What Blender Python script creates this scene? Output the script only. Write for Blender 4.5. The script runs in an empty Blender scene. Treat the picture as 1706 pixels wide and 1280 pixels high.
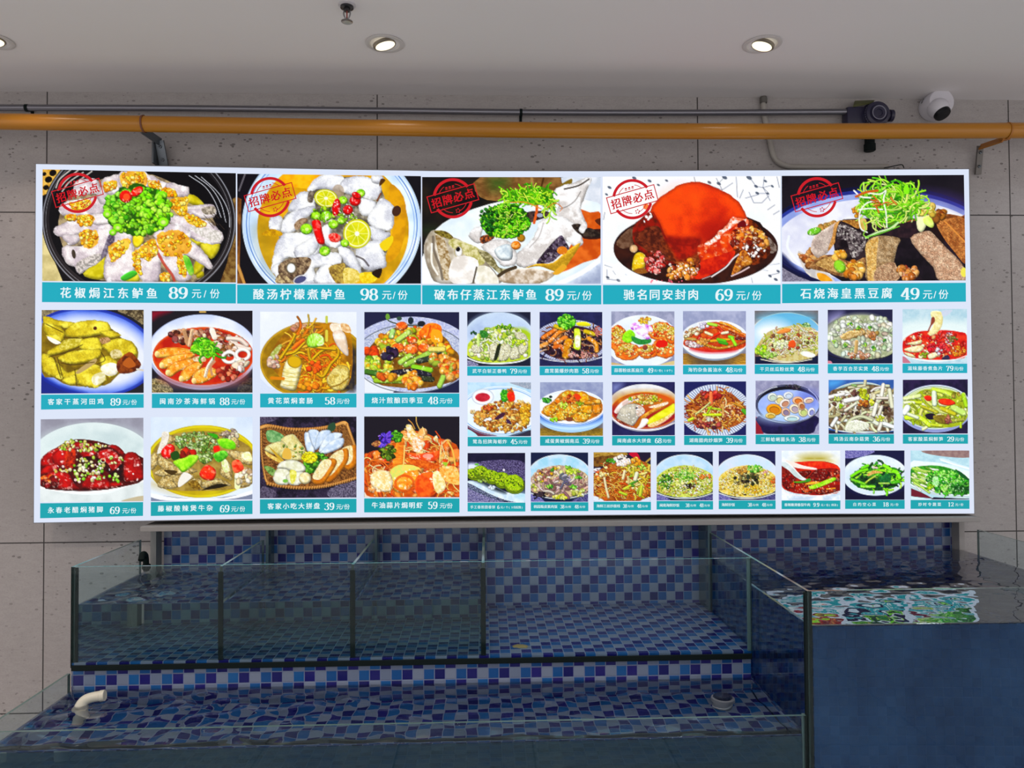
import bpy, bmesh, math, random
import numpy as np
from mathutils import Vector, Matrix
random.seed(4)
S = bpy.context.scene
COL = S.collection

# ------------------------------------------------------------------ camera, world, exposure
CAM = np.array([1.6010, -2.7346, 1.5485]); YAW, PIT, ROL, FOC = .0344, .0208, -.0056, 1230.0
FW = np.array([math.sin(YAW)*math.cos(PIT), math.cos(YAW)*math.cos(PIT), math.sin(PIT)])
_rt = np.array([math.cos(YAW), -math.sin(YAW), 0.0]); _up = np.cross(_rt, FW)
RT = math.cos(ROL)*_rt + math.sin(ROL)*_up; UP = -math.sin(ROL)*_rt + math.cos(ROL)*_up
cam = bpy.data.cameras.new('camera'); camo = bpy.data.objects.new('camera', cam); COL.objects.link(camo)
cam.sensor_fit = 'HORIZONTAL'; cam.sensor_width = 36.0; cam.lens = 36.0*FOC/1706.0; cam.clip_start = .05
camo.matrix_world = Matrix(((RT[0], UP[0], -FW[0], CAM[0]), (RT[1], UP[1], -FW[1], CAM[1]), (RT[2], UP[2], -FW[2], CAM[2]), (0, 0, 0, 1)))
S.camera = camo
S.view_settings.view_transform = 'Standard'; S.view_settings.look = 'None'
S.view_settings.exposure = 0.0; S.view_settings.gamma = 1.0; S.view_settings.use_curve_mapping = False
W = bpy.data.worlds.new('world'); S.world = W; W.use_nodes = True
WB = W.node_tree.nodes['Background']; WB.inputs[0].default_value = (.98, .93, .92, 1); WB.inputs[1].default_value = 1.05
S.cycles.max_bounces = 14; S.cycles.transmission_bounces = 12; S.cycles.transparent_max_bounces = 24
S.cycles.glossy_bounces = 6; S.cycles.diffuse_bounces = 5; S.cycles.volume_bounces = 2

def at_y(px, py, Y):
    d = FW + RT*(px-853)/FOC + UP*(640-py)/FOC
    return CAM + d*((Y-CAM[1])/d[1])
def at_z(px, py, Z):
    d = FW + RT*(px-853)/FOC + UP*(640-py)/FOC
    return CAM + d*((Z-CAM[2])/d[2])

# ------------------------------------------------------------------ material helpers
def lin(c):
    return tuple(((v/255)/12.92 if v/255 <= .04045 else ((v/255+.055)/1.055)**2.4) for v in c)
def mat(name, col, rough=.5, metal=0.0, spec=.5, coat=0.0):
    m = bpy.data.materials.new(name); m.use_nodes = True
    b = m.node_tree.nodes['Principled BSDF']
    b.inputs['Base Color'].default_value = (*col, 1); b.inputs['Roughness'].default_value = rough
    b.inputs['Metallic'].default_value = metal; b.inputs['Specular IOR Level'].default_value = spec
    b.inputs['Coat Weight'].default_value = coat
    return m
class N:
    """tiny node-graph helper"""
    def __init__(s, m): s.t = m.node_tree; s.n = s.t.nodes; s.l = s.t.links
    def new(s, typ, **k):
        n = s.n.new(typ)
        for a, v in k.items(): setattr(n, a, v)
        return n
    def link(s, a, b): s.l.new(a, b)
    def math(s, op, a, b=None, c=None):
        n = s.new('ShaderNodeMath', operation=op)
        for i, v in enumerate((a, b, c)):
            if v is None: continue
            if isinstance(v, (int, float)): n.inputs[i].default_value = v
            else: s.link(v, n.inputs[i])
        return n.outputs[0]
    def mix(s, f, a, b):
        n = s.new('ShaderNodeMix', data_type='RGBA')
        for i, v in ((0, f), (6, a), (7, b)):
            if isinstance(v, (int, float)): n.inputs[i].default_value = v
            elif isinstance(v, tuple): n.inputs[i].default_value = (*v, 1)
            else: s.link(v, n.inputs[i])
        return n.outputs[2]
    def noise(s, vec, scale, detail=3, rough=.5):
        n = s.new('ShaderNodeTexNoise'); n.inputs['Scale'].default_value = scale
        n.inputs['Detail'].default_value = detail; n.inputs['Roughness'].default_value = rough
        s.link(vec, n.inputs['Vector']); return n.outputs['Fac']
    def ramp(s, f, stops):
        n = s.new('ShaderNodeValToRGB'); e = n.color_ramp.elements
        while len(e) < len(stops): e.new(.5)
        for i, (p, c) in enumerate(stops):
            e[i].position = p; e[i].color = (*c, 1) if len(c) == 3 else c
        s.link(f, n.inputs[0]); return n.outputs[0]
    def scaled(s, vec, sc):
        n = s.new('ShaderNodeMapping'); n.inputs['Scale'].default_value = sc; s.link(vec, n.inputs[0]); return n.outputs[0]
    def coord(s): return s.new('ShaderNodeTexCoord').outputs['Object']
    def bump(s, h, st, dist=.002):
        n = s.new('ShaderNodeBump'); n.inputs['Strength'].default_value = st; n.inputs['Distance'].default_value = dist
        s.link(h, n.inputs['Height']); return n.outputs[0]

def wall_material():
    m = mat('pitted_stone_panel', (.3, .28, .27), .62, spec=.3); g = N(m); b = g.n['Principled BSDF']
    co = g.coord(); sx = g.new('ShaderNodeSeparateXYZ'); g.link(co, sx.inputs[0])
    big = g.noise(co, 1.1, 4, .55); fine = g.noise(g.scaled(co, (22, 22, 60)), 1.0, 4, .65)
    grain = g.noise(g.scaled(co, (140, 140, 200)), 1.0, 2)
    c = g.mix(g.ramp(big, [(.3, (0, 0, 0)), (.7, (1, 1, 1))]), (.37, .345, .335), (.42, .395, .39))
    c = g.mix(g.math('MULTIPLY', g.ramp(fine, [(.35, (1, 1, 1)), (.60, (0, 0, 0))]), .22), c, (.25, .235, .225))
    c = g.mix(g.math('MULTIPLY', g.ramp(grain, [(.30, (1, 1, 1)), (.55, (0, 0, 0))]), .25), c, (.24, .22, .21))
    v = g.new('ShaderNodeTexVoronoi'); v.inputs['Scale'].default_value = 1.0; g.link(g.scaled(co, (46, 46, 84)), v.inputs['Vector'])
    wn = g.new('ShaderNodeTexWhiteNoise'); g.link(v.outputs['Position'], wn.inputs['Vector'])
    patch = g.ramp(g.noise(co, 2.3, 3), [(.42, (0, 0, 0)), (.62, (1, 1, 1))])
    rad = g.math('MULTIPLY', g.math('POWER', wn.outputs[0], 2.6), .34)
    pit = g.math('MULTIPLY', g.math('LESS_THAN', v.outputs['Distance'], rad), g.math('ADD', g.math('MULTIPLY', patch, .6), .25))
    c = g.mix(pit, c, (.13, .12, .115))
    # panel joints every 1.2 m
    def seam(val, off, half):
        f = g.math('SUBTRACT', val, off); f = g.math('DIVIDE', f, 1.2)
        f = g.math('ABSOLUTE', g.math('SUBTRACT', f, g.math('ROUND', f)))
        return g.math('LESS_THAN', f, half/1.2)
    sv = seam(sx.outputs[0], 0.0, .0022); sh = seam(sx.outputs[2], 2.24, .0022)
    low = g.math('LESS_THAN', g.math('ABSOLUTE', g.math('SUBTRACT', sx.outputs[2], .43)), .002)
    j = g.math('MAXIMUM', g.math('MAXIMUM', sv, sh), low)
    c = g.mix(j, c, (.045, .04, .04))
    g.link(c, b.inputs['Base Color']); g.link(g.bump(g.math('MAXIMUM', pit, j), -.4, .003), b.inputs['Normal'])
    return m
def plaster_material():
    m = mat('ceiling_paint', (.62, .60, .585), .8, spec=.2); g = N(m); b = g.n['Principled BSDF']
    c = g.mix(g.noise(g.coord(), 1.6, 3), (.72, .70, .70), (.76, .74, .74)); g.link(c, b.inputs['Base Color'])
    return m
PITCH = .0314
def mosaic_material(name, ax, step, off=(0, 0)):
    """blue mosaic: navy, mid blue and pale chips running in diagonals; ax = the two local axes of the sheet"""
    m = mat(name, (.1, .1, .3), .22); g = N(m); b = g.n['Principled BSDF']
    sx = g.new('ShaderNodeSeparateXYZ'); g.link(g.coord(), sx.inputs[0])
    u = g.math('DIVIDE', g.math('SUBTRACT', sx.outputs[ax[0]], off[0]), PITCH); v = g.math('DIVIDE', g.math('SUBTRACT', sx.outputs[ax[1]], off[1]), PITCH)
    i, j = g.math('FLOOR', u), g.math('FLOOR', v)
    k = g.math('FLOORED_MODULO', g.math('ADD', g.math('MULTIPLY', i, step[0]), g.math('MULTIPLY', j, step[1])), 3.0)
    cv = g.new('ShaderNodeCombineXYZ'); g.link(i, cv.inputs[0]); g.link(j, cv.inputs[1])
    wn = g.new('ShaderNodeTexWhiteNoise'); g.link(cv.outputs[0], wn.inputs['Vector'])
    r = wn.outputs[0]
    navy = g.mix(r, (.007, .008, .105), (.017, .013, .165)); mid = g.mix(r, (.008, .070, .25), (.012, .105, .32))
    pale = g.mix(r, (.150, .190, .285), (.215, .255, .345))
    c = g.mix(g.math('GREATER_THAN', k, .5), navy, mid); c = g.mix(g.math('GREATER_THAN', k, 1.5), c, pale)
    def edge(x):
        f = g.math('FRACT', x); return g.math('MINIMUM', f, g.math('SUBTRACT', 1.0, f))
    e = g.math('MINIMUM', edge(u), edge(v)); gr = g.math('LESS_THAN', e, .040)
    c = g.mix(gr, c, (.17, .21, .33))
    g.link(c, b.inputs['Base Color'])
    g.link(g.math('ADD', g.math('MULTIPLY', gr, .5), .2), b.inputs['Roughness'])
    hh = g.math('MINIMUM', g.math('DIVIDE', e, .09), 1.0); g.link(g.bump(hh, .35, .002), b.inputs['Normal'])
    return m
def glass_material():
    m = bpy.data.materials.new('tank_glass'); m.use_nodes = True; g = N(m)
    g.n.remove(g.n['Principled BSDF']); out = g.n['Material Output']
    t = g.new('ShaderNodeBsdfTransparent'); t.inputs[0].default_value = (.90, .955, .965, 1)
    r = g.new('ShaderNodeBsdfGlossy'); r.inputs['Roughness'].default_value = .0; r.inputs[0].default_value = (.95, 1, .98, 1)
    ge = g.new('ShaderNodeNewGeometry'); d = g.new('ShaderNodeVectorMath', operation='DOT_PRODUCT'); g.link(ge.outputs['Normal'], d.inputs[0]); g.link(ge.outputs['Incoming'], d.inputs[1])
    f = g.math('ADD', g.math('MULTIPLY', g.math('POWER', g.math('SUBTRACT', 1.0, g.math('ABSOLUTE', d.outputs['Value'])), 5.0), .96), .014)
    mx = g.new('ShaderNodeMixShader'); g.link(f, mx.inputs[0]); g.link(t.outputs[0], mx.inputs[1]); g.link(r.outputs[0], mx.inputs[2])
    g.link(mx.outputs[0], out.inputs['Surface'])
    return m
def water_material(name, absorb, dens, scat, sdens, shine=0.0):
    m = bpy.data.materials.new(name); m.use_nodes = True; g = N(m)
    g.n.remove(g.n['Principled BSDF']); out = g.n['Material Output']
    w = g.new('ShaderNodeBsdfGlass'); w.inputs['IOR'].default_value = 1.333; w.inputs['Roughness'].default_value = 0.0
    if shine:
        gl = g.new('ShaderNodeBsdfGlossy'); gl.inputs['Roughness'].default_value = 0.0; ge = g.new('ShaderNodeNewGeometry'); sp = g.new('ShaderNodeSeparateXYZ'); g.link(ge.outputs['True Normal'], sp.inputs[0])
        up = g.math('MULTIPLY', g.math('GREATER_THAN', sp.outputs[2], .6), g.math('SUBTRACT', 1.0, ge.outputs['Backfacing'])); mx = g.new('ShaderNodeMixShader'); g.link(g.math('MULTIPLY', up, shine), mx.inputs[0]); g.link(w.outputs[0], mx.inputs[1]); g.link(gl.outputs[0], mx.inputs[2])
        g.link(mx.outputs[0], out.inputs['Surface'])
    else: g.link(w.outputs[0], out.inputs['Surface'])
    a = g.new('ShaderNodeVolumeAbsorption'); a.inputs[0].default_value = (*absorb, 1); a.inputs['Density'].default_value = dens
    if sdens > 0:
        s = g.new('ShaderNodeVolumeScatter'); s.inputs[0].default_value = (*scat, 1); s.inputs['Density'].default_value = sdens
        ad = g.new('ShaderNodeAddShader'); g.link(a.outputs[0], ad.inputs[0]); g.link(s.outputs[0], ad.inputs[1])
        g.link(ad.outputs[0], out.inputs['Volume'])
    else: g.link(a.outputs[0], out.inputs['Volume'])
    return m
def glow_material(name, col, strength):
    m = mat(name, (0, 0, 0), .4); b = m.node_tree.nodes['Principled BSDF']
    b.inputs['Emission Color'].default_value = (*col, 1); b.inputs['Emission Strength'].default_value = strength
    return m

# ------------------------------------------------------------------ object helpers
def link_mesh(name, bm, mats, parent=None, smooth=False, origin=None):
    me = bpy.data.meshes.new(name); bm.normal_update(); bm.to_mesh(me); bm.free()
    for m in (mats if isinstance(mats, (list, tuple)) else [mats]): me.materials.append(m)
    if smooth:
        me.polygons.foreach_set('use_smooth', [True]*len(me.polygons))
        try: me.set_sharp_from_angle(angle=math.radians(35))
        except Exception: pass
    o = bpy.data.objects.new(name, me); COL.objects.link(o)
    if parent:
        o.parent = parent; root = parent
        while root.parent: root = root.parent
        me.transform(Matrix.Translation(-root.location))
    elif origin is not None:
        me.transform(Matrix.Translation(-Vector(origin))); o.location = origin
    return o
def thing(name, label, cat, loc, group=None):
    o = bpy.data.objects.new(name, None); COL.objects.link(o); o.location = loc; o.empty_display_size = .05
    o.matrix_world = Matrix.Translation(loc)
    o['label'] = label; o['category'] = cat
    if group: o['group'] = group
    return o
def tag(o, label, cat=None, group=None, kind=None):
    o['label'] = label
    if cat: o['category'] = cat
    if group: o['group'] = group
    if kind: o['kind'] = kind
    return o
def structure(o, label=None):
    o['kind'] = 'structure'
    if label: o['label'] = label
    return o
def box(bm, x0, x1, y0, y1, z0, z1, mi=0, bev=0):
    vs = [bm.verts.new(v) for v in ((x0, y0, z0), (x1, y0, z0), (x1, y1, z0), (x0, y1, z0), (x0, y0, z1), (x1, y0, z1), (x1, y1, z1), (x0, y1, z1))]
    fs = [bm.faces.new([vs[i] for i in q]) for q in ((3, 2, 1, 0), (4, 5, 6, 7), (0, 1, 5, 4), (1, 2, 6, 5), (2, 3, 7, 6), (3, 0, 4, 7))]
    for f in fs: f.material_index = mi
    if bev:
        es = list({e for f in fs for e in f.edges})
        bmesh.ops.bevel(bm, geom=es, offset=bev, segments=2, affect='EDGES', profile=.6)
    return fs
def catmull(pts, n=8):
    P = [np.array(p, float) for p in pts]; P = [2*P[0]-P[1]] + P + [2*P[-1]-P[-2]]; out = []
    for i in range(1, len(P)-2):
        for k in range(n):
            t = k/n
            out.append(.5*((2*P[i]) + (P[i+1]-P[i-1])*t + (2*P[i-1]-5*P[i]+4*P[i+1]-P[i+2])*t*t + (3*P[i]-P[i-1]-3*P[i+1]+P[i+2])*t**3))
    out.append(P[-2]); return out
def tube(bm, pts, r, seg=16, cap=True, mi=0):
    pts = [Vector(p) for p in pts]; rs = r if isinstance(r, (list, tuple)) else [r]*len(pts)
    rings = []; ref = None
    for i, p in enumerate(pts):
        t = (pts[min(i+1, len(pts)-1)]-pts[max(i-1, 0)]).normalized()
        if ref is None: ref = Vector((0, 0, 1)) if abs(t.z) < .9 else Vector((0, 1, 0))
        n1 = (ref-t*ref.dot(t)).normalized(); ref = n1; n2 = t.cross(n1)
        rings.append([bm.verts.new(p+rs[i]*(math.cos(a)*n1+math.sin(a)*n2)) for a in (2*math.pi*k/seg for k in range(seg))])
    for a, b in zip(rings, rings[1:]):
        for k in range(seg):
            f = bm.faces.new((a[k], a[(k+1) % seg], b[(k+1) % seg], b[k])); f.material_index = mi
    if cap:
        bm.faces.new(rings[0][::-1]).material_index = mi; bm.faces.new(rings[-1]).material_index = mi
def lathe(bm, prof, origin, axis=(0, 0, 1), seg=32, mi=0, close=True):
    """prof: list of (radius, height along axis)"""
    ax = Vector(axis).normalized(); a = Vector((1, 0, 0)) if abs(ax.x) < .8 else Vector((0, 1, 0))
    u = (a-ax*a.dot(ax)).normalized(); v = ax.cross(u); o = Vector(origin); rings = []
    for r, h in prof:
        rings.append([bm.verts.new(o+ax*h+r*(math.cos(t)*u+math.sin(t)*v)) for t in (2*math.pi*k/seg for k in range(seg))] if r > 1e-6 else [bm.verts.new(o+ax*h)])
    for p, q in zip(rings, rings[1:]):
        for k in range(seg):
            k2 = (k+1) % seg
            if len(p) == 1 and len(q) == 1: continue
            if len(p) == 1: f = bm.faces.new((p[0], q[k2], q[k]))
            elif len(q) == 1: f = bm.faces.new((p[k], p[k2], q[0]))
            else: f = bm.faces.new((p[k], p[k2], q[k2], q[k]))
            f.material_index = mi
    bmesh.ops.recalc_face_normals(bm, faces=bm.faces[:])

# ------------------------------------------------------------------ room
CEIL = 2.6835
bm = bmesh.new(); box(bm, -2.6, 6.0, 0, .12, 0, CEIL+.12)
structure(link_mesh('wall_back', bm, wall_material()), 'grey pitted stone panel wall behind the menu board')
bm = bmesh.new(); box(bm, -2.6, 6.0, -5.2, 0, CEIL, CEIL+.12)
structure(link_mesh('ceiling', bm, plaster_material()), 'plain pale painted ceiling')
fm = mat('floor_tile', (.22, .21, .2), .35); gg = N(fm)
_br = gg.new('ShaderNodeTexBrick', offset=0.0); gg.link(gg.coord(), _br.inputs[0]); _br.inputs['Scale'].default_value = 1.0
_br.inputs['Brick Width'].default_value = .6; _br.inputs['Row Height'].default_value = .6; _br.inputs['Mortar Size'].default_value = .004
_br.inputs['Color1'].default_value = (.44, .45, .47, 1); _br.inputs['Color2'].default_value = (.40, .41, .43, 1); _br.inputs['Mortar'].default_value = (.08, .08, .08, 1)
gg.link(_br.outputs[0], gg.n['Principled BSDF'].inputs['Base Color'])
bm = bmesh.new(); box(bm, -2.6, 6.0, -5.2, 0, -.1, 0)
structure(link_mesh('floor', bm, fm), 'pale tiled floor')

# ------------------------------------------------------------------ recessed ceiling lights
M_trim = mat('lamp_trim', (.56, .54, .53), .5); M_bowl = mat('lamp_bowl', (.30, .26, .20), .3, metal=.6)
M_bulb = glow_material('lamp_glow', (1.0, .90, .66), 1.5)
def downlight(x, y, label, tilt):
    t = thing('ceiling_downlight', label, 'ceiling light', (x, y, CEIL), 'recessed ceiling downlights')
    bm = bmesh.new(); lathe(bm, [(.058, 0.0), (.061, -.003), (.054, -.005), (.047, -.0035), (.044, 0.0)], (x, y, CEIL), seg=40)
    link_mesh('trim_ring', bm, M_trim, t, True)
    ax = Vector((math.sin(tilt), .06, -1)).normalized()
    bm = bmesh.new(); lathe(bm, [(.038, -.004), (.038, .003), (.034, .006), (.0315, .005)], (x, y, CEIL-.004), axis=ax, seg=36)
    link_mesh('lamp_cup', bm, M_bowl, t, True)
    bm = bmesh.new(); lathe(bm, [(.0315, .005), (.02, .007), (0, .008)], (x, y, CEIL-.004), axis=ax, seg=36)
    o = link_mesh('bulb_lens', bm, M_bulb, t, True)
    return t
def lamp_light(x, y, power):
    w = min(1, max(0, (x+.2)/3.4))
    l = bpy.data.lights.new('downlight_beam', 'SPOT'); l.energy = power; l.spot_size = math.radians(130); l.spot_blend = .8
    l.color = (1.0-.12*w, .80+.14*w, .66+.34*w); l.shadow_soft_size = .05
    o = bpy.data.objects.new('downlight_beam', l); COL.objects.link(o); o.location = (x, y, CEIL-.035)
LAMPS = [(1.283, -.398, .28, 'round recessed downlight above the bowls of lemon fish, beside the sprinkler'),
         (2.489, -.421, -.30, 'round recessed downlight near the cameras, above the red pork photo'),
         (.058, -.39, .2, 'round recessed downlight cut by the left border of the photo')]
for x, y, tl, lb in LAMPS: downlight(x, y, lb, tl)
for x, y, p in ((.058, -.39, 9), (1.283, -.398, 4), (2.489, -.421, 4), (3.70, -.42, 4), (-1.1, -1.8, 42), (.082, -1.8, 40), (1.283, -1.8, 26), (2.489, -1.8, 20), (3.70, -1.8, 20),
             (.082, -3.2, 50), (1.283, -3.2, 45), (2.489, -3.2, 40), (3.7, -3.2, 40)): lamp_light(x, y, p)

# ------------------------------------------------------------------ tiled tank stand (masonry, mosaic)
YT, YU, YF = -.03, -.558, -.935                    # back tiles, upper front glass, lower front glass
X0, X1, X2, X3, X4, X5 = .410, .827, 1.207, 1.588, 2.388, 3.352
ZR, ZU, ZL, ZLW, ZUW, ZRW = 1.074, .798, .771, .720, .962, .986
ZS, ZT = .612, .28                                 # shelf of the low tank, its trough and the big tank floor
_w = at_y(825, 903.4, YT); _r = at_y(831.2, 1112.4, YU+.004)
M_tile_w = mosaic_material('mosaic_wall', (0, 2), (1, -1), (_w[0]-3*PITCH*20, _w[2]-PITCH*(1+3*20)))
M_tile_r = mosaic_material('mosaic_riser', (0, 2), (-1, 1), (_r[0]-3*PITCH*20, _r[2]-PITCH*(1+3*20)))
M_tile_f = mosaic_material('mosaic_floor', (0, 1), (1, -1), (.004, .008)); M_tile_s = mosaic_material('mosaic_side', (1, 2), (1, 1))
M_stone = mat('ledge_stone', (.30, .285, .275), .55); M_dark = mat('dark_stone', (.045, .055, .06), .6)
M_pvc = mat('grey_white_plastic', (.17, .18, .18), .4)
stand = thing('tiled_tank_stand', 'stepped blue mosaic tank stand built against the wall below the menu board', 'tank stand', (0, -.45, 0))
bm = bmesh.new(); box(bm, X0+.03, X5, YT, -.001, ZT-.05, 1.10); link_mesh('back_panel', bm, M_tile_w, stand)
bm = bmesh.new(); box(bm, X0-.005, X4, YU+.0045, YT, ZU-.014, ZU); link_mesh('step_top', bm, M_tile_f, stand)
bm = bmesh.new(); box(bm, X0-.005, X4-.008, YU+.004, YT, ZT-.05, ZU-.014); link_mesh('riser', bm, M_tile_r, stand)
bm = bmesh.new(); box(bm, X0-.005, X4-.008, -.80, YU+.004, ZT-.05, ZS); link_mesh('shelf_floor', bm, M_tile_f, stand)
bm = bmesh.new(); box(bm, X0-.005, X4-.008, -.812, -.80, ZT-.05, ZS); tag(link_mesh('shelf_face', bm, M_dark, stand), 'dark stained face of the shelf')
bm = bmesh.new(); box(bm, X0-.01, X5+.01, YF-.006, -.001, .10, ZT-.05); link_mesh('base_slab', bm, M_dark, stand)
bm = bmesh.new(); box(bm, X4-.006, X5, YF+.004, YT, ZT-.05, ZT); link_mesh('deep_floor', bm, M_tile_f, stand)
bm = bmesh.new(); box(bm, X0-.01, X4-.01, YF+.004, -.812, ZT-.05, ZT); link_mesh('trough_floor', bm, M_dark, stand)
bm = bmesh.new(); box(bm, X0+.06, X5-.06, YF+.10, -.06, 0, .10); tag(link_mesh('plinth', bm, M_dark, stand), 'dark recessed plinth')
bm = bmesh.new(); box(bm, X0, X5+.01, -.150, -.001, 1.101, 1.119, bev=.003); tag(link_mesh('ledge', bm, M_stone, stand), 'pale stone ledge capping the tiles')
M_fin = mat('fin_glass', (.035, .07, .085), .12)
for x, w, mm in ((X0+.012, .020, M_pvc), (X1, .010, M_fin), (X2, .010, M_fin), (X3+.001, .009, M_fin), (X4-.004, .012, M_fin), (X5-.012, .02, M_stone)):
    bm = bmesh.new(); box(bm, x-w/2, x+w/2, -.147 if abs(x-X4) < .05 else (-.075 if w > .015 else -.10), YT+.001, ZU if x < X4-.1 else .80, 1.101); link_mesh('fin', bm, mm, stand)

# ------------------------------------------------------------------ glass
M_glass = glass_material(); M_gedge = mat('glass_edge', (.006, .022, .02), .15); M_gtop = mat('lit_top_glass_edge', (.10, .17, .165), .12, spec=.9)  # top glass edges: the light on them is put into a paler colour
M_seal = mat('black_sealant', (.005, .010, .010), .6, spec=.12); M_bead = mat('clear_sealant', (.10, .16, .16), .3)
def pane(name, x0, x1, y0, y1, z0, z1, parent):
    bm = bmesh.new(); fs = box(bm, x0, x1, y0, y1, z0, z1)
    thin_x = (x1-x0) < (y1-y0); big = (3, 5) if thin_x else (2, 4)
    for i, f in enumerate(fs): f.material_index = 0 if i in big else (2 if i == 1 else 1)
    return link_mesh(name, bm, [M_glass, M_gedge, M_gtop], parent)
def bead(name, x0, x1, y0, y1, z0, z1, parent, m=None):
    bm = bmesh.new(); box(bm, x0, x1, y0, y1, z0, z1, bev=.0015); return link_mesh(name, bm, m or M_seal, parent)
T = .008
up = thing('upper_fish_tank', 'long glass fish tank of four bays on the tiled step, three of them filled', 'fish tank', (1.4, -.3, ZU))
pane('front_pane', X0-.004, X4-.006, YU-.004, YU+.004, ZU-.012, ZR, up)
pane('side_pane', X0-.004, X0+.004, YU+.004, -.147, ZU, ZR, up)
for x in (X1, X2, X3): pane('divider', x-.004, x+.004, YU+.009, -.147, ZU, ZR-.006, up)
for x, w in ((X0+.003, .009), (X1, .0075), (X2, .0075), (X3, .0075)):
    bead('sealant_seam', x-w, x+w, YU+.0042, YU+.0078, ZU, ZR-.022 if x > X0+.1 else ZR-.004, up)
bead('sealant_seam', X4-.016, X4-.006, YU+.004, YU+.012, ZU, ZR, up, M_bead)
bead('bottom_bead', X0, X4-.008, YU-.009, YU-.004, ZU-.020, ZU-.004, up)
low = thing('low_fish_tank', 'low wide glass tank along the front of the tiled step', 'fish tank', (1.4, -.75, ZT))
pane('front_pane', X0-.004, X4-.006, YF-.004, YF+.004, ZT, ZL, low)
pane('side_pane', X0-.012, X0-.004, YF-.004, YU-.004, ZT, ZL, low)
bead('sealant_seam', X4-.016, X4-.006, YF+.004, YF+.012, ZT, ZL, low, M_bead)
big = thing('deep_fish_tank', 'tall deep glass tank of rippling water at the right end', 'fish tank', (2.87, -.5, ZT))
pane('side_pane', X4-.004, X4+.004, YF+.004, -.147, ZT, ZR, big)
pane('front_pane', X4-.004, X5+.004, YF-.004, YF+.004, ZT, ZR, big)
o = pane('side_pane', X5-.004, X5+.004, YF+.004, -.147, ZT, ZR, big)
bead('sealant_seam', X4-.004, X4+.012, YF+.0045, YF+.012, ZT, ZR-.004, big)
bead('corner_bead', X4-.010, X4-.004, YF-.004, YF+.006, ZT, ZR-.004, big, M_seal)

def film(name, x0, x1, z0, z1, col, col2, dens, parent, label, seed):
    m = bpy.data.materials.new('algae_murk_film'); m.use_nodes = True; g = N(m); b = g.n['Principled BSDF']; b.inputs['Roughness'].default_value = .8; b.inputs['Specular IOR Level'].default_value = 0
    co = g.coord(); n1 = g.noise(g.scaled(co, (5, 5, 3)), 1.0, 5, .65); n2 = g.noise(g.scaled(co, (40, 40, 7)), 1.0, 3, .6)
    g.link(g.mix(g.ramp(n1, [(.35, (0, 0, 0)), (.65, (1, 1, 1))]), col, col2), b.inputs['Base Color'])
    f = g.math('ADD', g.math('ADD', dens-.16, g.math('MULTIPLY', n1, .22)), g.math('MULTIPLY', n2, .05)); f.node.use_clamp = True
    t = g.new('ShaderNodeBsdfTransparent'); mx = g.new('ShaderNodeMixShader'); g.link(f, mx.inputs[0]); g.link(t.outputs[0], mx.inputs[1]); g.link(b.outputs[0], mx.inputs[2]); g.link(mx.outputs[0], g.n['Material Output'].inputs['Surface'])
    bm = bmesh.new(); box(bm, x0, x1, YF+.0042, YF+.0047, z0, z1); tag(link_mesh(name, bm, m, parent), label)
film('algae_murk_film', X0-.003, X4-.018, ZT, ZLW-.002, (.015, .046, .078), (.036, .066, .080), .58, low, 'dark algae film inside the glass below the waterline', 1)
film('algae_murk_film', X4+.013, X5-.004, ZT, ZRW-.002, (.014, .046, .125), (.032, .088, .205), .50, big, 'added blue film inside the glass standing in for murky water', 2)  # blue film added to give the deep water its murk and brightness

# ------------------------------------------------------------------ water
def water(name, label, x0, x1, y0, y1, z0, z1, m, amp, wl, seed, churn=None):
    rng = random.Random(seed); cell = .009; nx = max(2, int((x1-x0)/cell)); ny = max(2, int((y1-y0)/cell))
    waves = []
    for k in range(16):
        a = rng.uniform(0, 2*math.pi); L = wl*rng.uniform(.45, 1.9); waves.append((math.cos(a)*2*math.pi/L, 1.5*math.sin(a)*2*math.pi/L, rng.uniform(0, 6.28), rng.uniform(.3, 1)*L/wl))
    gx, gy = np.meshgrid(np.linspace(x0, x1, nx+1), np.linspace(y0, y1, ny+1))
    h = sum(A*np.sin(kx*gx+ky*gy+p) for kx, ky, p, A in waves)*amp/3.2
    if churn:
        cx, cy, r, k = churn; d2 = ((gx-cx)**2+(gy-cy)**2)/r**2; h = h*(1+k*np.exp(-d2))
    edge = np.minimum.reduce([gx-x0, x1-gx, gy-y0, y1-gy]); h = h*np.clip(edge/.02, 0, 1)
    bm = bmesh.new()
    top = [[bm.verts.new((gx[j, i], gy[j, i], z1+h[j, i])) for i in range(nx+1)] for j in range(ny+1)]
    for j in range(ny):
        for i in range(nx): bm.faces.new((top[j][i], top[j][i+1], top[j+1][i+1], top[j+1][i])).smooth = True
    bot = {}
    def B(j, i):
        if (j, i) not in bot: bot[j, i] = bm.verts.new((gx[j, i], gy[j, i], z0))
        return bot[j, i]
    for i in range(nx):
        bm.faces.new((B(0, i), B(0, i+1), top[0][i+1], top[0][i])); bm.faces.new((top[ny][i], top[ny][i+1], B(ny, i+1), B(ny, i)))
    for j in range(ny):
        bm.faces.new((top[j][0], top[j+1][0], B(j+1, 0), B(j, 0))); bm.faces.new((B(j, nx), B(j+1, nx), top[j+1][nx], top[j][nx]))
    ring = [B(0, i) for i in range(nx+1)]+[B(j, nx) for j in range(1, ny+1)]+[B(ny, i) for i in range(nx-1, -1, -1)]+[B(j, 0) for j in range(ny-1, 0, -1)]
    bm.faces.new(ring[::-1])
    o = link_mesh(name, bm, m, origin=((x0+x1)/2, (y0+y1)/2, z0)); tag(o, label, 'water', kind='stuff'); return o
W_up = water_material('green_tank_water', (.34, .82, .74), .8, (.5, .8, .8), 0)
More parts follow.
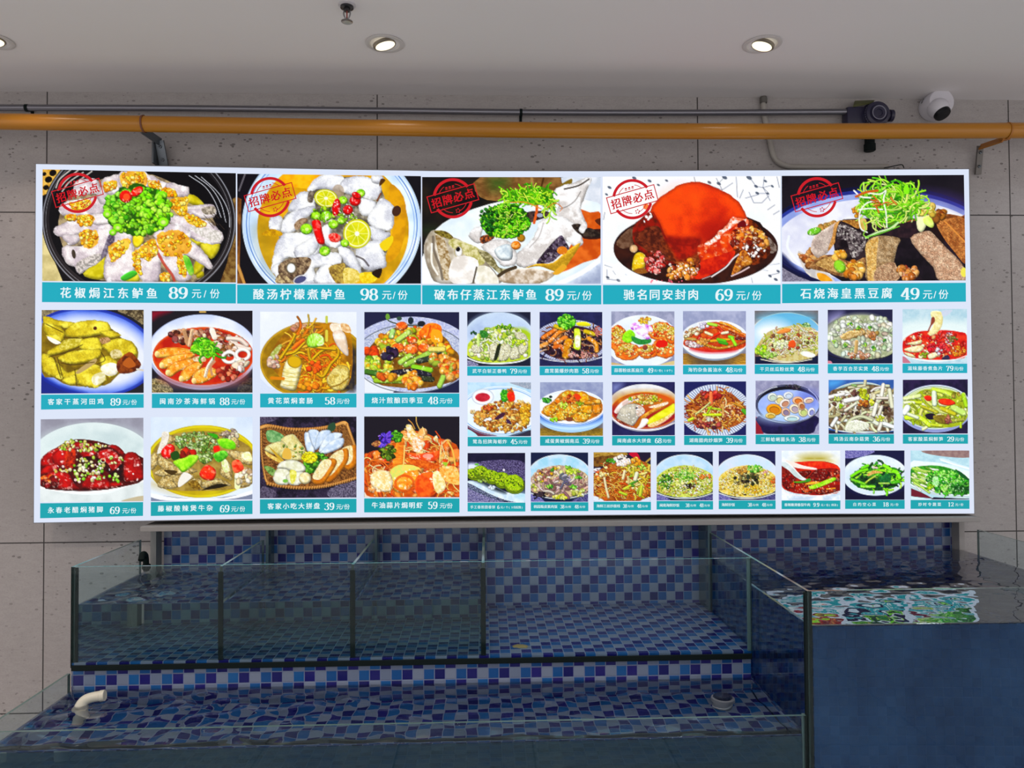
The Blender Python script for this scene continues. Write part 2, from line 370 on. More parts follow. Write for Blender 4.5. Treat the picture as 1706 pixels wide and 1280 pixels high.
W_low = water_material('clear_tank_water', (.40, .68, .85), 1.2, (.5, .75, .85), 0)
W_big = water_material('blue_tank_water', (.06, .32, .72), 1.6, (.25, .50, .95), 0, .30)
g_ = .0015
B_ = YT+.002
water('tank_water', 'churned greenish water in the leftmost bay of the upper tank', X0+.004+g_, X1-.004-g_, YU+.009, B_, ZU-.002, ZUW, W_up, .0016, .09, 11, (X0+.15, -.42, .12, 1.6))
water('tank_water', 'still greenish water in the second bay of the upper tank', X1+.004+g_, X2-.004-g_, YU+.009, B_, ZU-.002, ZUW, W_up, .0004, .08, 12)
water('tank_water', 'still greenish water in the third bay, beside the empty bay', X2+.004+g_, X3-.004-g_, YU+.009, B_, ZU-.002, ZUW, W_up, .0004, .08, 13)
water('tank_water', 'rippling clear water over mosaic in the low front tank', X0-.004+g_, X4-.004-g_, YF+.004+g_, YU+.006, ZT+.002, ZLW, W_low, .0012, .085, 14, (X0+.35, -.64, .55, 1.8))
water('tank_water', 'deep blue water reflecting the menu board in the tall tank', X4+.004+g_, X5-.004-g_, YF+.004+g_, B_, ZT-.002, ZRW, W_big, .00045, .055, 15)

# ------------------------------------------------------------------ small plumbing in the tanks
M_white = mat('white_pvc', (.62, .60, .50), .35); M_grey = mat('grey_grate', (.03, .035, .07), .4)
e = thing('pvc_elbow_pipe', 'white plastic elbow pipe rising from the water at the left end of the low tank', 'pipe', (.492, -.66, ZS))
pth = catmull([(.487, -.66, ZS+.002), (.487, -.66, .690), (.488, -.66, .712), (.496, -.655, .729), (.514, -.65, .736), (.545, -.645, .739)], 6)
bm = bmesh.new(); tube(bm, pth, [.0185 if q[2] < .70 else float(max(.0135, .0185-(q[2]-.70)*.14)) for q in pth], 20); link_mesh('pipe_body', bm, M_white, e, True)
bm = bmesh.new(); lathe(bm, [(.0188, 0), (.0205, .002), (.0205, .030), (.0188, .032)], (.487, -.66, .668)); link_mesh('socket_collar', bm, M_white, e, True)
bm = bmesh.new(); lathe(bm, [(.0138, 0), (.0150, .001), (.0150, .012), (.0138, .013), (.0138, .0)], (.533, -.6468, .7380), axis=(1, .13, .08)); link_mesh('outlet_rim', bm, M_white, e, True)
dx, dy = 2.262, -.655
d = thing('drain_strainer', 'white round drain fitting with a dark grate at the right end of the low tank', 'drain', (dx, dy, ZS))
bm = bmesh.new(); lathe(bm, [(.026, 0), (.028, .003), (.028, .012), (.0245, .015), (.0245, .040), (.031, .043), (.031, .062), (.028, .065), (0, .065)], (dx, dy, ZS+.002)); link_mesh('drain_body', bm, mat('dull_pvc', (.42, .42, .44), .4), d, True)
bm = bmesh.new(); lathe(bm, [(.025, .0), (.026, .006), (.022, .016), (.012, .021), (0, .022)], (dx, dy, ZS+.067))
for k in range(10):
    a = 2*math.pi*k/10; tube(bm, [(dx+.026*math.cos(a), dy+.026*math.sin(a), ZS+.069), (dx+.019*math.cos(a), dy+.019*math.sin(a), ZS+.087), (dx+.004*math.cos(a), dy+.004*math.sin(a), ZS+.0915)], .0018, 6)
tag(link_mesh('grate_cap', bm, M_grey, d, True), 'dark domed grate')
nb = thing('water_inlet_nozzle', 'small black inlet nozzle at the rear left corner of the upper tank', 'nozzle', (.452, -.16, .98))
bm = bmesh.new(); tube(bm, catmull([(.436, -.158, .97), (.436, -.165, 1.02), (.438, -.19, 1.032), (.44, -.205, 1.015)], 5), .010, 14); link_mesh('nozzle_body', bm, M_seal, nb, True)
bm = bmesh.new(); lathe(bm, [(.012, 0), (.014, .003), (.014, .014), (.012, .017)], (.436, -.158, .975)); link_mesh('nozzle_collar', bm, M_seal, nb, True)
M_scrap = mat('brown_scrap', (.30, .22, .08), .7)
def scrap(px, py, label, r):
    p = at_z(px, py, ZU); rng = random.Random(int(px)); bm = bmesh.new(); n = 14
    lo, hi, c = [], [], bm.verts.new((p[0], p[1], ZU+.007))
    for k in range(n):
        a = 2*math.pi*k/n; q = r*rng.uniform(.7, 1.15); lo.append(bm.verts.new((p[0]+q*math.cos(a), p[1]+.6*q*math.sin(a), ZU+.0005)))
        hi.append(bm.verts.new((p[0]+.7*q*math.cos(a), p[1]+.42*q*math.sin(a), ZU+.004+.002*rng.random())))
    for k in range(n):
        k2 = (k+1) % n; bm.faces.new((lo[k], lo[k2], hi[k2], hi[k])); bm.faces.new((hi[k], hi[k2], c))
    bm.faces.new(lo[::-1]); tag(link_mesh('food_scrap', bm, M_scrap, smooth=True, origin=(p[0], p[1], ZU)), label, 'scrap')
scrap(868, 1078, 'flat brownish scrap lying on the mosaic floor of the empty bay', .026)
# plumbing fittings against the wall under the ledge end
# ------------------------------------------------------------------ gas pipe, conduit, brackets
YP = -.16; M_yel = mat('yellow_gas_paint', (.42, .165, .002), .36, coat=.15); M_yd = mat('worn_yellow_paint', (.36, .13, .01), .5)
M_zinc = mat('galvanised_steel', (.16, .18, .20), .42, metal=.85); M_rust = mat('rusty_steel', (.16, .055, .03), .7)
M_cond = mat('steel_conduit', (.22, .22, .25), .3, metal=.9); M_conw = mat('cream_conduit', (.36, .34, .31), .45)
pp = [at_y(x, y, YP) for x, y in ((0, 202.5), (300, 207.5), (600, 212.5), (900, 217), (1150, 218.8), (1400, 218.8), (1706, 217.5))]
pp = [pp[0]+(pp[0]-pp[1])*4]+pp+[pp[-1]+(pp[-1]-pp[-2])*3]
gp = thing('gas_pipe', 'thick yellow gas pipe running along the wall above the menu board', 'pipe', tuple(pp[4]))
bm = bmesh.new(); tube(bm, catmull(pp, 6), .0272, 28); link_mesh('pipe_run', bm, M_yel, gp, True)
cu = at_y(60, 203, YP)
def strap(bm, x, y, z, r, w, wr=.0016, seg=28):
    for k in range(seg):
        a0, a1 = 2*math.pi*k/seg, 2*math.pi*(k+1)/seg
        q = [(x+s*w, y+rr*math.cos(a), z+rr*math.sin(a)) for s, rr, a in ((-1, r, a0), (1, r, a0), (1, r, a1), (-1, r, a1))]
        q2 = [(x+s*w, y+(r+wr)*math.cos(a), z+(r+wr)*math.sin(a)) for s, a in ((-1, a0), (1, a0), (1, a1), (-1, a1))]
        v = [bm.verts.new(t) for t in q]; u = [bm.verts.new(t) for t in q2]
        bm.faces.new(u); bm.faces.new(v[::-1]); bm.faces.new((u[0], v[0], v[3], u[3])); bm.faces.new((v[1], u[1], u[2], v[2]))
    bmesh.ops.remove_doubles(bm, verts=bm.verts[:], dist=1e-5)
def angle_bar(bm, pts, w, t):
    """channel strip of rectangular section along a polyline lying in a plane of constant x offsets"""
    P = [Vector(p) for p in pts]
    for a, b in zip(P, P[1:]):
        d = (b-a).normalized(); s = d.cross(Vector((0, 1, 0)))
        if s.length < .1: s = Vector((1, 0, 0))
        s.normalize(); n = d.cross(s).normalized(); e = d*t
        vs = [bm.verts.new(p) for p in (a-e+s*w-n*t, a-e-s*w-n*t, a-e-s*w+n*t, a-e+s*w+n*t, b+e+s*w-n*t, b+e-s*w-n*t, b+e-s*w+n*t, b+e+s*w+n*t)]
        for q in ((3, 2, 1, 0), (4, 5, 6, 7), (0, 1, 5, 4), (1, 2, 6, 5), (2, 3, 7, 6), (3, 0, 4, 7)): bm.faces.new([vs[i] for i in q])
def bracket(clamp_px, pts, label, mb, ms, short):
    c = at_y(clamp_px, 206.5 if clamp_px < 800 else 218, YP)
    b = thing('pipe_bracket', label, 'bracket', tuple(pts[-1]))
    bm = bmesh.new(); strap(bm, c[0], c[1], c[2], .0282, .0030); tag(link_mesh('pipe_clamp', bm, ms, b, True), 'thin clamp ring around the pipe')
    bm = bmesh.new(); angle_bar(bm, pts[:2], .013, .003); angle_bar(bm, [Vector(pts[0])+Vector((0, .004, 0)), Vector(pts[0])+Vector((0, -.012, -.002))], .014, .004); link_mesh('arm', bm, mb if not short else M_yd, b)
    bm = bmesh.new(); angle_bar(bm, pts[1:], .011 if short else .015, .004)
    A, B = Vector(pts[1]), Vector(pts[-1])
    if not short: box(bm, A.x-.022, A.x-.016, A.y-.014, -.001, B.z, A.z-.004)
    link_mesh('upright', bm, mb, b)
    for f in (.22, .75):
        p = A+(B-A)*f; bm = bmesh.new(); lathe(bm, [(0, 0), (.006, 0), (.006, .005), (.0035, .006), (.0035, .010), (0, .010)], (p.x, p.y-.003, p.z), axis=(0, -1, 0), seg=6); link_mesh('bolt', bm, M_zinc, b)
    return b
q0, q1, q2 = at_y(238, 217, -.15), at_y(266, 236, -.05), at_y(269, 276, -.03)
bracket(240, [q0, q1, (q1[0]+.004, -.02, q2[2])], 'dark galvanised bracket holding the yellow pipe at the left, above the menu board', M_zinc, M_rust, False)
q0, q1 = at_y(1672, 232, -.14), at_y(1633, 245, -.03)
bracket(1678, [q0, q1, (q1[0]+.002, -.012, at_y(1634, 288, -.02)[2])], 'grey bracket with a yellow arm holding the pipe near the right border', mat('grey_bracket', (.16, .15, .14), .5, metal=.4), M_yd, True)
YC = -.0340
cpp = [at_y(x, y, YC) for x, y in ((0, 179.5), (300, 180.5), (600, 184), (900, 187.5), (1150, 188.0), (1424, 186.5))]
cpp = [cpp[0]+(cpp[0]-cpp[1])*3]+cpp
cd = thing('steel_conduit', 'thin grey steel conduit running above the yellow gas pipe', 'conduit', tuple(cpp[3]))
bm = bmesh.new(); tube(bm, catmull(cpp, 6), .0112, 18); link_mesh('conduit_run', bm, M_cond, cd, True)
for px, py in ((45, 180), (868, 187.4)):
    p = at_y(px, py, YC); bm = bmesh.new(); strap(bm, p[0], p[1], p[2], .0116, .005); box(bm, p[0]-.005, p[0]+.005, -.004, -.0005, p[2]-.022, p[2]+.022); box(bm, p[0]-.004, p[0]+.004, YC+.0114, -.0035, p[2]-.004, p[2]+.004); link_mesh('saddle_clip', bm, M_seal, cd)
cw = thing('cream_conduit', 'pale plastic conduit curving down the wall behind the yellow pipe', 'conduit', tuple(at_y(1283, 240, -.02)))
cp = [at_y(x, y, -.0112) for x, y in ((1271, 166), (1273, 190), (1278, 214), (1283, 236), (1287, 255), (1294, 268), (1308, 276), (1330, 278.3), (1400, 278.6), (1478, 277.8))]
cp[0] = np.array([cp[0][0], cp[0][1], CEIL-.001])
bm = bmesh.new(); tube(bm, catmull(cp, 6), .0098, 16); link_mesh('conduit_run', bm, M_conw, cw, True)
p = at_y(1272, 164, -.0135); bm = bmesh.new(); lathe(bm, [(.0115, 0), (.013, .003), (.013, .022), (.0115, .024)], (p[0], p[1], CEIL-.026)); link_mesh('coupling', bm, mat('brown_coupling', (.10, .095, .085), .6), cw, True)
hp = [at_y(x, y, -.05) for x, y in ((1473, 280), (1480, 278.6), (1495, 275.4), (1503, 274.6), (1506, 280))]
bm = bmesh.new(); tube(bm, catmull(hp, 4), .0018, 8); link_mesh('wire_end', bm, M_seal, cw, True)

# ------------------------------------------------------------------ junction box, dome camera, sprinkler
M_navy = mat('dark_blue_casting', (.022, .02, .05), .38); M_ring = mat('pale_casting_edge', (.20, .20, .26), .4)  # paler tone for the cap ring and its lugs
jc = at_y(1464, 188, -.075); jx, jz = jc[0], jc[2]
j = thing('junction_box', 'round dark blue conduit junction box between the pipe and the ceiling', 'junction box', (jx, -.04, jz))
bm = bmesh.new(); lathe(bm, [(.050, 0), (.052, .004), (.052, .045), (.047, .055)], (jx, -.002, jz), axis=(0, -1, 0), seg=36)
box(bm, jx-.105, jx-.03, -.05, -.002, jz-.034, jz+.034, bev=.008); link_mesh('housing', bm, M_navy, j, True)
bm = bmesh.new(); lathe(bm, [(.045, .0), (.047, .003), (.044, .016), (.034, .020), (.030, .017), (.026, .017), (.023, .023), (.014, .023), (.012, .019), (0, .019)], (jx, -.056, jz), axis=(0, -1, 0), seg=40); link_mesh('screw_cap', bm, M_navy, j, True)
bm = bmesh.new(); lathe(bm, [(.0245, 0), (.0265, .002), (.0265, .004), (.0235, .004), (.0225, .002)], (jx, -.0765, jz), axis=(0, -1, 0), seg=36); tag(link_mesh('cap_ring', bm, M_ring, j, True), 'pale raised ring on the cap')
bm = bmesh.new()
for k in range(16):
    b2 = bmesh.new(); box(b2, -.002, .002, -.066, -.058, .039, .046); bmesh.ops.rotate(b2, verts=b2.verts, cent=(0, 0, 0), matrix=Matrix.Rotation(math.radians(5+k*11), 3, (0, -1, 0)))
    bmesh.ops.translate(b2, verts=b2.verts, vec=(jx, 0, jz)); tmp = bpy.data.meshes.new('tmp'); b2.to_mesh(tmp); b2.free(); bm.from_mesh(tmp); bpy.data.meshes.remove(tmp)
link_mesh('knurled_edge', bm, M_ring, j)
gl = at_y(1427, 187, -.03)
bm = bmesh.new(); lathe(bm, [(.012, 0), (.016, .003), (.016, .016), (.013, .018), (.013, .026)], (gl[0]-.014, -.024, gl[2]), axis=(1, 0, 0), seg=6); link_mesh('cable_gland', bm, M_cond, j)
bm = bmesh.new(); lathe(bm, [(.016, 0), (.016, .022), (.022, .024), (.022, .036), (.018, .038), (0, .038)], (jx+.040, -.03, jz+.007), axis=(1, 0, 0), seg=20); link_mesh('side_plug', bm, M_navy, j, True)
bm = bmesh.new(); lathe(bm, [(.018, 0), (.018, .06), (.021, .062), (.021, .085), (.017, .088), (0, .088)], (jx-.012, -.030, jz-.040), axis=(0, 0, -1), seg=20); link_mesh('bottom_plug', bm, M_seal, j, True)
bm = bmesh.new(); v = [bm.verts.new(t) for t in ((jx-.085, -.056, jz+.036), (jx-.012, -.064, jz+.048), (jx+.010, -.03, jz+.066), (jx-.066, -.03, jz+.063))]; v2 = [bm.verts.new(x.co+Vector((0, .006, -.006))) for x in v]
bm.faces.new(v); bm.faces.new(v2[::-1])
for k in range(4): bm.faces.new((v[k], v2[k], v2[(k+1) % 4], v[(k+1) % 4]))
bmesh.ops.recalc_face_normals(bm, faces=bm.faces[:]); tag(link_mesh('rating_plate', bm, mat('olive_plate', (.09, .095, .035), .5), j), 'olive rating plate on top')

M_cam = mat('white_camera_shell', (.62, .61, .66), .38); M_lens = mat('black_lens_window', (.010, .011, .013), .35, spec=.2)
cc = at_y(1551, 181, -.004)
dcam = thing('dome_camera', 'white turret security camera on the wall under the ceiling', 'security camera', tuple(cc))
bm = bmesh.new(); lathe(bm, [(.046, 0), (.0485, .003), (.050, .012), (.0490, .062), (.046, .071), (.040, .074), (0, .074)], (cc[0], -.0005, cc[2]), axis=(0, -1, 0), seg=48); link_mesh('camera_base', bm, M_cam, dcam, True)
bc = Vector((cc[0]-.013, -.070, cc[2]-.026)); vw = (Vector(CAM)-bc).normalized(); la = (vw*.58+Vector(RT)*.50-Vector(UP)*.66).normalized()
bm = bmesh.new(); bmesh.ops.create_uvsphere(bm, u_segments=40, v_segments=24, radius=.037); bmesh.ops.translate(bm, verts=bm.verts, vec=bc); link_mesh('camera_ball', bm, M_cam, dcam, True)
bm = bmesh.new(); lathe(bm, [(.0285, .020), (.029, .031), (.026, .037), (.015, .0395), (.0, .040)], bc, axis=la, seg=40); tag(link_mesh('lens_window', bm, M_lens, dcam, True), 'glossy black lens window')
bm = bmesh.new()
for s0, s1 in ((-.5, -.08), (.0, .42)):
    q = [(math.radians(205+a*26), h) for a, h in ((s0, .020), (s1, .020), (s1, .030), (s0, .030))]
    bm.faces.new([bm.verts.new((cc[0]+(.0502)*math.cos(a), -.0005-h, cc[2]-(.0502)*math.sin(a))) for a, h in q])
tag(link_mesh('maker_mark', bm, mat('grey_print', (.2, .19, .21), .5), dcam), 'small grey printed mark on the side of the base')

sp = at_z(578, 8, CEIL); sx_, sy_ = sp[0], sp[1]; M_chr = mat('dull_chrome', (.30, .30, .31), .3, metal=.9)
spk = thing('fire_sprinkler', 'small pendent fire sprinkler hanging from the ceiling left of the downlight', 'sprinkler', (sx_, sy_, CEIL))
bm = bmesh.new(); lathe(bm, [(.034, 0), (.034, -.003), (.026, -.007), (.020, -.004), (.020, 0)], (sx_, sy_, CEIL), seg=32); tag(link_mesh('escutcheon', bm, mat('pale_rosette', (.5, .48, .50), .4), spk, True), 'pale ceiling rosette')
bm = bmesh.new(); lathe(bm, [(.020, -.004), (.026, -.008), (.026, -.014), (.018, -.017), (.013, -.017), (.013, -.026), (0, -.026)], (sx_, sy_, CEIL), seg=24); link_mesh('threaded_body', bm, mat('dark_chrome', (.06, .06, .065), .35, metal=.9), spk, True)
bm = bmesh.new()
for s in (-1, 1): tube(bm, catmull([(sx_+s*.011, sy_, CEIL-.022), (sx_+s*.013, sy_, CEIL-.036), (sx_+s*.008, sy_, CEIL-.052), (sx_, sy_, CEIL-.058)], 5), .0028, 8)
link_mesh('frame_arm', bm, M_chr, spk, True)
bm = bmesh.new(); tube(bm, [(sx_, sy_, CEIL-.026), (sx_, sy_, CEIL-.054)], .0028, 10); tag(link_mesh('glass_bulb', bm, mat('bulb_liquid', (.25, .05, .04), .1), spk, True), 'thin glass bulb')
bm = bmesh.new(); lathe(bm, [(0, -.056), (.006, -.057), (.012, -.062), (.023, -.067), (.023, -.069), (.011, -.065), (0, -.064)], (sx_, sy_, CEIL), seg=28); link_mesh('deflector', bm, M_chr, spk, True)
spk.scale = (.72, .72, .72)

# ------------------------------------------------------------------ printed dish photographs: colours computed per point of a fine flat mesh
_lat = np.random.RandomState(7).rand(257, 257)
def vnoise(x, y, s=0):
    x = x+s*17.31; y = y+s*9.77
    xi = np.floor(x); yi = np.floor(y); fx = x-xi; fy = y-yi; fx = fx*fx*(3-2*fx); fy = fy*fy*(3-2*fy)
    xi = xi.astype(int) % 256; yi = yi.astype(int) % 256
    a, b, c, d = _lat[yi, xi], _lat[yi, xi+1], _lat[yi+1, xi], _lat[yi+1, xi+1]
    return (a*(1-fx)+b*fx)*(1-fy)+(c*(1-fx)+d*fx)*fy
def fbm(x, y, s=0):
    return (vnoise(x, y, s)*.55+vnoise(x*2.1, y*2.1, s+3)*.3+vnoise(x*4.3, y*4.3, s+5)*.15)
def rgb(c):
    if isinstance(c, str):
        c = c.lstrip('#'); return np.array([int(c[i:i+2], 16) for i in (0, 2, 4)])/255.0
    return np.array(c, float)/255.0
class Pic:
    def __init__(s, x0, y0, x1, y1, px_per, dens=1.0, seed=1):
        """x0..y1: the photograph's own measuring frame; px_per: frame units per raster step"""
        st = px_per/dens; s.W = int((x1-x0)/st)+1; s.H = int((y1-y0)/st)+1
        s.x0, s.y0, s.x1, s.y1 = x0, y0, x1, y1; s.aa = (x1-x0)/(s.W-1)
        s.xs = np.linspace(x0, x1, s.W); s.ys = np.linspace(y0, y1, s.H)
        s.im = np.zeros((s.H, s.W, 3)); s.r = random.Random(seed); s.k = seed*3
    def win(s, bx0, by0, bx1, by1):
        i0 = max(0, np.searchsorted(s.xs, bx0)-1); i1 = min(s.W, np.searchsorted(s.xs, bx1)+1)
        j0 = max(0, np.searchsorted(s.ys, by0)-1); j1 = min(s.H, np.searchsorted(s.ys, by1)+1)
        if i1-i0 < 1 or j1-j0 < 1: return None
        X, Y = np.meshgrid(s.xs[i0:i1], s.ys[j0:j1]); return (slice(j0, j1), slice(i0, i1)), X, Y
    def comp(s, w, X, Y, d, c, c2=None, ts=60, soft=1.0, a=1.0, sh=0., R=20, ed=0., tx=0., hl=0., wob=0., ws=40, vg=None, st=1.0, hs=24, hc=None, g=0):
        """d signed distance; c/c2 colours mixed by noise of size ts; sh bevel light; ed edge darkening; tx grain; hl glints; wob ragged edge; vg lower colour"""
        s.k += 1; d = d-g
        if wob: d = d+(fbm(X/ws, Y/ws, s.k)-.5)*2*wob
        al = np.clip(.5-d/(s.aa*soft), 0, 1)*a
        if al.max() <= 0: return
        col = np.ones(X.shape+(3,))*rgb(c)
        if vg is not None:
            t = ((Y-Y.min())/max(1e-6, Y.max()-Y.min()))[..., None]; col = col*(1-t)+rgb(vg)*t
        if c2 is not None:
            n = np.clip((fbm(X/ts, Y/(ts*st), s.k)-.5)*2.6+.5, 0, 1)[..., None]; col = col*(1-n)+rgb(c2)*n
        m = 1.0
        if sh or ed or hl:
            dep = np.clip(-d/R, 0, 1)
            if sh or hl:
                gy, gx = np.gradient(d) if min(d.shape) > 1 else (np.zeros_like(d), np.zeros_like(d))
                gl = np.hypot(gx, gy)+1e-9; lam = (-.45*gx-.85*gy)/gl*(1-dep)
                m = m+sh*lam
            if ed: m = m*(1-ed*(1-dep)**1.5)
        if tx: m = m*(1+tx*(fbm(X/7, Y/7, s.k+1)-.5)*2)
        if not np.isscalar(m): col = col*m[..., None]
        if hl:
            g = np.clip((fbm(X/hs, Y/hs, s.k+2)-.60)*7, 0, 1)*hl; col = col*(1-g[..., None])+(rgb(hc) if hc else np.array([1, .99, .95]))*g[..., None]
        v = s.im[w]; v[...] = v*(1-al[..., None])+np.clip(col, 0, 1)*al[..., None]
    def F(s, c, vg=None, **k):
        w = s.win(s.x0-9, s.y0-9, s.x1+9, s.y1+9); s.comp(*w, np.full(w[1].shape, -999.), c, vg=vg, **k)
    def E(s, cx, cy, rx, ry, c, rot=0, **k):
        m = max(rx, ry)+k.get('wob', 0)+s.aa*k.get('soft', 1); w = s.win(cx-m, cy-m, cx+m, cy+m)
        if w is None: return
        q, X, Y = w; a = math.radians(rot); x = (X-cx)*math.cos(a)+(Y-cy)*math.sin(a); y = -(X-cx)*math.sin(a)+(Y-cy)*math.cos(a)
        u = np.hypot(x/rx, y/ry)+1e-9; gl = np.hypot(x/rx**2, y/ry**2)/u+1e-9; s.comp(q, X, Y, (u-1)/gl, c, **k)
    def ring(s, cx, cy, rx, ry, wd, c, rot=0, **k):
        m = max(rx, ry)+wd+4; w = s.win(cx-m, cy-m, cx+m, cy+m)
        if w is None: return
        q, X, Y = w; a = math.radians(rot); x = (X-cx)*math.cos(a)+(Y-cy)*math.sin(a); y = -(X-cx)*math.sin(a)+(Y-cy)*math.cos(a)
        u = np.hypot(x/rx, y/ry)+1e-9; gl = np.hypot(x/rx**2, y/ry**2)/u+1e-9; s.comp(q, X, Y, np.abs((u-1)/gl)-wd/2, c, **k)
    def P(s, pts, c, smooth=True, **k):
        p = [tuple(t) for t in (pts if not isinstance(pts[0], (int, float)) else list(zip(pts[::2], pts[1::2])))]
        if smooth:
            n = len(p); out = []
            for i in range(n):
                a, b, cc, d = (np.array(p[(i+o) % n], float) for o in (-1, 0, 1, 2))
                for t in (0, .33, .67): out.append(.5*((2*b)+(cc-a)*t+(2*a-5*b+4*cc-d)*t*t+(3*b-a-3*cc+d)*t**3))
            p = out
        p = np.array(p, float); m = k.get('wob', 0)+k.get('g', 0)+s.aa*k.get('soft', 1)+2
        w = s.win(p[:, 0].min()-m, p[:, 1].min()-m, p[:, 0].max()+m, p[:, 1].max()+m)
        if w is None: return
        q, X, Y = w; d2 = np.full(X.shape, 1e18); ins = np.zeros(X.shape, bool)
        for i in range(len(p)):
            ax, ay = p[i]; bx, by = p[(i+1) % len(p)]; ex, ey = bx-ax, by-ay; l2 = ex*ex+ey*ey+1e-12
            t = np.clip(((X-ax)*ex+(Y-ay)*ey)/l2, 0, 1); d2 = np.minimum(d2, (X-ax-t*ex)**2+(Y-ay-t*ey)**2)
            if ay != by: ins ^= ((ay > Y) != (by > Y)) & (X < ex*(Y-ay)/(by-ay)+ax)
        s.comp(q, X, Y, np.where(ins, -1, 1)*np.sqrt(d2), c, **k)
    def L(s, pts, wd, c, smooth=True, **k):
        p = [tuple(t) for t in (pts if not isinstance(pts[0], (int, float)) else list(zip(pts[::2], pts[1::2])))]
        if smooth and len(p) > 2: p = catmull([(*t, 0) for t in p], 5)
        p = np.array([(t[0], t[1]) for t in p], float); m = wd+k.get('wob', 0)+s.aa*2
        w = s.win(p[:, 0].min()-m, p[:, 1].min()-m, p[:, 0].max()+m, p[:, 1].max()+m)
        if w is None: return
        q, X, Y = w; d2 = np.full(X.shape, 1e18)
        for (ax, ay), (bx, by) in zip(p, p[1:]):
            ex, ey = bx-ax, by-ay; l2 = ex*ex+ey*ey+1e-12; t = np.clip(((X-ax)*ex+(Y-ay)*ey)/l2, 0, 1)
            d2 = np.minimum(d2, (X-ax-t*ex)**2+(Y-ay-t*ey)**2)
        s.comp(q, X, Y, np.sqrt(d2)-wd/2, c, **k)
    def spots(s, reg, n):
        """n random points in ('e',cx,cy,rx,ry[,rot]) or a polygon list, far (upper) ones first"""
        out = []
        if reg[0] == 'e':
            cx, cy, rx, ry = reg[1:5]; a = math.radians(reg[5] if len(reg) > 5 else 0)
            while len(out) < n:
                x, y = s.r.uniform(-1, 1), s.r.uniform(-1, 1)
                if x*x+y*y <= 1: x *= rx; y *= ry; out.append((cx+x*math.cos(a)-y*math.sin(a), cy+x*math.sin(a)+y*math.cos(a)))
        else:
            p = list(zip(reg[::2], reg[1::2])); xs = [t[0] for t in p]; ys = [t[1] for t in p]
            while len(out) < n:
                x, y = s.r.uniform(min(xs), max(xs)), s.r.uniform(min(ys), max(ys)); ins = False
                for (ax, ay), (bx, by) in zip(p, p[1:]+p[:1]):
                    if (ay > y) != (by > y) and x < (bx-ax)*(y-ay)/(by-ay)+ax: ins = not ins
                if ins: out.append((x, y))
        return sorted(out, key=lambda t: t[1])
    def jit(s, c, j=14):
        c = rgb(c)*255; o = s.r.uniform(-j, j); return tuple(np.clip(c+o+np.array([s.r.uniform(-j/2, j/2) for _ in range(3)]), 0, 255))
    def bits(s, reg, n, cols, r0, r1, asp=(.6, 1), rot=(0, 180), j=14, **k):
        """a heap of lumps"""
        k = dict(dict(sh=.35, ed=.35, wob=.12*r1, ws=r1*.8), **k); R = k.pop('R', None)
        for x, y in s.spots(reg, n):
            r = s.r.uniform(r0, r1); s.E(x, y, r, r*s.r.uniform(*asp), s.jit(s.r.choice(cols), j), rot=s.r.uniform(*rot), R=R or r*.7, **k)
    def strands(s, reg, n, cols, wd, ln, curl=1.0, ang=(0, 360), j=14, **k):
        """noodles, shreds, stalks"""
        k = dict(dict(sh=.3, ed=.35), **k)
        for x, y in s.spots(reg, n):
            a = math.radians(s.r.uniform(*ang)); L = s.r.uniform(ln*.6, ln*1.3); p = [(x, y)]; da = s.r.uniform(-curl, curl)
            for q in range(4):
                x += math.cos(a)*L/4; y += math.sin(a)*L/4*.8; a += da+s.r.uniform(-.3, .3)*curl; p.append((x, y))
            w = wd*s.r.uniform(.7, 1.3); s.L(p, w, s.jit(s.r.choice(cols), j), R=w*.45, **k)
    def glints(s, reg, n, r0, r1, c='#ffffff', a=.85, asp=(.3, 1)):
        for x, y in s.spots(reg, n):
            r = s.r.uniform(r0, r1); s.E(x, y, r, r*s.r.uniform(*asp), c, rot=s.r.uniform(0, 180), a=a)
    def grain(s, n=.03):
        s.im = np.clip(s.im*(1+n*(np.random.RandomState(s.k).rand(s.H, s.W, 1)-.5)*2), 0, 1)

DISH = {}
def dish(f): DISH[f.__name__] = f; return f
FISH = dict(sh=.14, ed=.26, R=30, hl=.55, hs=60, hc='#fdfdfd', tx=.08, g=10, wob=9, ws=34)
def wood(p, reg, c, c2, n=9):
    p.P(reg, c, smooth=False, c2=c2, ts=30, st=.15, tx=.12)

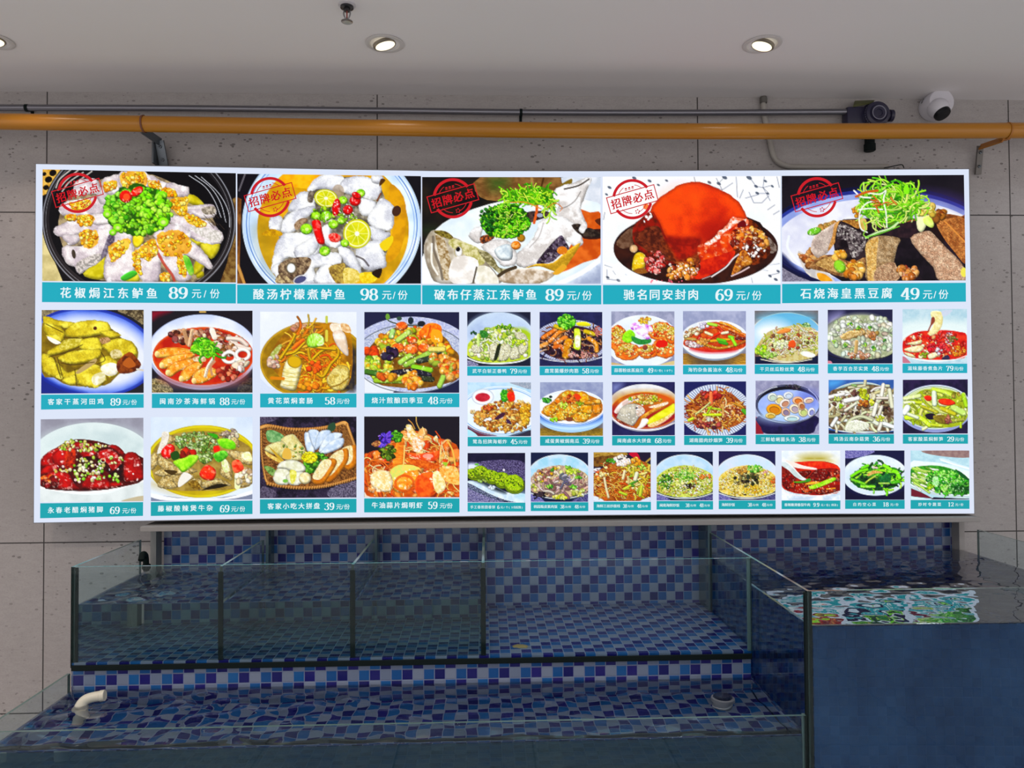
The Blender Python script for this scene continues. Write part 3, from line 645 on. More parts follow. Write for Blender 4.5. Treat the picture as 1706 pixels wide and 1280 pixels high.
@dish
def pepper_bass(p):
    p.F('#1d1b1f')
    p.P([95,100,340,100,300,190,180,290,95,330], '#b98f3c', c2='#d8b060', ts=30, smooth=False)
    for x, y, r in ((185,140,30),(240,170,26),(150,195,30),(210,215,24),(280,130,24),(130,260,24),(180,262,18),(115,150,18)): p.E(x, y, r, r*.85, '#17120c', rot=-20)
    p.P([90,560,130,700,200,860,270,1030,90,1030], '#b9ac7c', smooth=False, c2='#d3c695')
    p.P([1690,300,1690,1030,1540,1030,1600,860,1650,600,1610,350], '#8d7447', smooth=False, c2='#5e4426', ts=40)
    p.E(885,520,790,690,'#2b292d', ed=.2, R=120, vg='#3a3436')
    p.E(885,520,730,620,'#18171b')
    p.ring(885,520,778,676,9,'#c9ccd6', a=.55); p.ring(880,520,752,648,5,'#e8eaf0', a=.35)
    p.P([95,100,330,100,330,130,150,330,95,330], '#2a1e12', smooth=False, a=.0)
    for q in ([330,110,240,190,210,260],[390,112,290,200,225,280],[430,130,320,210,260,290],[500,120,420,180,350,240]): p.L(q, 9, '#d8d2cc', a=.8)
    for q in ([1290,140,1420,230,1500,350,1550,480],[1340,140,1470,240,1550,370,1590,520],[1390,150,1530,280,1610,430,1620,560]): p.L(q, 6, '#d5d7de', a=.75)
    p.P([230,600,260,430,380,250,560,190,760,140,1000,140,1250,260,1430,400,1520,620,1420,850,1330,1020,640,1020,480,960,300,800], '#a89878', c2='#6d5f50', ts=40)
    for q in ([620,200,700,165,760,200,700,260,620,260],[1240,310,1330,300,1410,370,1390,395,1290,370],[1300,660,1420,690,1350,720],[1390,700,1530,690,1530,760,1470,830,1400,760],[430,960,560,850,610,800,610,980,520,1005],[1340,850,1440,820,1390,930,1330,960],[1350,960,1400,930,1410,970,1360,990],[820,960,900,920,880,1020,780,1020],[290,480,400,490,500,480,480,540,300,530]):
        p.P(q, '#b9ad1d', c2='#d9ce4c', sh=.25, ed=.3, R=30)
    W = '#e6dedd'; G = '#c0b4ba'
    sl = [[205,600,260,562,380,530,445,562,430,612,330,656,230,648],[270,655,380,655,400,690,330,720],
      [450,545,560,520,650,540,645,680,600,800,545,860,470,905,400,955,370,900,300,865,268,780,300,735,345,745,420,745,462,690,430,620],
      [250,420,300,380,420,360,560,330,600,400,560,470,430,480,300,480,250,455],[560,270,680,250,700,300,640,380,560,360],[380,210,480,190,540,200,560,280,470,300,360,300],
      [600,190,720,150,740,240,650,300,590,250],[740,130,830,120,930,130,960,200,900,260,760,250,725,190],[960,150,1050,190,1160,240,1180,300,1060,300,960,230],[1120,210,1220,230,1275,240,1270,300,1200,310,1110,260],
      [1270,410,1420,385,1490,400,1490,470,1380,480,1290,450],[1130,480,1290,500,1430,520,1545,610,1540,690,1420,690,1290,640,1180,560],
      [700,640,800,620,830,740,850,880,790,990,640,1020,605,930,640,760],[860,760,950,720,1040,760,1050,900,1030,1010,920,1015,870,900],[1010,700,1080,640,1230,640,1320,700,1400,770,1470,890,1430,890,1330,820,1240,790,1240,900,1300,980,1220,1015,1150,960,1090,860,1040,790],[1060,560,1200,560,1290,610,1240,700,1100,690,1010,640],
      [500,480,620,480,640,540,520,550]]
    for q in sl: p.P(q, W, c2=G, ts=70, **FISH)
    p.P([640,640,690,660,640,780,560,860,600,740], '#3c3245', c2='#8a8190', ts=25, a=.85)
    p.P([380,870,560,790,560,860,440,920,400,955], '#8f8a84', c2='#d5ccc6', ts=14, a=.9); p.P([1290,560,1480,580,1550,620,1530,690,1400,650], '#b5b2a8', c2='#e6e0dc', ts=12, a=.8)
    p.P([1390,410,1490,390,1500,450,1420,460], '#6b6353', c2='#bdb3a0', ts=16, a=.8)
    for x, y in p.spots([1380,450,1500,440,1540,540,1460,540], 9): p.L([x, y, x+40, y+45], 5, '#4a3d33', a=.7)
    p.E(355,800,16,38,'#4a4038', rot=-10); p.L([1040,790,1090,880,1150,960,1170,1010], 22, '#b44b3b', a=.8); p.L([1000,700,1080,770], 16, '#b8604e', a=.8); p.L([1210,800,1230,900,1260,960], 26, '#b5523a', a=.7)
    for q in ([600,220,700,190,690,260,610,280],[740,130,920,120,950,220,880,250,750,240],[960,190,1040,200,1060,260,980,270],[1060,250,1170,260,1180,310,1090,310],[1140,340,1270,320,1280,420,1240,480,1150,420],[1240,450,1330,470,1430,540,1370,570,1270,520],[330,390,480,350,480,420,360,450],[380,490,510,480,500,560,400,560],[400,620,520,600,560,680,500,750,420,720],[640,730,760,670,820,690,760,800,660,860],[830,790,880,760,900,960,840,890],[890,730,1010,670,1040,780,960,850,900,820],[1030,640,1200,590,1300,680,1290,770,1200,800,1090,800],[1190,810,1250,810,1270,960,1220,960],[1060,950,1130,960,1130,1010,1060,1010],[300,480,380,490,370,520,300,520]):
        p.P(q, '#cd8a1c', c2='#e9bb35', a=.8, wob=14, ws=30); p.bits(q, 46, ['#f0c030','#f6d556','#e2a41c','#d58a18','#fbe68c'], 9, 19, j=16)
    p.P([850,620,910,620,920,690,870,745,830,700], '#d9c322', c2='#f2e04e', sh=.3, ed=.3, R=20)
    p.P([740,980,830,930,870,960,790,1010,745,1010], '#4aa83a', sh=.3, R=20); p.P([1240,810,1290,820,1330,940,1290,960], '#57a832', c2='#a8d060', sh=.3, R=20)
    p.E(880,430,270,205,'#2f5c10', wob=30, ws=60); p.bits(['e',880,440,268,195][0:1]+[880,440,268,195], 330, ['#6cb41c','#8fd428','#4f9a14','#a8e040','#3c7a10','#86c428'], 12, 27, j=20, hl=.2, hs=14)
    p.bits(['e',1000,390,130,120], 60, ['#8fe02c','#7ed321','#b6ee5a'], 16, 30, sh=.4); p.bits(['e',700,420,110,120], 40, ['#7fc63a','#9adf50','#59b02c'], 16, 30)
    for x, y, r in ((625,470,36),(710,580,38),(1080,530,46),(670,620,30)): p.E(x, y, r, r*.9, '#8ddb26', sh=.35, ed=.3, R=15); p.E(x, y, r*.45, r*.4, '#d4ef8a', ed=.2)
    p.E(775,322,52,52,'#cf2312', sh=.3, ed=.3, R=20, hl=.5, hs=20); p.E(780,325,26,28,'#ee6a3c', a=.8); p.E(865,280,58,34,'#d8271a', rot=-35, sh=.3, ed=.3, R=18, hl=.5, hs=20); p.E(872,275,30,14,'#f0705a', rot=-35, a=.7)

@dish
def lemon_bass(p):
    p.F('#1c1a22'); p.P([70,340,110,360,95,900,150,1050,70,1050], '#5d3b1e', smooth=False, c2='#8c6236'); p.L([80,900,130,1040], 22, '#b78d52'); p.L([140,150,90,290], 14, '#8e8a90', a=.6)
    p.E(850,560,735,690,'#aebfd8', vg='#c4d2e8'); p.E(850,555,722,672,'#dce8f4', c2='#b9cde6', ts=160)
    p.ring(850,560,700,650,8,'#4b74b8', a=.9); p.ring(850,560,678,628,5,'#6b90cc', a=.8)
    p.E(860,600,622,600,'#bd8f16', c2='#d6aa2a', ts=110, vg='#b08a1c'); p.P([240,600,330,560,340,760,400,960,330,900,270,760], '#8a7a2e', a=.5, soft=30)
    p.P([440,160,760,160,700,260,560,260,480,240], '#d79a10', c2='#e8b52a', ts=70); p.P([1330,220,1440,330,1460,560,1400,800,1300,860,1350,600,1320,400], '#cf9b1a', c2='#b8860e', ts=60)
    Wt = '#f2f3f4'; Gy = '#c6c7cf'
    p.P([420,560,560,380,720,240,900,170,1200,200,1300,400,1330,640,1260,880,1100,1000,480,1040,380,940,420,760], '#a39c8c', c2='#5f594e', ts=40)
    for q in ([750,170,900,160,940,200,900,270,740,260,660,280,690,230],[960,190,1100,170,1240,230,1220,340,1120,330,980,300,920,260],[1180,160,1260,170,1240,210,1190,200],[500,430,560,330,650,300,650,380,700,360,690,440,600,450,520,450],[440,560,520,470,640,430,710,420,660,480,600,520,530,620,450,620],[350,520,430,500,420,600,350,600],
      [1100,350,1200,380,1180,460,1110,480,1080,420],[1150,500,1220,400,1270,350,1345,410,1345,560,1290,600,1180,570],[1160,580,1270,620,1320,640,1280,690,1190,690],[1170,710,1240,700,1280,850,1270,910,1120,920,1050,820,1080,740],
      [440,660,560,640,700,650,740,740,700,830,600,860,500,820,400,900,360,920,390,780],[560,760,720,660,730,750,640,830,560,830],[660,840,780,800,920,810,900,880,780,900,690,920,720,1040,560,1040,620,950],[730,960,800,900,880,930,900,1040,720,1040],[900,750,960,760,1020,800,1070,900,1080,980,1020,930,950,850],[770,590,830,580,840,700,920,710,890,740,820,730,780,680],[360,920,420,900,430,1000,380,960]):
        p.P(q, Wt, c2=Gy, ts=80, **FISH)
    p.P([540,560,600,510,650,520,620,560,560,610], '#7d6248', c2='#a89078', ts=20); p.P([660,290,700,300,690,380,650,370], '#8f8478', c2='#5d5248', ts=14)
    p.P([410,900,520,840,640,830,680,860,640,950,540,1030,440,1030], '#57463a', c2='#a38e72', ts=24, tx=.2); p.P([390,1000,440,960,520,1040,400,1045], '#c6b48a', c2='#6d5a48', ts=18)
    p.E(515,920,34,38,'#eef0ee', ed=.3, R=12); p.ring(515,920,42,46,9,'#6d6250'); p.E(590,1015,50,26,'#54567a', rot=-20); p.ring(590,1015,56,32,7,'#c9cad6',rot=-20)
    p.P([820,920,920,880,960,900,940,1040,880,1040], '#7a6238', c2='#b8a054', ts=18); p.P([950,920,1060,940,1080,1010,1030,1045,950,1045], '#c6b050', c2='#e5d48a', ts=20); p.P([1080,960,1220,960,1200,1030,1100,1040], '#d2b416', c2='#e8d04a', ts=20)
    p.P([1180,950,1260,920,1240,1000,1190,980], '#2d2018'); p.E(1380,445,36,45,'#4a3228', rot=20); p.P([1250,180,1290,190,1240,240], '#55391a'); p.E(900,290,50,60,'#a59078', a=.6); p.L([1050,820,1110,850,1150,900], 16, '#4c4648', a=.7); p.L([1220,360,1250,300], 12, '#7a4a2a')
    p.P([270,650,350,600,440,630,420,660], '#c9a018', c2='#a87d10', ts=20); p.P([1240,720,1340,650,1350,700,1290,780], '#d8c02a')
    def lemon(x, y, rx, ry, rot):
        p.E(x, y, rx, ry, '#c8c81c', rot=rot, ed=.2, R=14); p.E(x, y, rx*.88, ry*.88, '#f2efb0', rot=rot); p.E(x, y, rx*.80, ry*.80, '#d3d032', c2='#b9bf1e', ts=30, rot=rot)
        for k in range(9):
            a = math.radians(rot+k*40); p.L([x, y, x+rx*.78*math.cos(a), y+ry*.78*math.sin(a)], 5, '#efeb9a', a=.75)
        p.E(x, y, rx*.16, ry*.16, '#fbf6d8')
    lemon(800,345,98,75,10); lemon(1055,635,115,122,0)
    p.bits(['e',790,480,110,60], 40, ['#4d6a1a','#7fb024','#9ccc30'], 10, 22); p.bits(['e',930,500,140,50], 30, ['#8db92a','#b5d24a','#5e8a20','#e8eed8'], 10, 20)
    for x, y, r in ((720,490,38),(805,490,46),(860,560,42),(925,530,34),(640,600,50),(790,780,46),(955,715,36),(940,360,38),(1085,300,38)):
        p.E(x, y, r, r*.9, '#74b81a', c2='#a6da36', ts=20, sh=.35, ed=.35, R=16, hl=.25, hs=14); p.E(x+4, y+2, r*.3, r*.28, '#d9ee9c', a=.8)
    for x, y, rx, ry, ro in ((885,420,34,75,8),(980,440,42,40,0),(1040,365,48,42,0),(1050,320,40,28,30)): p.E(x, y, rx, ry, '#c8161c', rot=ro, sh=.3, ed=.3, R=20, hl=.5, hs=20)
    p.P([685,535,750,530,770,620,790,715,735,715,700,620], '#d3201c', sh=.3, ed=.25, R=25, hl=.3); p.P([820,650,870,630,920,660,900,705,840,700], '#c92422', c2='#f08a7c', ts=20, sh=.2); p.glints(['e',900,480,160,120], 30, 3, 8)

@dish
def steamed_bass(p):
    p.F('#2c2620', c2='#1c1a1c', ts=120); p.P([560,130,1240,130,1200,260,800,330,560,300], '#6e5030', c2='#8d6c44', ts=60, st=.5); p.P([640,130,790,130,780,220,660,240], '#3d5a28', a=.8, soft=20); p.L([1000,140,1010,240], 24, '#a98a58', a=.7); p.L([1100,140,1080,220], 16, '#463018', a=.8)
    p.P([1250,130,1600,130,1600,430,1480,430,1380,300], '#d8dbe2', c2='#c2c9d4', ts=80); p.E(120,580,70,30,'#33492a', a=.6, soft=20)
    p.P([60,1045,75,800,180,580,400,440,760,330,1150,290,1500,330,1610,420,1610,850,1400,1045], '#cfdbe4', c2='#e6ecf0', ts=150)
    p.P([1600,830,1600,1045,1320,1045], '#b7c0d4', smooth=False, c2='#dde4ee'); p.L([1220,1045,1420,950,1610,820], 40, '#eef2f6'); p.P([1610,900,1610,1045,1360,1045,1500,990], '#7d86a0', a=.7, soft=20)
    p.P([1400,410,1500,430,1600,450,1600,780,1440,860,1260,940,1220,900,1340,700,1440,580], '#b4521a', c2='#cf7030', ts=80); p.P([1430,600,1600,570,1600,650,1450,655], '#3a2320'); p.P([1540,500,1600,480,1600,550], '#5a3020')
    p.P([1240,200,1340,140,1340,190,1300,210], '#7d6a2a'); Wt = '#f0eeee'; Gy = '#c8c3c0'
    for q in ([1480,140,1500,160,1440,300,1410,420,1460,520,1450,600,1400,580,1350,540,1280,560,1140,600,1160,500,1240,380,1190,280,1240,220,1380,180],[1080,510,1180,480,1250,470,1380,550,1430,680,1380,720,1280,650,1180,700,1060,850,960,890,880,880,870,800,960,720,1040,620],[580,720,700,670,820,700,860,780,850,870,760,880,690,820],[470,630,520,570,580,560,560,640,600,660,540,690]):
        p.P(q, Wt, c2=Gy, ts=90, **FISH)
    p.L([1490,145,1400,200,1280,230], 12, '#3f3226'); p.L([1420,250,1370,330,1300,380,1240,400], 8, '#8d8886'); p.L([1100,520,1060,640,980,730], 9, '#a7a2a0', a=.8)
    p.P([690,740,780,700,830,730,830,830,740,840,690,790], '#b8c4cc', c2='#dfe6e8', ts=40, sh=.3, ed=.3, R=30)
    p.P([1040,860,1130,740,1240,630,1280,660,1330,770,1250,790,1180,850,1090,870], '#2e2430', c2='#6a5e70', ts=24, hl=.3, hs=16); p.P([940,910,1040,870,1180,860,1300,760,1420,690,1340,830,1250,940,1180,930,1060,890], '#a8862a', c2='#cfa83c', ts=30, sh=.2, R=20); p.E(1260,755,45,35,'#c77a2a', hl=.3)
    p.P([1340,540,1420,530,1400,580,1440,610,1480,560,1580,600,1580,640,1430,630], '#4b4038', c2='#2a2220', ts=20)
    p.P([80,760,110,640,170,580,280,630,380,660,460,720,550,750,600,800,640,880,700,960,720,1040,230,1040,130,940], '#ddd7cc', c2='#a59a88', ts=70, sh=.15, ed=.25, R=60)
    p.P([320,650,440,690,560,750,600,860,520,880,440,800,330,740,290,690], '#a5a05a', c2='#d8d2a8', ts=22, a=.9); p.P([180,620,240,630,300,800,330,960,260,1010,230,900], '#8a7048', c2='#cbbfa8', ts=22); p.L([160,640,170,760,220,900,240,1000], 22, '#6e6458', a=.8); p.L([150,700,150,860,200,960], 16, '#efe9e0', a=.9); p.L([100,700,110,860,170,950], 16, '#8d8070', a=.6)
    p.P([170,590,260,590,330,640,300,660,200,620], '#57481e', c2='#8c8040', ts=16); p.P([540,750,620,770,680,830,720,900,800,920,740,960,660,900,590,830], '#6d6644', c2='#b5ae8c', ts=18)
    p.E(378,765,30,42,'#f2f0ee', ed=.3, R=14); p.E(372,745,18,20,'#1e1c20'); p.ring(378,768,36,48,7,'#a59a70', a=.8); p.P([330,830,420,800,540,840,530,960,480,1035,330,1035,290,950], '#f0edea', c2='#d4cec8', ts=60)
    p.P([530,900,640,900,720,1040,520,1040], '#ece9e2', c2='#d2cdbc', ts=50); p.L([530,900,500,1030], 14, '#5e564c'); p.P([730,960,860,910,1020,910,1180,940,1200,960,1060,1040,760,1030], '#d9cfc4', c2='#a08c74', ts=40, sh=.2); p.L([720,970,780,930,860,900], 30, '#4c4030'); p.P([1180,950,1260,880,1300,900,1230,960], '#cfa03a')
    p.P([560,640,640,620,680,650,580,700], '#3a2a28', c2='#b3663a', ts=18); p.E(865,712,42,38,'#d3801c', sh=.35, ed=.3, R=20, hl=.4); p.E(910,650,34,34,'#a87c24', sh=.3, ed=.3); p.P([950,430,1130,420,1150,460,1040,500,960,520], '#2d2428', c2='#5c4a44', ts=20); p.L([1045,340,1040,430,1020,520], 22, '#c8622a'); p.E(1070,455,26,18,'#9aa0b0')
    p.P([740,270,900,240,1090,210,1190,300,1200,420,1080,370,950,360,820,340], '#4a8a14', wob=20, a=.9); p.strands([760,270,960,230,1130,220,1180,300,1180,340,800,340], 130, ['#7ed321','#a6ea3a','#5cb018','#c0f05a','#3f8a10'], 12, 90, curl=.8); p.strands([1080,330,1180,330,1200,420,1120,460], 14, ['#8ed62a','#b6e84a'], 11, 90, ang=(60,120), curl=.3)
    p.L([820,345,950,345,1080,400], 9, '#c88a3a'); p.L([1130,390,1200,350,1260,390,1240,420], 7, '#c07838')
    p.E(775,510,205,148,'#2b5a0c', wob=26, ws=50); p.bits(['e',775,505,205,145], 330, ['#3f8f10','#5cb41a','#7fd32a','#9be83c','#2e6c0c','#6ec820'], 9, 24, asp=(.4,.9), j=22); p.strands(['e',770,500,190,130], 90, ['#a9ee48','#86da2c','#c4f56c'], 7, 40, curl=.6); p.bits(['e',640,480,80,110], 60, ['#2d6a2a','#3a8030','#1f4c18'], 9, 18)

@dish
def red_pork(p):
    p.F('#e3e6ee', c2='#eef1f6', ts=200)
    for q in ([1040,140,1090,240,1180,180],[1090,240,960,190],[1060,180,1110,130],[1210,130,1220,300],[1330,140,1380,210,1440,220,1520,200],[1440,220,1490,270,1390,270],[1450,130,1440,220,1500,330],[1490,290,1430,350,1360,350,1320,260],[1480,410,1540,370],[1530,450,1580,420],[1560,130,1580,220],[1290,310,1400,280],[110,920,110,1000,200,1010],[150,900,90,880],[180,960,160,930],[1340,990,1350,1030],[1490,970,1580,950],[1430,920,1480,930],[1240,310,1270,240],[90,430,80,490],[1500,880,1580,870],[850,130,860,170]): p.L(q, 6, '#6d7180', a=.7, smooth=False)
    for x, y, r in ((1110,132,24),(1060,185,20),(980,175,18),(1320,135,26),(1380,210,18),(1390,268,18),(1480,272,14),(1520,210,14),(1460,165,16),(470,160,18),(545,195,14),(615,158,14),(130,215,18),(340,135,20),(105,275,14),(115,985,16),(205,1010,18),(270,960,10),(1570,935,16),(1500,975,16),(1550,1005,18)): p.E(x, y, r, r*.6, '#4d5564', rot=30, a=.85)
    p.P([80,640,330,470,600,330,1300,380,1560,600,1580,800,1400,960,1100,1045,500,1045,200,960], '#dfe4ea', c2='#eef1f5', ts=120, soft=20)
    p.E(866,735,702,312,'#2e1a18', c2='#43251c', ts=70); p.P([330,545,520,470,1300,470,1480,640,1400,700,330,700], '#2e1a18'); p.P([190,680,330,550,330,700,240,740], '#5c4030', c2='#7d6250', ts=30, a=.9); p.P([1480,640,1565,740,1500,780], '#4d3c34', c2='#8a7c74', ts=18)
    p.P([1080,480,1300,480,1420,570,1490,700,1500,780,1420,860,1330,880,1200,820], '#3a1c12', c2='#7d3a18', ts=30)
    p.P([330,560,400,480,480,420,560,500,600,640,640,730,720,840,640,880,560,850,440,800,340,700], '#8d2418', c2='#5c2418', ts=40, sh=.2, R=30); p.P([340,650,460,560,560,560,620,720,700,840,560,830,420,740], '#4c241a', c2='#7d4028', ts=26)
    p.P([560,680,700,690,860,730,900,820,860,880,720,880,640,820], '#5c2a18', c2='#8a4624', ts=24); 
    for q in ([640,720,760,800,860,830],[660,770,760,840],[700,860,800,850,860,840]): p.L(q, 10, '#a8683a', a=.7)
    p.P([478,415,492,375,560,300,690,210,760,180,820,170,900,172,960,188,1060,230,1150,275,1230,340,1280,420,1312,490,1240,488,1180,500,1100,570,1000,665,890,745,800,735,720,745,650,700,610,650,570,560,540,500,500,450], '#cc3a0e', c2='#dc5016', ts=160, vg='#a42a0c', ed=.28, R=40, tx=.06, smooth=False, wob=6)
    p.P([600,640,760,650,900,650,900,740,840,800,720,840,660,760], '#a82c10', c2='#7d2010', ts=40, soft=6)
    p.P([480,400,560,280,690,205,820,172,940,180,1060,230,900,260,720,300,600,380], '#e0601c', a=.0, soft=60); p.E(800,330,230,110,'#e2641e', a=.35, soft=34); p.L([500,430,560,540,600,640,700,700,840,715],14,'#7d1a0c',a=.6); p.P([640,640,760,650,900,640,880,690,740,690], '#7d1c10', a=.6, soft=14); p.P([940,560,1080,480,1110,540,1000,640,950,650], '#8f1c18', a=.55, soft=22)
    p.P([880,720,1000,660,1110,560,1180,490,1300,490,1320,560,1240,680,1180,800,1080,900,940,980,800,1010,820,940,900,860,880,790], '#b8330f', c2='#d4571a', ts=50, sh=.25, ed=.3, R=30, hl=.35, hs=30); p.P([900,860,1060,800,1200,760,1150,860,1000,960,860,1000], '#a82412', c2='#c83a18', ts=40)
    p.P([930,710,1000,660,1080,580,1150,520,1180,470,1250,480,1310,500,1300,540,1220,520,1170,560,1100,610,1040,680,960,725], '#f4e4e0', c2='#d8704c', ts=26, wob=14, ws=30); p.P([1220,530,1280,500,1300,580,1240,590], '#6a1420')
    p.bits([1180,600,1300,560,1420,600,1480,720,1420,740,1300,700,1240,760,1180,740], 60, ['#a8481c','#d98a3c','#c85f28','#8a3418','#e8a85c','#6d2612'], 18, 42, hl=.5, hs=20); p.bits([1330,560,1440,600,1490,740,1380,700], 20, ['#c08038','#e0a850','#7d4018'], 20, 36, hl=.6)
    p.glints([1240,720,1380,700,1470,770,1400,830,1280,820], 22, 5, 16)
    p.P([1170,960,1240,780,1290,760,1350,860,1270,900,1220,950], '#8a4a20', c2='#c88a3c', ts=20, sh=.3, hl=.4); p.L([1000,980,1120,900,1180,830,1230,790], 12, '#d8c8c8'); p.L([1170,975,1250,940,1320,900], 12, '#c8b0b0'); p.L([920,1000,990,975], 8,'#a89090')
    p.P([320,900,340,800,390,770,440,810,430,900,370,940,330,930], '#cda81c', c2='#e8cc3c', ts=30, sh=.3, ed=.35, R=30, hl=.4); p.E(335,740,34,34,'#d8b488', ed=.3, hl=.4); p.E(400,930,60,24,'#8a5a28', hl=.3)
    p.bits(['e',520,860,80,90], 40, ['#b03a34','#c8524a','#8a2a24','#e08a84'], 14, 34, hl=.6, hs=12); p.bits([610,930,680,870,820,850,890,900,840,980,700,1010,620,980], 45, ['#c87a28','#e09a3c','#a8521c','#8a3a18','#e8b468'], 16, 36, hl=.5, hs=16); p.glints([640,870,880,860,880,960,640,980], 24, 4, 12); p.glints([420,500,480,410,480,480,430,520], 6, 8, 18); p.E(440,380,24,26,'#e8804c'); p.glints([480,1000,760,1010,740,1035,480,1030], 14, 4, 12, '#d86a7c')

@dish
def black_tofu(p):
    p.F('#1f1c24', vg='#3a3440', c2='#26222a', ts=100); p.P([60,860,200,960,420,1000,60,1000], '#6c6878', c2='#908c9c', ts=12)
    p.E(870,640,960,440,'#1c1e3e'); p.E(870,640,930,410,'#3f50a8', c2='#2c3478', ts=200); p.E(870,645,905,385,'#aab6dc', c2='#8a98cc', ts=200); p.E(880,655,860,350,'#dfe0e6', c2='#c4c6da', ts=160)
    p.P([1180,250,1400,260,1600,330,1600,420,1400,330,1220,300], '#4a3c78', a=.7, soft=20); p.L([120,620,110,720,200,850], 20, '#e6ecf2', a=.6); p.P([60,760,200,900,450,1000,330,1000,60,850], '#1e2146', a=.9, soft=6); p.P([200,740,350,860,500,1000,300,960,220,850], '#b8b4b4', c2='#d4ccc4', ts=40)
    p.P([1340,500,1420,440,1560,460,1600,480,1600,900,1500,760,1420,640], '#8a5a34', c2='#6b3f22', ts=40, sh=.2); p.P([600,480,1600,560,1600,1000,560,1000,500,760], '#211a20', c2='#322430', ts=80)
    p.P([810,510,1000,490,1190,480,1190,590,1120,640,960,620,820,600], '#2a2028', c2='#3a2a30', ts=40); p.L([815,515,960,520,1190,485], 14, '#8a5a34')
    p.bits(['e',680,420,40,40], 14, ['#b0762a','#d29a3c'], 14, 28); p.bits([350,560,440,500,520,500,440,560], 22, ['#b08a4c','#c8a468'], 14, 26); p.bits([200,760,330,740,340,820,290,880,230,830], 34, ['#c08a50','#a8683a','#d8a870','#8a5a34'], 16, 36, hl=.4)
    p.P([300,720,330,620,420,560,540,500,500,640,440,760,360,800,320,770], '#c2b4aa', c2='#a4948c', ts=40, sh=.2, R=30, tx=.15); p.P([500,520,560,490,540,600,470,720,440,740,480,620], '#a87a44', c2='#c89a60', ts=20, tx=.2)
    p.P([540,500,660,490,740,560,760,640,700,700,760,760,700,860,600,880,540,760,500,700], '#1f181e', c2='#3c3034', ts=40); p.P([540,520,660,560,760,640,720,760,640,800,600,660,520,640], '#332a2e', c2='#8d8484', ts=16, hl=.5, hs=14); p.P([560,490,700,490,700,560,620,520], '#b88a4c', c2='#8a6030', ts=14)
    p.P([290,880,380,790,500,780,640,840,760,800,740,940,560,960,420,920], '#6d4a30', c2='#a88458', ts=26, sh=.2, tx=.2); p.P([340,850,470,790,600,850,560,930,440,900], '#9a7848', c2='#c8a870', ts=16, tx=.2)
    p.P([760,680,860,620,1040,640,1030,720,990,850,1040,900,1010,1000,770,1000,760,850], '#8d7456', c2='#b09a7c', ts=30, sh=.15, ed=.25, R=30, tx=.28); p.P([760,690,860,630,850,760,830,1000,775,1000,765,850], '#b89254', c2='#d8b880', ts=18, tx=.25); p.P([850,890,980,840,1040,900,1010,1000,830,1000], '#94745c', c2='#b4987c', ts=16, tx=.3)
    p.P([1050,660,1180,660,1290,860,1340,1000,1240,1000,1180,910,1040,900,1000,820], '#16121a', c2='#261e28', ts=60); p.P([1130,640,1270,580,1330,610,1430,720,1540,830,1590,920,1590,1000,1370,1000,1320,890,1220,780], '#aa8870', c2='#c4a890', ts=26, sh=.12, ed=.3, R=26, tx=.34); p.P([1300,560,1390,500,1420,640,1400,680,1330,610], '#2a1a1c')
    p.P([1350,510,1440,480,1590,480,1600,700,1590,860,1500,760,1410,640], '#8c5630', c2='#b07a48', ts=26, tx=.3); p.L([1420,500,1500,580,1600,690], 12, '#c88a4a'); p.bits([1310,440,1420,420,1440,470,1340,490], 30, ['#b0763a','#d09a58','#8a5228'], 16, 36)
    p.P([990,390,1090,380,1100,460,1010,480], '#3a2a20', c2='#c8b08a', ts=20); p.bits(['e',660,900,70,70], 36, ['#d8a03c','#c08028','#e8c068','#a86a24'], 20, 40, hl=.5); p.bits(['e',1100,930,80,50], 34, ['#c88a48','#b0703a','#a05a3a','#e0b070'], 18, 40, hl=.4); p.bits(['e',530,790,50,40], 12, ['#d0942c','#e8bc5c'], 18, 34, hl=.5); p.P([350,930,420,940,480,1000,380,995], '#c8861c', c2='#e0a83c')
    p.E(540,875,46,58,'#8fc83a', rot=-35, sh=.35, ed=.35, R=25, hl=.4); p.E(330,580,60,32,'#74b83a', rot=-15, sh=.3, ed=.3, hl=.6, hs=20); p.E(1575,930,26,40,'#d8d060')
    p.P([1190,450,1260,440,1270,520,1230,590,1190,560], '#dfe0b8', sh=.2, ed=.2); p.P([1240,470,1290,450,1330,520,1310,555,1250,520], '#b8d44a', c2='#d8e88a', sh=.3); p.P([700,480,760,480,770,570,720,560], '#d8c888', c2='#b89a50'); p.bits(['e',1270,410,90,50], 26, ['#d8c46a','#e8d888','#b8a040'], 18, 34)
    p.E(960,360,240,160,'#57902a', wob=30, ws=60, a=.75); p.strands(['e',950,340,230,150], 230, ['#7fd02a','#9be83c','#5cae1c','#b8f05a','#3f8a1a','#d2f58c'], 13, 150, curl=.9, j=18); p.strands(['e',1130,330,110,110], 60, ['#86d62c','#a8e84a','#d0f080','#68b420'], 14, 120, curl=.6)
    p.P([1080,220,1110,185,1125,260,1090,270], '#86d62c'); p.L([745,175,745,260], 14, '#b4dc6c'); p.L([665,240,720,290,800,300], 14, '#e8ece8'); p.L([820,210,850,160,910,150,950,170], 12, '#a8e84a')
    for q in ([930,250,910,320,930,430,935,550],[880,330,780,340,720,400,705,480,720,560,770,590],[780,260,880,270,930,240],[700,400,800,390,900,400]): p.L(q, 11, '#e9f0dc')
    p.L([680,290,760,255,860,240], 20, '#b8622a'); p.L([760,635,860,590,960,560,1030,510], 16, '#bcd8a0'); p.L([760,630,880,600,1040,540], 9, '#6cb03a'); p.L([740,500,760,560,740,610,780,640], 8, '#8cc84a'); p.strands(['e',900,340,160,40], 10, ['#b8602a','#c87a3c'], 12, 70, curl=.3)

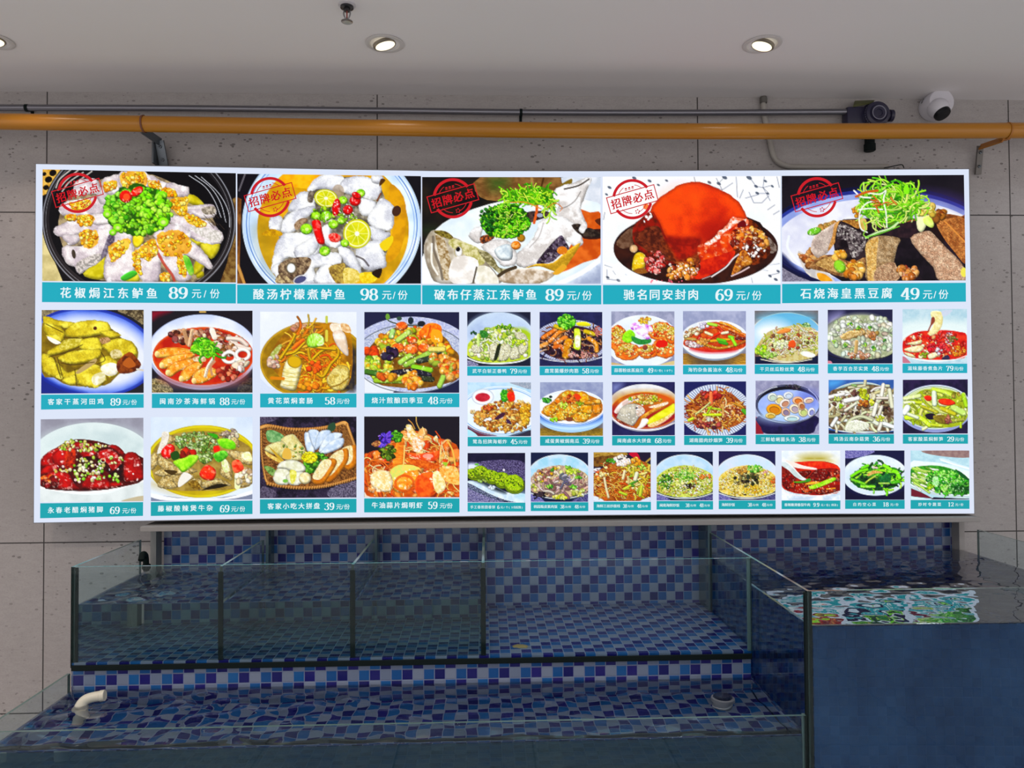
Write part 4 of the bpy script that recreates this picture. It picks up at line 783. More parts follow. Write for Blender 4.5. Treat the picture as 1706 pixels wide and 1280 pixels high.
@dish
def steamed_chicken(p):
    p.F('#2b2a30'); p.P([640,70,860,70,860,190,760,130], '#8d8064', c2='#4a4032', ts=14); p.P([85,70,240,70,120,130,85,150], '#6d6450', c2='#a09478', ts=20)
    p.E(450,390,500,330,'#2a3c98', rot=8); p.E(450,390,478,308,'#5a74d0', c2='#3450b8', ts=120, rot=8); p.E(455,390,455,286,'#8fa4e4', rot=8, soft=14); p.E(460,395,430,262,'#e2e4f0', c2='#cfd4ea', ts=160, rot=8, soft=16)
    p.P([85,560,200,640,420,700,85,705], '#24348c', soft=8, a=.85)
    Y='#dccd48'; Y2='#b8a42a'; K=dict(c2=Y2, ts=60, sh=.28, ed=.36, R=22, hl=.7, hs=60, hc='#ece26a', tx=.12, wob=6, ws=26)
    p.P([90,170,300,170,560,190,700,300,800,360,790,470,660,560,560,640,300,640,180,580,90,540], '#6d5a14', c2='#8a7420', ts=40)
    for q in ([95,130,130,120,200,150,330,170,300,210,180,200,110,190],[100,180,200,190,260,240,250,300,200,320,120,260],[260,240,330,170,480,150,580,170,600,230,520,260,400,280,290,280],[520,240,600,230,680,265,600,290],[130,260,200,260,230,310,150,300,120,270],[200,340,290,300,390,280,380,340,290,380,140,420,130,390],[410,290,500,280,540,340,520,380,400,380,360,330],[210,430,330,380,520,370,530,420,450,460,330,480,230,460],[90,400,180,440,230,540,230,590,120,550,90,500],[210,470,280,540,360,520,340,570,260,590,220,540],[540,340,640,290,760,310,800,380,780,420,640,440,580,390],[350,530,480,480,560,540,570,600,490,660,350,630,340,590],[520,440,600,420,660,480,650,560,590,580,540,520],[240,600,330,560,360,620,300,640]): p.P(q, Y, **K)
    p.P([130,270,200,300,230,320,190,330,140,300], '#efe8d8'); p.P([250,300,380,290,330,350,220,370], '#d8ce7c', c2='#a89a2a', ts=14, a=.8); p.P([530,500,600,470,655,490,650,550,590,570,540,540], '#efece0', c2='#d8cfa8', ts=30, sh=.2); p.P([480,560,550,540,560,600,490,640,460,600], '#eceadc', c2='#d0c898', ts=24); p.P([600,390,660,370,690,420,620,440], '#d8cca0', c2='#b0a060', ts=14)
    p.P([350,530,480,440,490,470,370,550], '#b09a6a'); p.P([520,290,580,280,600,310,540,330], '#c09a74', c2='#8a6a40', ts=12)
    p.P([650,470,740,390,800,440,830,490,780,540,670,550], '#8a4a1c', c2='#5a2a14', ts=24, sh=.2, R=20); p.P([690,480,740,430,790,490,740,510], '#a8602a'); p.L([800,520,850,530], 14, '#c8c0b4'); p.E(485,212,14,14,'#5a2f14')
    for q in ([250,280,400,285,520,265],[140,425,290,385,390,335],[205,430,240,560],[230,470,330,485,480,465],[335,520,350,640],[120,180,240,240],[530,390,560,450,500,480],[180,430,230,580]): p.L(q, 7, '#4a3a0c', a=.75)

@dish
def satay_seafood(p):
    p.F('#26222a'); p.P([911,80,1060,80,960,120,911,150], '#7d1c34', soft=8); p.P([911,590,1010,610,1070,690,911,692], '#5a5034', c2='#a8986c', ts=8); p.P([1560,640,1664,580,1664,692,1560,692], '#4a4238', c2='#2a2626', ts=10)
    p.E(1290,390,412,282,'#aab4d6', vg='#8f98b8'); p.E(1290,380,400,268,'#d5daea', c2='#bcc6de', ts=120); p.E(1300,400,380,232,'#e6e9f0', a=.9, soft=20); p.E(1290,625,260,26,'#8a90a8', a=.7, soft=20)
    p.E(1295,420,378,216,'#a8280c', c2='#c4481a', ts=70); p.ring(1295,420,372,210,10,'#c8601c', a=.8); p.E(1300,560,300,70,'#b02410', a=.7, soft=20)
    p.bits(['e',1180,270,130,44], 40, ['#8a5048','#b07a5c','#d8a888','#5c2a24','#a8642c'], 16, 34, hl=.4); p.bits(['e',1420,300,170,70], 60, ['#c8a08a','#8a4a3c','#e0c8b0','#6d2f24','#b87050'], 14, 34, hl=.3)
    p.L([1150,230,1180,330], 30, '#b08a68', sh=.3); p.L([1210,230,1190,340], 26, '#c8a888', sh=.3); p.L([1360,230,1380,280], 40, '#e6dcd0', sh=.2); 
    for q in ([1480,290,1570,300,1620,340],[1500,320,1600,360],[1520,360,1640,370]): p.L(q, 34, '#ead8cc', sh=.3, ed=.3)
    p.bits(['e',1460,360,90,50], 24, ['#d8bca0','#a87858','#efe4d6','#8a5a30'], 14, 30)
    for q in ([940,400,980,370,1080,360,1200,380,1180,410,1060,420,960,430],[970,490,1010,440,1100,410,1220,400,1210,430,1120,460,1010,510],[1020,540,1060,480,1150,450,1230,450,1200,490,1110,530,1050,570],[1120,590,1150,520,1230,470,1290,470,1260,520,1190,590,1140,605],[1215,610,1240,540,1310,510,1380,520,1390,560,1330,600,1260,625]):
        p.P(q, '#d88a2a', c2='#e8b85c', ts=24, sh=.35, ed=.3, R=18, hl=.4, hs=20, g=6); p.L(q[:8], 5, '#b04a14', a=.6)
    for x, y in ((950,405),(985,490),(1030,545),(1130,590),(1225,605)): p.E(x, y, 18, 22, '#e8c88a', sh=.3)
    p.L([1310,570,1330,500,1370,440], 24, '#d8c4b0', sh=.3); p.L([1360,560,1350,500,1380,460], 16, '#b88a6c'); p.P([1220,430,1300,420,1310,460,1230,460], '#e0d0b4', c2='#b89a6c', ts=14)
    for x, y in ((1490,430),(1590,410)): p.ring(x, y, 48, 38, 26, '#efe8e0', sh=.3, ed=.3, R=10)
    p.bits(['e',1560,490,60,36], 14, ['#efe6dc','#dccab8','#c8a08c'], 20, 36, hl=.4); p.bits(['e',1480,550,70,50], 30, ['#b8523c','#8a2a1c','#d88a6c'], 12, 28)
    p.bits(['e',1290,350,70,55], 60, ['#5fb024','#82d42c','#3c8a1c','#a4e84a'], 14, 30, wob=8); p.strands(['e',1330,380,80,50], 30, ['#6cc428','#92e03c','#4a9a1c'], 14, 70); p.L([1270,90,1310,90], 12, '#b89a5c')

@dish
def lily_intestine(p):
    p.F('#d2d6e2', vg='#c0c8da', c2='#e0e4ec', ts=200); p.E(470,440,470,360,'#d8dde8', soft=30); p.E(470,470,410,300,'#a8841c', c2='#8a6c14', ts=60); p.ring(470,470,402,292,12,'#c8a83c', a=.6)
    p.P([62,600,62,715,240,715,120,660], '#c8d0e0', smooth=False); p.P([700,380,802,380,802,680,720,700,640,640], '#2c2a34', c2='#4a4238', ts=30, soft=10)
    p.P([130,480,180,340,300,220,480,180,660,180,760,260,760,600,640,690,300,690,220,600], '#8a6014', c2='#b8841c', ts=50)
    p.bits([300,210,420,180,500,200,500,250,330,250], 26, ['#a87858','#c8987c','#8a5a40','#d8b090'], 16, 32); p.strands([180,400,300,240,440,230,440,420,260,470,200,500], 60, ['#c88a1c','#d8a83c','#a86c10','#b89a3c','#d87a24'], 18, 150, curl=.5, ang=(-70,20)); p.strands([420,350,680,340,700,600,560,690,380,690,370,560], 120, ['#d89a1c','#e8c03c','#b87a14','#d06a1c','#e0a82c'], 17, 130, curl=1.2)
    for q in ([440,480,540,390,650,370,660,430,600,500,560,560],[430,380,450,460,520,480],[500,570,540,590,570,560,600,500],[260,420,330,400,400,330],[220,450,300,330,330,270],[440,350,520,370,640,380]): p.L(q, 24, '#e0b424', sh=.35, ed=.4)
    p.L([320,370,390,310], 30, '#d86a24', sh=.3); p.bits(['e',470,520,60,40], 10, ['#e06a20','#d8581c'], 16, 26); p.bits(['e',440,650,90,36], 30, ['#e0a02c','#d8801c','#e8bc50'], 14, 30)
    p.P([420,310,440,270,500,255,550,290,545,340,490,365,430,360], '#86c424', c2='#c8e88a', ts=14, st=3, sh=.3, ed=.3); p.P([480,280,540,280,550,340,500,350], '#d8efb8', c2='#a8d850', ts=12)
    p.P([610,180,700,190,690,240,640,260,600,220], '#d8c8b0', c2='#efe4d4', ts=20); p.P([620,250,680,230,720,280,740,400,730,430,690,400,640,330], '#eee6de', c2='#d8c4b0', ts=40, sh=.2, ed=.2); p.P([680,180,740,190,760,250,700,240], '#c89a68', c2='#e0c8a0', ts=16); p.L([572,130,572,170], 20, '#b8bc5c'); p.L([572,240,572,310], 22, '#cabf52')
    p.P([140,420,200,350,230,350,180,440,150,460], '#c0c48c', c2='#98a04c', ts=16); p.bits(['e',170,480,50,50], 16, ['#d8b8a8','#c09a88','#e4d0c4'], 16, 28)
    p.P([240,530,262,470,290,440,340,425,380,470,375,540,350,650,320,700,220,670,225,620], '#d8cc8c', c2='#f0e8c4', ts=30, st=.4, sh=.35, ed=.35, R=30); p.E(325,475,56,48,'#c8a414', rot=20, ed=.3, R=14)
    for y in (560,590,625,655): p.L([235,y-8,300,y+4,365,y-2], 6, '#a8984a', a=.6)
    p.P([600,560,660,500,740,520,745,620,700,690,620,690,570,620], '#b8a04c', c2='#d8c884', ts=24, sh=.25, ed=.35, tx=.2); p.L([600,670,670,650,740,600], 10, '#8a6c24'); p.L([150,600,240,605], 24, '#c8801c')

@dish
def fried_beans(p):
    p.F('#2a2c48'); p.E(1225,420,480,292,'#c2c6da', c2='#a6accc', ts=10); p.E(1225,430,420,250,'#c8ccd8', c2='#9aa2bc', ts=7, a=.9); p.P([860,590,940,640,1100,690,1080,715,860,715], '#d8dce8', smooth=False); p.ring(1225,450,440,262,8,'#5a6068', a=.7)
    p.P([1060,140,1040,110,1030,130], '#7aa050'); p.L([1040,120,1050,160,1150,190,1290,200], 9, '#3c4a30'); p.E(1040,128,16,24,'#6c9440'); p.E(1130,142,20,16,'#3f5448'); p.E(1218,158,22,28,'#27333c'); p.E(1300,182,30,22,'#262c34')
    p.P([870,420,930,330,1000,280,1100,210,1280,230,1460,270,1540,370,1590,430,1590,590,1500,640,1300,680,1100,670,960,640,880,520], '#6d4a14', c2='#8a6420', ts=30)
    p.bits([900,380,1000,270,1250,220,1480,300,1540,420,1480,450,1200,420,1000,440], 170, ['#d8a82c','#e8c84a','#c88a20','#d86a1c','#a0b030','#f0dc7c'], 16, 36, hl=.3); p.bits(['e',910,400,50,40], 8, ['#d8581c','#c84a18'], 26, 40)
    for x, y, r in ((1120,370,52),(1220,380,58),(1320,370,50),(1150,200,46),(1230,310,40)): p.E(x, y, r, r*.75, '#d0561c', c2='#e08a3c', ts=20, sh=.35, ed=.35, hl=.5, hs=20)
    p.P([1280,250,1330,190,1390,175,1450,200,1450,260,1400,295,1310,290], '#d8661c', c2='#e89030', ts=20, sh=.2); p.L([1370,200,1350,280], 10, '#b8440f', a=.7); p.P([1380,230,1450,240,1460,320,1380,320], '#e0a02c')
    p.bits([860,460,960,440,1060,460,1080,560,960,620,880,540], 50, ['#a8c43c','#c8dc6c','#d8a82c','#7da028','#e0c04a'], 18, 36, hl=.3); p.bits(['e',1050,420,50,40], 12, ['#3a2e48','#2c2430'], 20, 36)
    for q, c in (([1180,500,1260,460,1380,400,1460,385],'#98bc50'),([1280,470,1400,440,1470,410],'#3a4438'),([1140,480,1210,430],'#a8cc5c'),([1240,515,1370,540],'#8cc434'),([1080,560,1240,550,1360,580],'#2c2a38'),([1240,600,1380,610],'#3c4430'),([950,620,1060,620,1180,620],'#98b838'),([870,550,980,570],'#4a7430'),([1440,660,1470,590],'#a4c85c'),([1120,310,1200,250],'#b4d06c'),([1080,240,1070,280],'#a8d080'),([1370,380,1470,380],'#d8cc6c'),([1100,610,1180,600],'#b8c43c'),([1420,480,1460,440],'#a8c848'),([1540,520,1560,480],'#98bc48')): p.L(q, 44, c, sh=.35, ed=.4, R=16, hl=.25, hs=16)
    p.bits([1360,440,1500,420,1590,450,1590,590,1500,620,1450,540], 50, ['#d8963c','#e8b85c','#c87a28','#d0601c','#a8b848'], 18, 38, hl=.35); p.bits(['e',1230,620,70,60], 30, ['#e09a2c','#d87a1c','#e8b44a'], 18, 32, hl=.4); p.bits([960,560,1120,560,1120,600,980,610], 16, ['#d88a30','#e0a83c','#c8601c'], 18, 32)
    p.glints([950,260,1400,240,1560,560,960,600], 60, 4, 10, '#fff4d0', a=.7)

@dish
def vinegar_trotter(p):
    p.F('#8d8c98', vg='#b8bcc4', c2='#9a9aa6', ts=60); p.E(460,400,470,290,'#d2dcdc', vg='#dfe5e6'); p.E(460,330,430,190,'#bccacc', c2='#cfdada', ts=140, soft=20); p.P([76,560,300,640,600,640,848,540,848,705,76,705], '#c9d0d0', c2='#d6dcdc', ts=80); p.L([76,590,300,628,560,622,848,548], 16, '#eef2f2'); p.P([700,690,848,660,848,705,700,705], '#b8ae94')
    p.P([80,400,160,320,300,240,450,240,600,280,720,350,848,380,848,540,700,590,500,618,300,618,80,580], '#3c1014', c2='#5c1814', ts=40)
    R=dict(sh=.35, ed=.45, R=28, hl=.45, hs=26, c2='#8f1414', ts=40)
    for q in ([80,380,160,310,240,300,250,400,200,430,100,440],[160,360,230,300,340,290,350,350,300,430,200,440],[280,260,360,250,470,270,440,310,330,300],[80,470,150,410,220,430,200,480,100,500],[90,520,180,470,280,480,330,560,370,610,220,610,200,560,110,560],[500,340,600,310,680,370,690,440,600,500,540,430],[580,290,640,280,700,330,690,360],[710,350,790,340,830,400,848,470,848,540,720,560,700,480],[390,600,440,500,520,490,600,560,590,610],[600,560,680,560,690,590,610,600],[370,330,470,310,500,350,420,390]): p.P(q, '#bc1f1c', **R)
    p.P([270,320,330,310,340,380,310,460,260,440], '#c8421c', c2='#7d2014', ts=20, sh=.2); p.P([350,420,420,360,560,400,620,470,690,420,690,540,640,530,560,470,480,420,380,480], '#2a1218', c2='#4a1a18', ts=24); p.bits([80,520,200,500,210,580,90,580], 20, ['#d86a24','#8a1a1a','#5c1414'], 16, 30, hl=.4)
    p.bits([200,300,280,240,480,250,600,290,480,330,300,320], 60, ['#e0cc8c','#b8c05c','#8ab03c','#f0e8c0','#c8a060'], 8, 17); p.bits([310,520,340,380,480,370,560,430,560,520,420,570], 60, ['#dcd8a8','#a4c44c','#7db030','#f0ecd4','#c8bc7c'], 9, 18); p.bits([180,460,300,460,300,480,190,480], 14, ['#c8b45c','#e8dca8'], 9, 15); p.bits([580,370,680,360,700,400,600,420], 8, ['#d8d8a0','#98c04a'], 9, 15); p.ring(545,395,17,15,6,'#c8b89a'); p.glints([160,300,820,360,820,540,200,580], 40, 4, 11, '#ffe8e4', a=.8); p.bits([590,500,660,490,660,560,600,550], 10, ['#8ac03c','#c8d88c'], 8, 14)

@dish
def pepper_offal(p):
    p.F('#c4d0e0', vg='#d8e0ec', c2='#d0dae6', ts=120); p.P([903,640,1290,690,1664,640,1664,692,903,692], '#7d8498', smooth=False); p.P([903,630,1100,670,1450,675,1664,620,1664,650,1450,690,1050,690,903,660], '#e2e6ee')
    p.E(1290,400,420,272,'#bfae14', c2='#a89a10', ts=90); p.ring(1290,400,404,260,14,'#d0c42c', a=.8); p.P([903,560,1050,620,1250,640,1300,600,1100,560], '#b08a1c', a=.5, soft=18)
    p.P([920,330,1000,230,1150,180,1420,180,1560,240,1664,330,1664,560,1550,610,1250,620,1000,600,920,500], '#8a7438', c2='#a89050', ts=40)
    K=dict(sh=.2, ed=.35, R=22, tx=.3, wob=8, ws=24)
    for q in ([930,370,980,350,1090,430,1080,470,1000,460],[950,580,1010,500,1100,480,1130,560,1060,600],[1060,520,1160,490,1230,520,1160,560,1110,590],[1280,560,1400,530,1480,560,1500,590,1400,570,1300,600],[1420,480,1440,400,1500,420,1510,540,1450,520],[1520,540,1560,480,1660,460,1660,570,1560,600],[1460,330,1560,320,1660,360,1660,430,1560,410],[905,350,960,330,950,420,905,460],[930,480,1040,440,1180,440,1250,480,1100,500,990,510],[1180,560,1260,520,1290,560,1260,620],[1430,180,1500,180,1560,240,1560,300,1480,240],[990,190,1060,200,1100,240,1000,270]): p.P(q, '#d0bf90', c2='#a8905a', ts=16, **K)
    p.P([990,180,1040,190,1010,300,950,340,980,240], '#e8e4dc', c2='#cfc8bc', ts=20); p.P([1110,540,1150,480,1210,510,1160,560,1110,590], '#e0dcd4'); p.P([1290,610,1400,570,1480,580,1420,600,1300,615], '#2c2414'); p.P([1000,460,1100,470,1060,500], '#4a3a1c'); p.P([1430,400,1470,390,1490,470,1450,480], '#e4e0c8', c2='#c8d48c', ts=14); p.P([1580,350,1640,330,1660,400,1600,390], '#d8dc9c', c2='#f0ecd0', ts=14); p.P([1540,480,1580,470,1570,600,1530,600], '#dce0b0')
    p.P([1180,560,1240,540,1280,600,1230,610], '#a88a3c', c2='#6d5420', ts=14); p.bits(['e',1600,520,60,60], 20, ['#d8c8a0','#b8a074','#ece4d0'], 14, 30); p.bits(['e',1490,200,70,40], 30, ['#b0a08c','#8a7c6a','#d0c4b0'], 10, 20)
    p.bits(['e',1250,250,170,70], 200, ['#7d9a50','#a8c07c','#c8d8a8','#5a7438','#94b060'], 9, 17, ed=.45); p.bits(['e',1300,350,70,60], 60, ['#8cac58','#b8cc90','#6d8a40'], 11, 20, ed=.45)
    p.P([980,320,1030,270,1080,285,1075,350,1030,380,990,365], '#d4241c', sh=.35, ed=.3, hl=.5, hs=18); p.P([1265,490,1320,425,1390,470,1370,540,1300,535], '#d8301c', c2='#e8562c', ts=24, sh=.3, ed=.3, hl=.3); p.P([1370,290,1410,285,1420,320,1380,335], '#d82c1c'); p.P([1510,410,1560,390,1600,460,1530,490], '#d23820', c2='#e87050', ts=20, sh=.2); p.bits(['e',1180,340,50,40], 8, ['#b8301c','#8a2418'], 20, 34)
    p.P([1070,400,1160,370,1200,350,1260,360,1240,410,1150,480,1110,450], '#7fc81c', c2='#b4e84a', ts=30, sh=.3, ed=.25, hl=.2); p.P([1400,240,1470,230,1530,260,1530,310,1440,300], '#6cc41c', c2='#98dc3c', ts=20, sh=.3); p.P([1370,350,1450,320,1480,360,1410,410], '#4aa028', c2='#7cc84a', ts=20, sh=.3); p.P([1050,340,1100,320,1120,370,1070,390], '#2c5020'); p.P([1330,190,1400,200,1390,230], '#3f9a1c')

@dish
def snack_basket(p):
    p.F('#1d1a28', c2='#3c3448', ts=40, tx=.3); p.P([62,130,200,80,140,70,62,70], '#4a4258', c2='#7d7488', ts=10, a=.7); p.P([600,620,802,560,802,690,600,690], '#4a4658', c2='#8a8498', ts=8, a=.8); p.P([80,600,180,640,160,690,62,690], '#4a4454', c2='#7a7286', ts=8, a=.7)
    p.P([65,150,130,140,300,165,500,160,640,130,720,110,760,190,802,320,802,540,600,600,420,610,200,610,110,570,80,440], '#5a3a20', c2='#8a6238', ts=10, tx=.4)
    for k in range(26): p.L([130+k*22, 165, 150+k*20, 250], 6, '#8a6238', a=.7)
    for k in range(14): p.L([85, 200+k*26, 150, 215+k*24], 6, '#a8784a', a=.7)
    for k in range(12): p.L([700, 150+k*12, 790, 260+k*16], 6, '#8f6a40', a=.6)
    def rope(q, w, c='#9a6a38'):
        p.L(q, w, c, sh=.4, ed=.3); z=catmull([(*t,0) for t in zip(q[::2],q[1::2])],9)
        for a in z: p.E(a[0], a[1], w*.16, w*.5, '#d8a868', rot=18, a=.7)
    rope([65,150,130,138,300,165,480,162,620,140,700,115,730,130], 28); rope([730,130,755,200,790,300], 24); rope([70,180,75,350,95,500,120,570,200,600], 20); rope([120,580,300,610,480,612,640,585,802,540], 26)
    p.P([110,180,160,170,240,210,230,250,150,265,115,240], '#5c8c58', c2='#8ab07c', ts=20); p.P([90,450,140,450,190,490,150,520], '#5a7a40', c2='#8aa864', ts=14); p.P([580,140,630,110,640,160,590,190], '#33503c')
    for q in ([400,200,440,190,470,230,480,340,420,330],[430,180,500,170,520,220,480,320],[510,190,590,170,600,210,500,320,480,300],[570,210,660,190,690,220,560,330,510,330],[600,260,700,230,690,300,580,350,520,350]): p.P(q, '#dce4ee', c2='#b8c8dc', ts=30, sh=.25, ed=.3, R=16)
    for q in ([220,240,310,200,360,250,410,320,390,360,320,370,260,310],[95,320,130,280,230,255,270,310,210,360,150,350],[200,350,270,310,360,350,380,400,260,400]): p.P(q, '#dcd6a4', c2='#c8bc7c', ts=24, sh=.2, ed=.3, tx=.1)
    p.P([100,330,150,360,240,410,210,420,120,370], '#c8a850', c2='#e0cc84', ts=14); p.P([130,300,160,320,240,400,220,410], '#b89a3c'); p.bits(['e',300,330,90,50], 16, ['#8aa850','#c8a84a','#6d8a3c'], 7, 14); p.P([250,310,290,320,300,390,230,380], '#d0ac54')
    p.bits(['e',490,400,90,50], 70, ['#3f7a24','#5ca034','#2c5a1c','#7cbc44'], 11, 22); p.bits(['e',450,450,50,50], 40, ['#4a8a28','#6cac3c','#2f5c1c'], 10, 20); p.E(440,380,62,44,'#d8c80c', c2='#f0e43c', ts=12, ed=.3); p.bits(['e',440,380,56,40], 40, ['#e8dc1c','#f4ec4a','#c8b80c'], 8, 14)
    for q in ([160,540,190,470,260,440,300,520,290,580,200,590],[190,460,230,410,320,400,390,430,410,480,340,500,260,470],[260,520,330,490,400,500,380,580,290,590]): p.P(q, '#e4e4d6', c2='#d0d0b4', ts=30, sh=.25, ed=.35, hl=.4, hs=30)
    p.E(405,540,48,46,'#dccf9c', c2='#efe8cc', ts=20, sh=.3, ed=.35); p.P([290,480,340,490,330,560,300,580], '#c8c44a', c2='#e4e08c', ts=14); p.E(255,560,20,14,'#7cb050')
    for q in ([690,330,760,290,802,300,802,430,740,480,690,430],[590,420,640,350,730,310,740,400,690,480,620,560,560,560],[465,550,510,470,560,400,630,390,650,430,590,530,540,585,480,585]):
        p.P(q, '#cf8a2c', c2='#b8701c', ts=24, sh=.2, ed=.3); r=[(q[i]-10, q[i+1]-8) for i in range(0,len(q),2)]; cx=sum(t[0] for t in r)/len(r); cy=sum(t[1] for t in r)/len(r); p.P([(cx+(t[0]-cx)*.78-10, cy+(t[1]-cy)*.78-8) for t in r], '#d8c490', c2='#e8dcb8', ts=14, tx=.15)

@dish
def butter_prawns(p):
    p.F('#25212b'); p.P([862,640,1000,660,1200,690,862,690], '#d8c8b8', smooth=False)
    p.P([862,390,930,330,1000,320,1090,230,1180,170,1320,190,1420,230,1500,250,1593,330,1593,690,1000,690,862,640], '#a84a14', c2='#c8641c', ts=50)
    p.bits([862,390,1000,320,1180,180,1420,230,1593,340,1593,680,1000,680,862,620], 150, ['#d8702c','#e88a3c','#c8501c','#e8a85c','#d8581c','#f0c484'], 22, 60, asp=(.35,.8), hl=.35, hs=18)
    p.strands([870,400,1180,200,1580,350,1580,670,900,650], 110, ['#f0b86c','#e8984a','#d0601c','#f4d098','#e0742c'], 9, 130, curl=.9)
    for q in ([1180,140,1220,130,1260,190,1320,230,1220,230],[1190,190,1280,230,1330,280,1260,340,1210,260],[1390,240,1420,210,1430,270]): p.P(q, '#e0b45c', c2='#f4e8d4', ts=16, sh=.2, ed=.2)
    p.P([1110,260,1170,240,1160,460,1080,460], '#e8943c', c2='#c86a20', ts=30, st=.3, sh=.3); p.P([1230,240,1310,220,1300,330,1240,330], '#f4e8dc', c2='#e0a060', ts=14); p.P([1180,350,1300,350,1430,330,1420,400,1300,410], '#d04a20', c2='#e86c34', ts=30, sh=.2, hl=.5, hs=24); p.E(1350,370,40,18,'#f0a89c', a=.8)
    p.P([1050,500,1100,440,1190,430,1280,470,1290,540,1240,600,1180,650,1100,640,1060,580], '#e07c24', c2='#e8b04c', ts=30, sh=.3, ed=.35, R=30, hl=.35); p.P([1060,490,1120,440,1230,440,1290,470,1180,490,1090,560], '#e4cc6c', c2='#c8d070', ts=20); p.ring(1170,580,70,60,20,'#c8561c', a=.7)
    p.P([910,520,970,480,1050,490,1080,560,1060,640,990,640,920,600], '#e8c484', c2='#f4e4c0', ts=20, sh=.25, ed=.3, hl=.5, hs=16); p.P([1270,520,1390,500,1390,660,1300,690,1250,620], '#d04e1c', c2='#e0702c', ts=30, sh=.2); p.P([1390,500,1440,490,1490,600,1430,660,1390,590], '#f0e0b8', c2='#d8c47c', ts=16, sh=.2); p.P([1440,460,1560,450,1593,520,1593,590,1480,560], '#e0c478', c2='#e8943c', ts=16, hl=.4)
    p.P([1180,390,1300,400,1440,440,1400,470,1260,450], '#d8742c', c2='#b85014', ts=20); p.L([1170,290,1165,400,1155,480], 9, '#f4c878'); p.L([1410,180,1450,250,1430,350,1400,390], 8, '#c8501c'); p.L([1260,70,1265,120,1300,190], 6, '#d8a860'); p.L([1200,90,1230,120,1250,160], 6, '#c89048'); p.L([1310,150,1325,200], 8, '#e8d098'); p.L([1500,250,1540,330,1560,440], 12, '#d8b058'); p.L([1450,290,1440,420], 8, '#e8c47c')
    p.bits(['e',1040,340,60,50], 60, ['#3a4a1c','#5c7424','#2a3414','#7d9430'], 10, 22); p.bits(['e',1110,220,42,36], 50, ['#4a9028','#6cb43a','#2f6a1c'], 9, 18)
    p.P([970,300,1000,240,1040,190,1065,180,1065,250,1020,290], '#5a3cb0', c2='#7d5cd8', ts=14, sh=.2); p.strands(['e',1025,240,40,50], 20, ['#6c4cc8','#8a6ce0','#4a2c98'], 12, 36, curl=.4); p.P([915,280,960,250,990,270,960,300], '#7d4a38', c2='#c8985c', ts=12); p.glints([900,480,1500,460,1500,640,920,640], 40, 4, 11, '#fff0d8', a=.75); p.P([1460,420,1500,420,1490,450], '#98b840')

@dish
def white_cut_duck(p):
    p.F('#24283c'); p.P([62,620,180,660,150,690,62,690], '#6d6c8c', c2='#9a98b0', ts=8); p.E(420,360,400,290,'#c4d2e2', vg='#d4e0e4'); p.E(420,340,380,255,'#a8b8d4', c2='#b8c8de', ts=120, soft=14); p.L([57,590,200,640,420,655,650,630,778,570], 16, '#dce6e2')
    p.P([57,470,90,400,240,290,420,220,600,250,778,320,778,560,640,620,420,645,200,630,57,560], '#a8bc3c', c2='#c0cc4c', ts=40); p.P([560,270,700,260,778,330,778,400,700,330], '#9cb82c', soft=8)
    p.bits([90,420,230,280,420,210,600,260,740,380,740,560,480,620,200,600,80,540], 170, ['#d8e0a0','#b8cc6c','#ecf0d8','#8aa84a','#e0d8b8','#a0b45c'], 16, 36, asp=(.4,1)); p.strands([120,460,300,260,560,260,740,400,700,560,240,560], 70, ['#dce8b0','#b0c860','#eef2dc','#90a850'], 16, 70, curl=.4)
    for q in ([310,450,400,430,370,600,320,600],[430,470,520,430,560,500,520,600,420,620],[560,480,640,470,640,590,540,600],[640,440,740,400,740,500,660,560],[590,300,700,310,740,380,640,390],[110,450,200,440,210,530,120,530]): p.P(q, '#dcdcc0', c2='#b8b498', ts=14, sh=.2, ed=.3, tx=.3)
    p.P([400,450,440,440,400,600,360,610], '#2c3424'); p.P([200,280,280,290,290,350,220,360], '#2f6a30', c2='#4a9040', ts=14); p.bits(['e',130,310,30,20], 8, ['#2f5c34'], 10, 18); p.L([180,330,185,450], 26, '#c4dc8c', sh=.2); p.bits(['e',470,235,110,26], 24, ['#7db030','#4a8028','#a8cc50'], 10, 20); p.bits(['e',640,420,80,40], 20, ['#b4d030','#d0e060'], 12, 22)
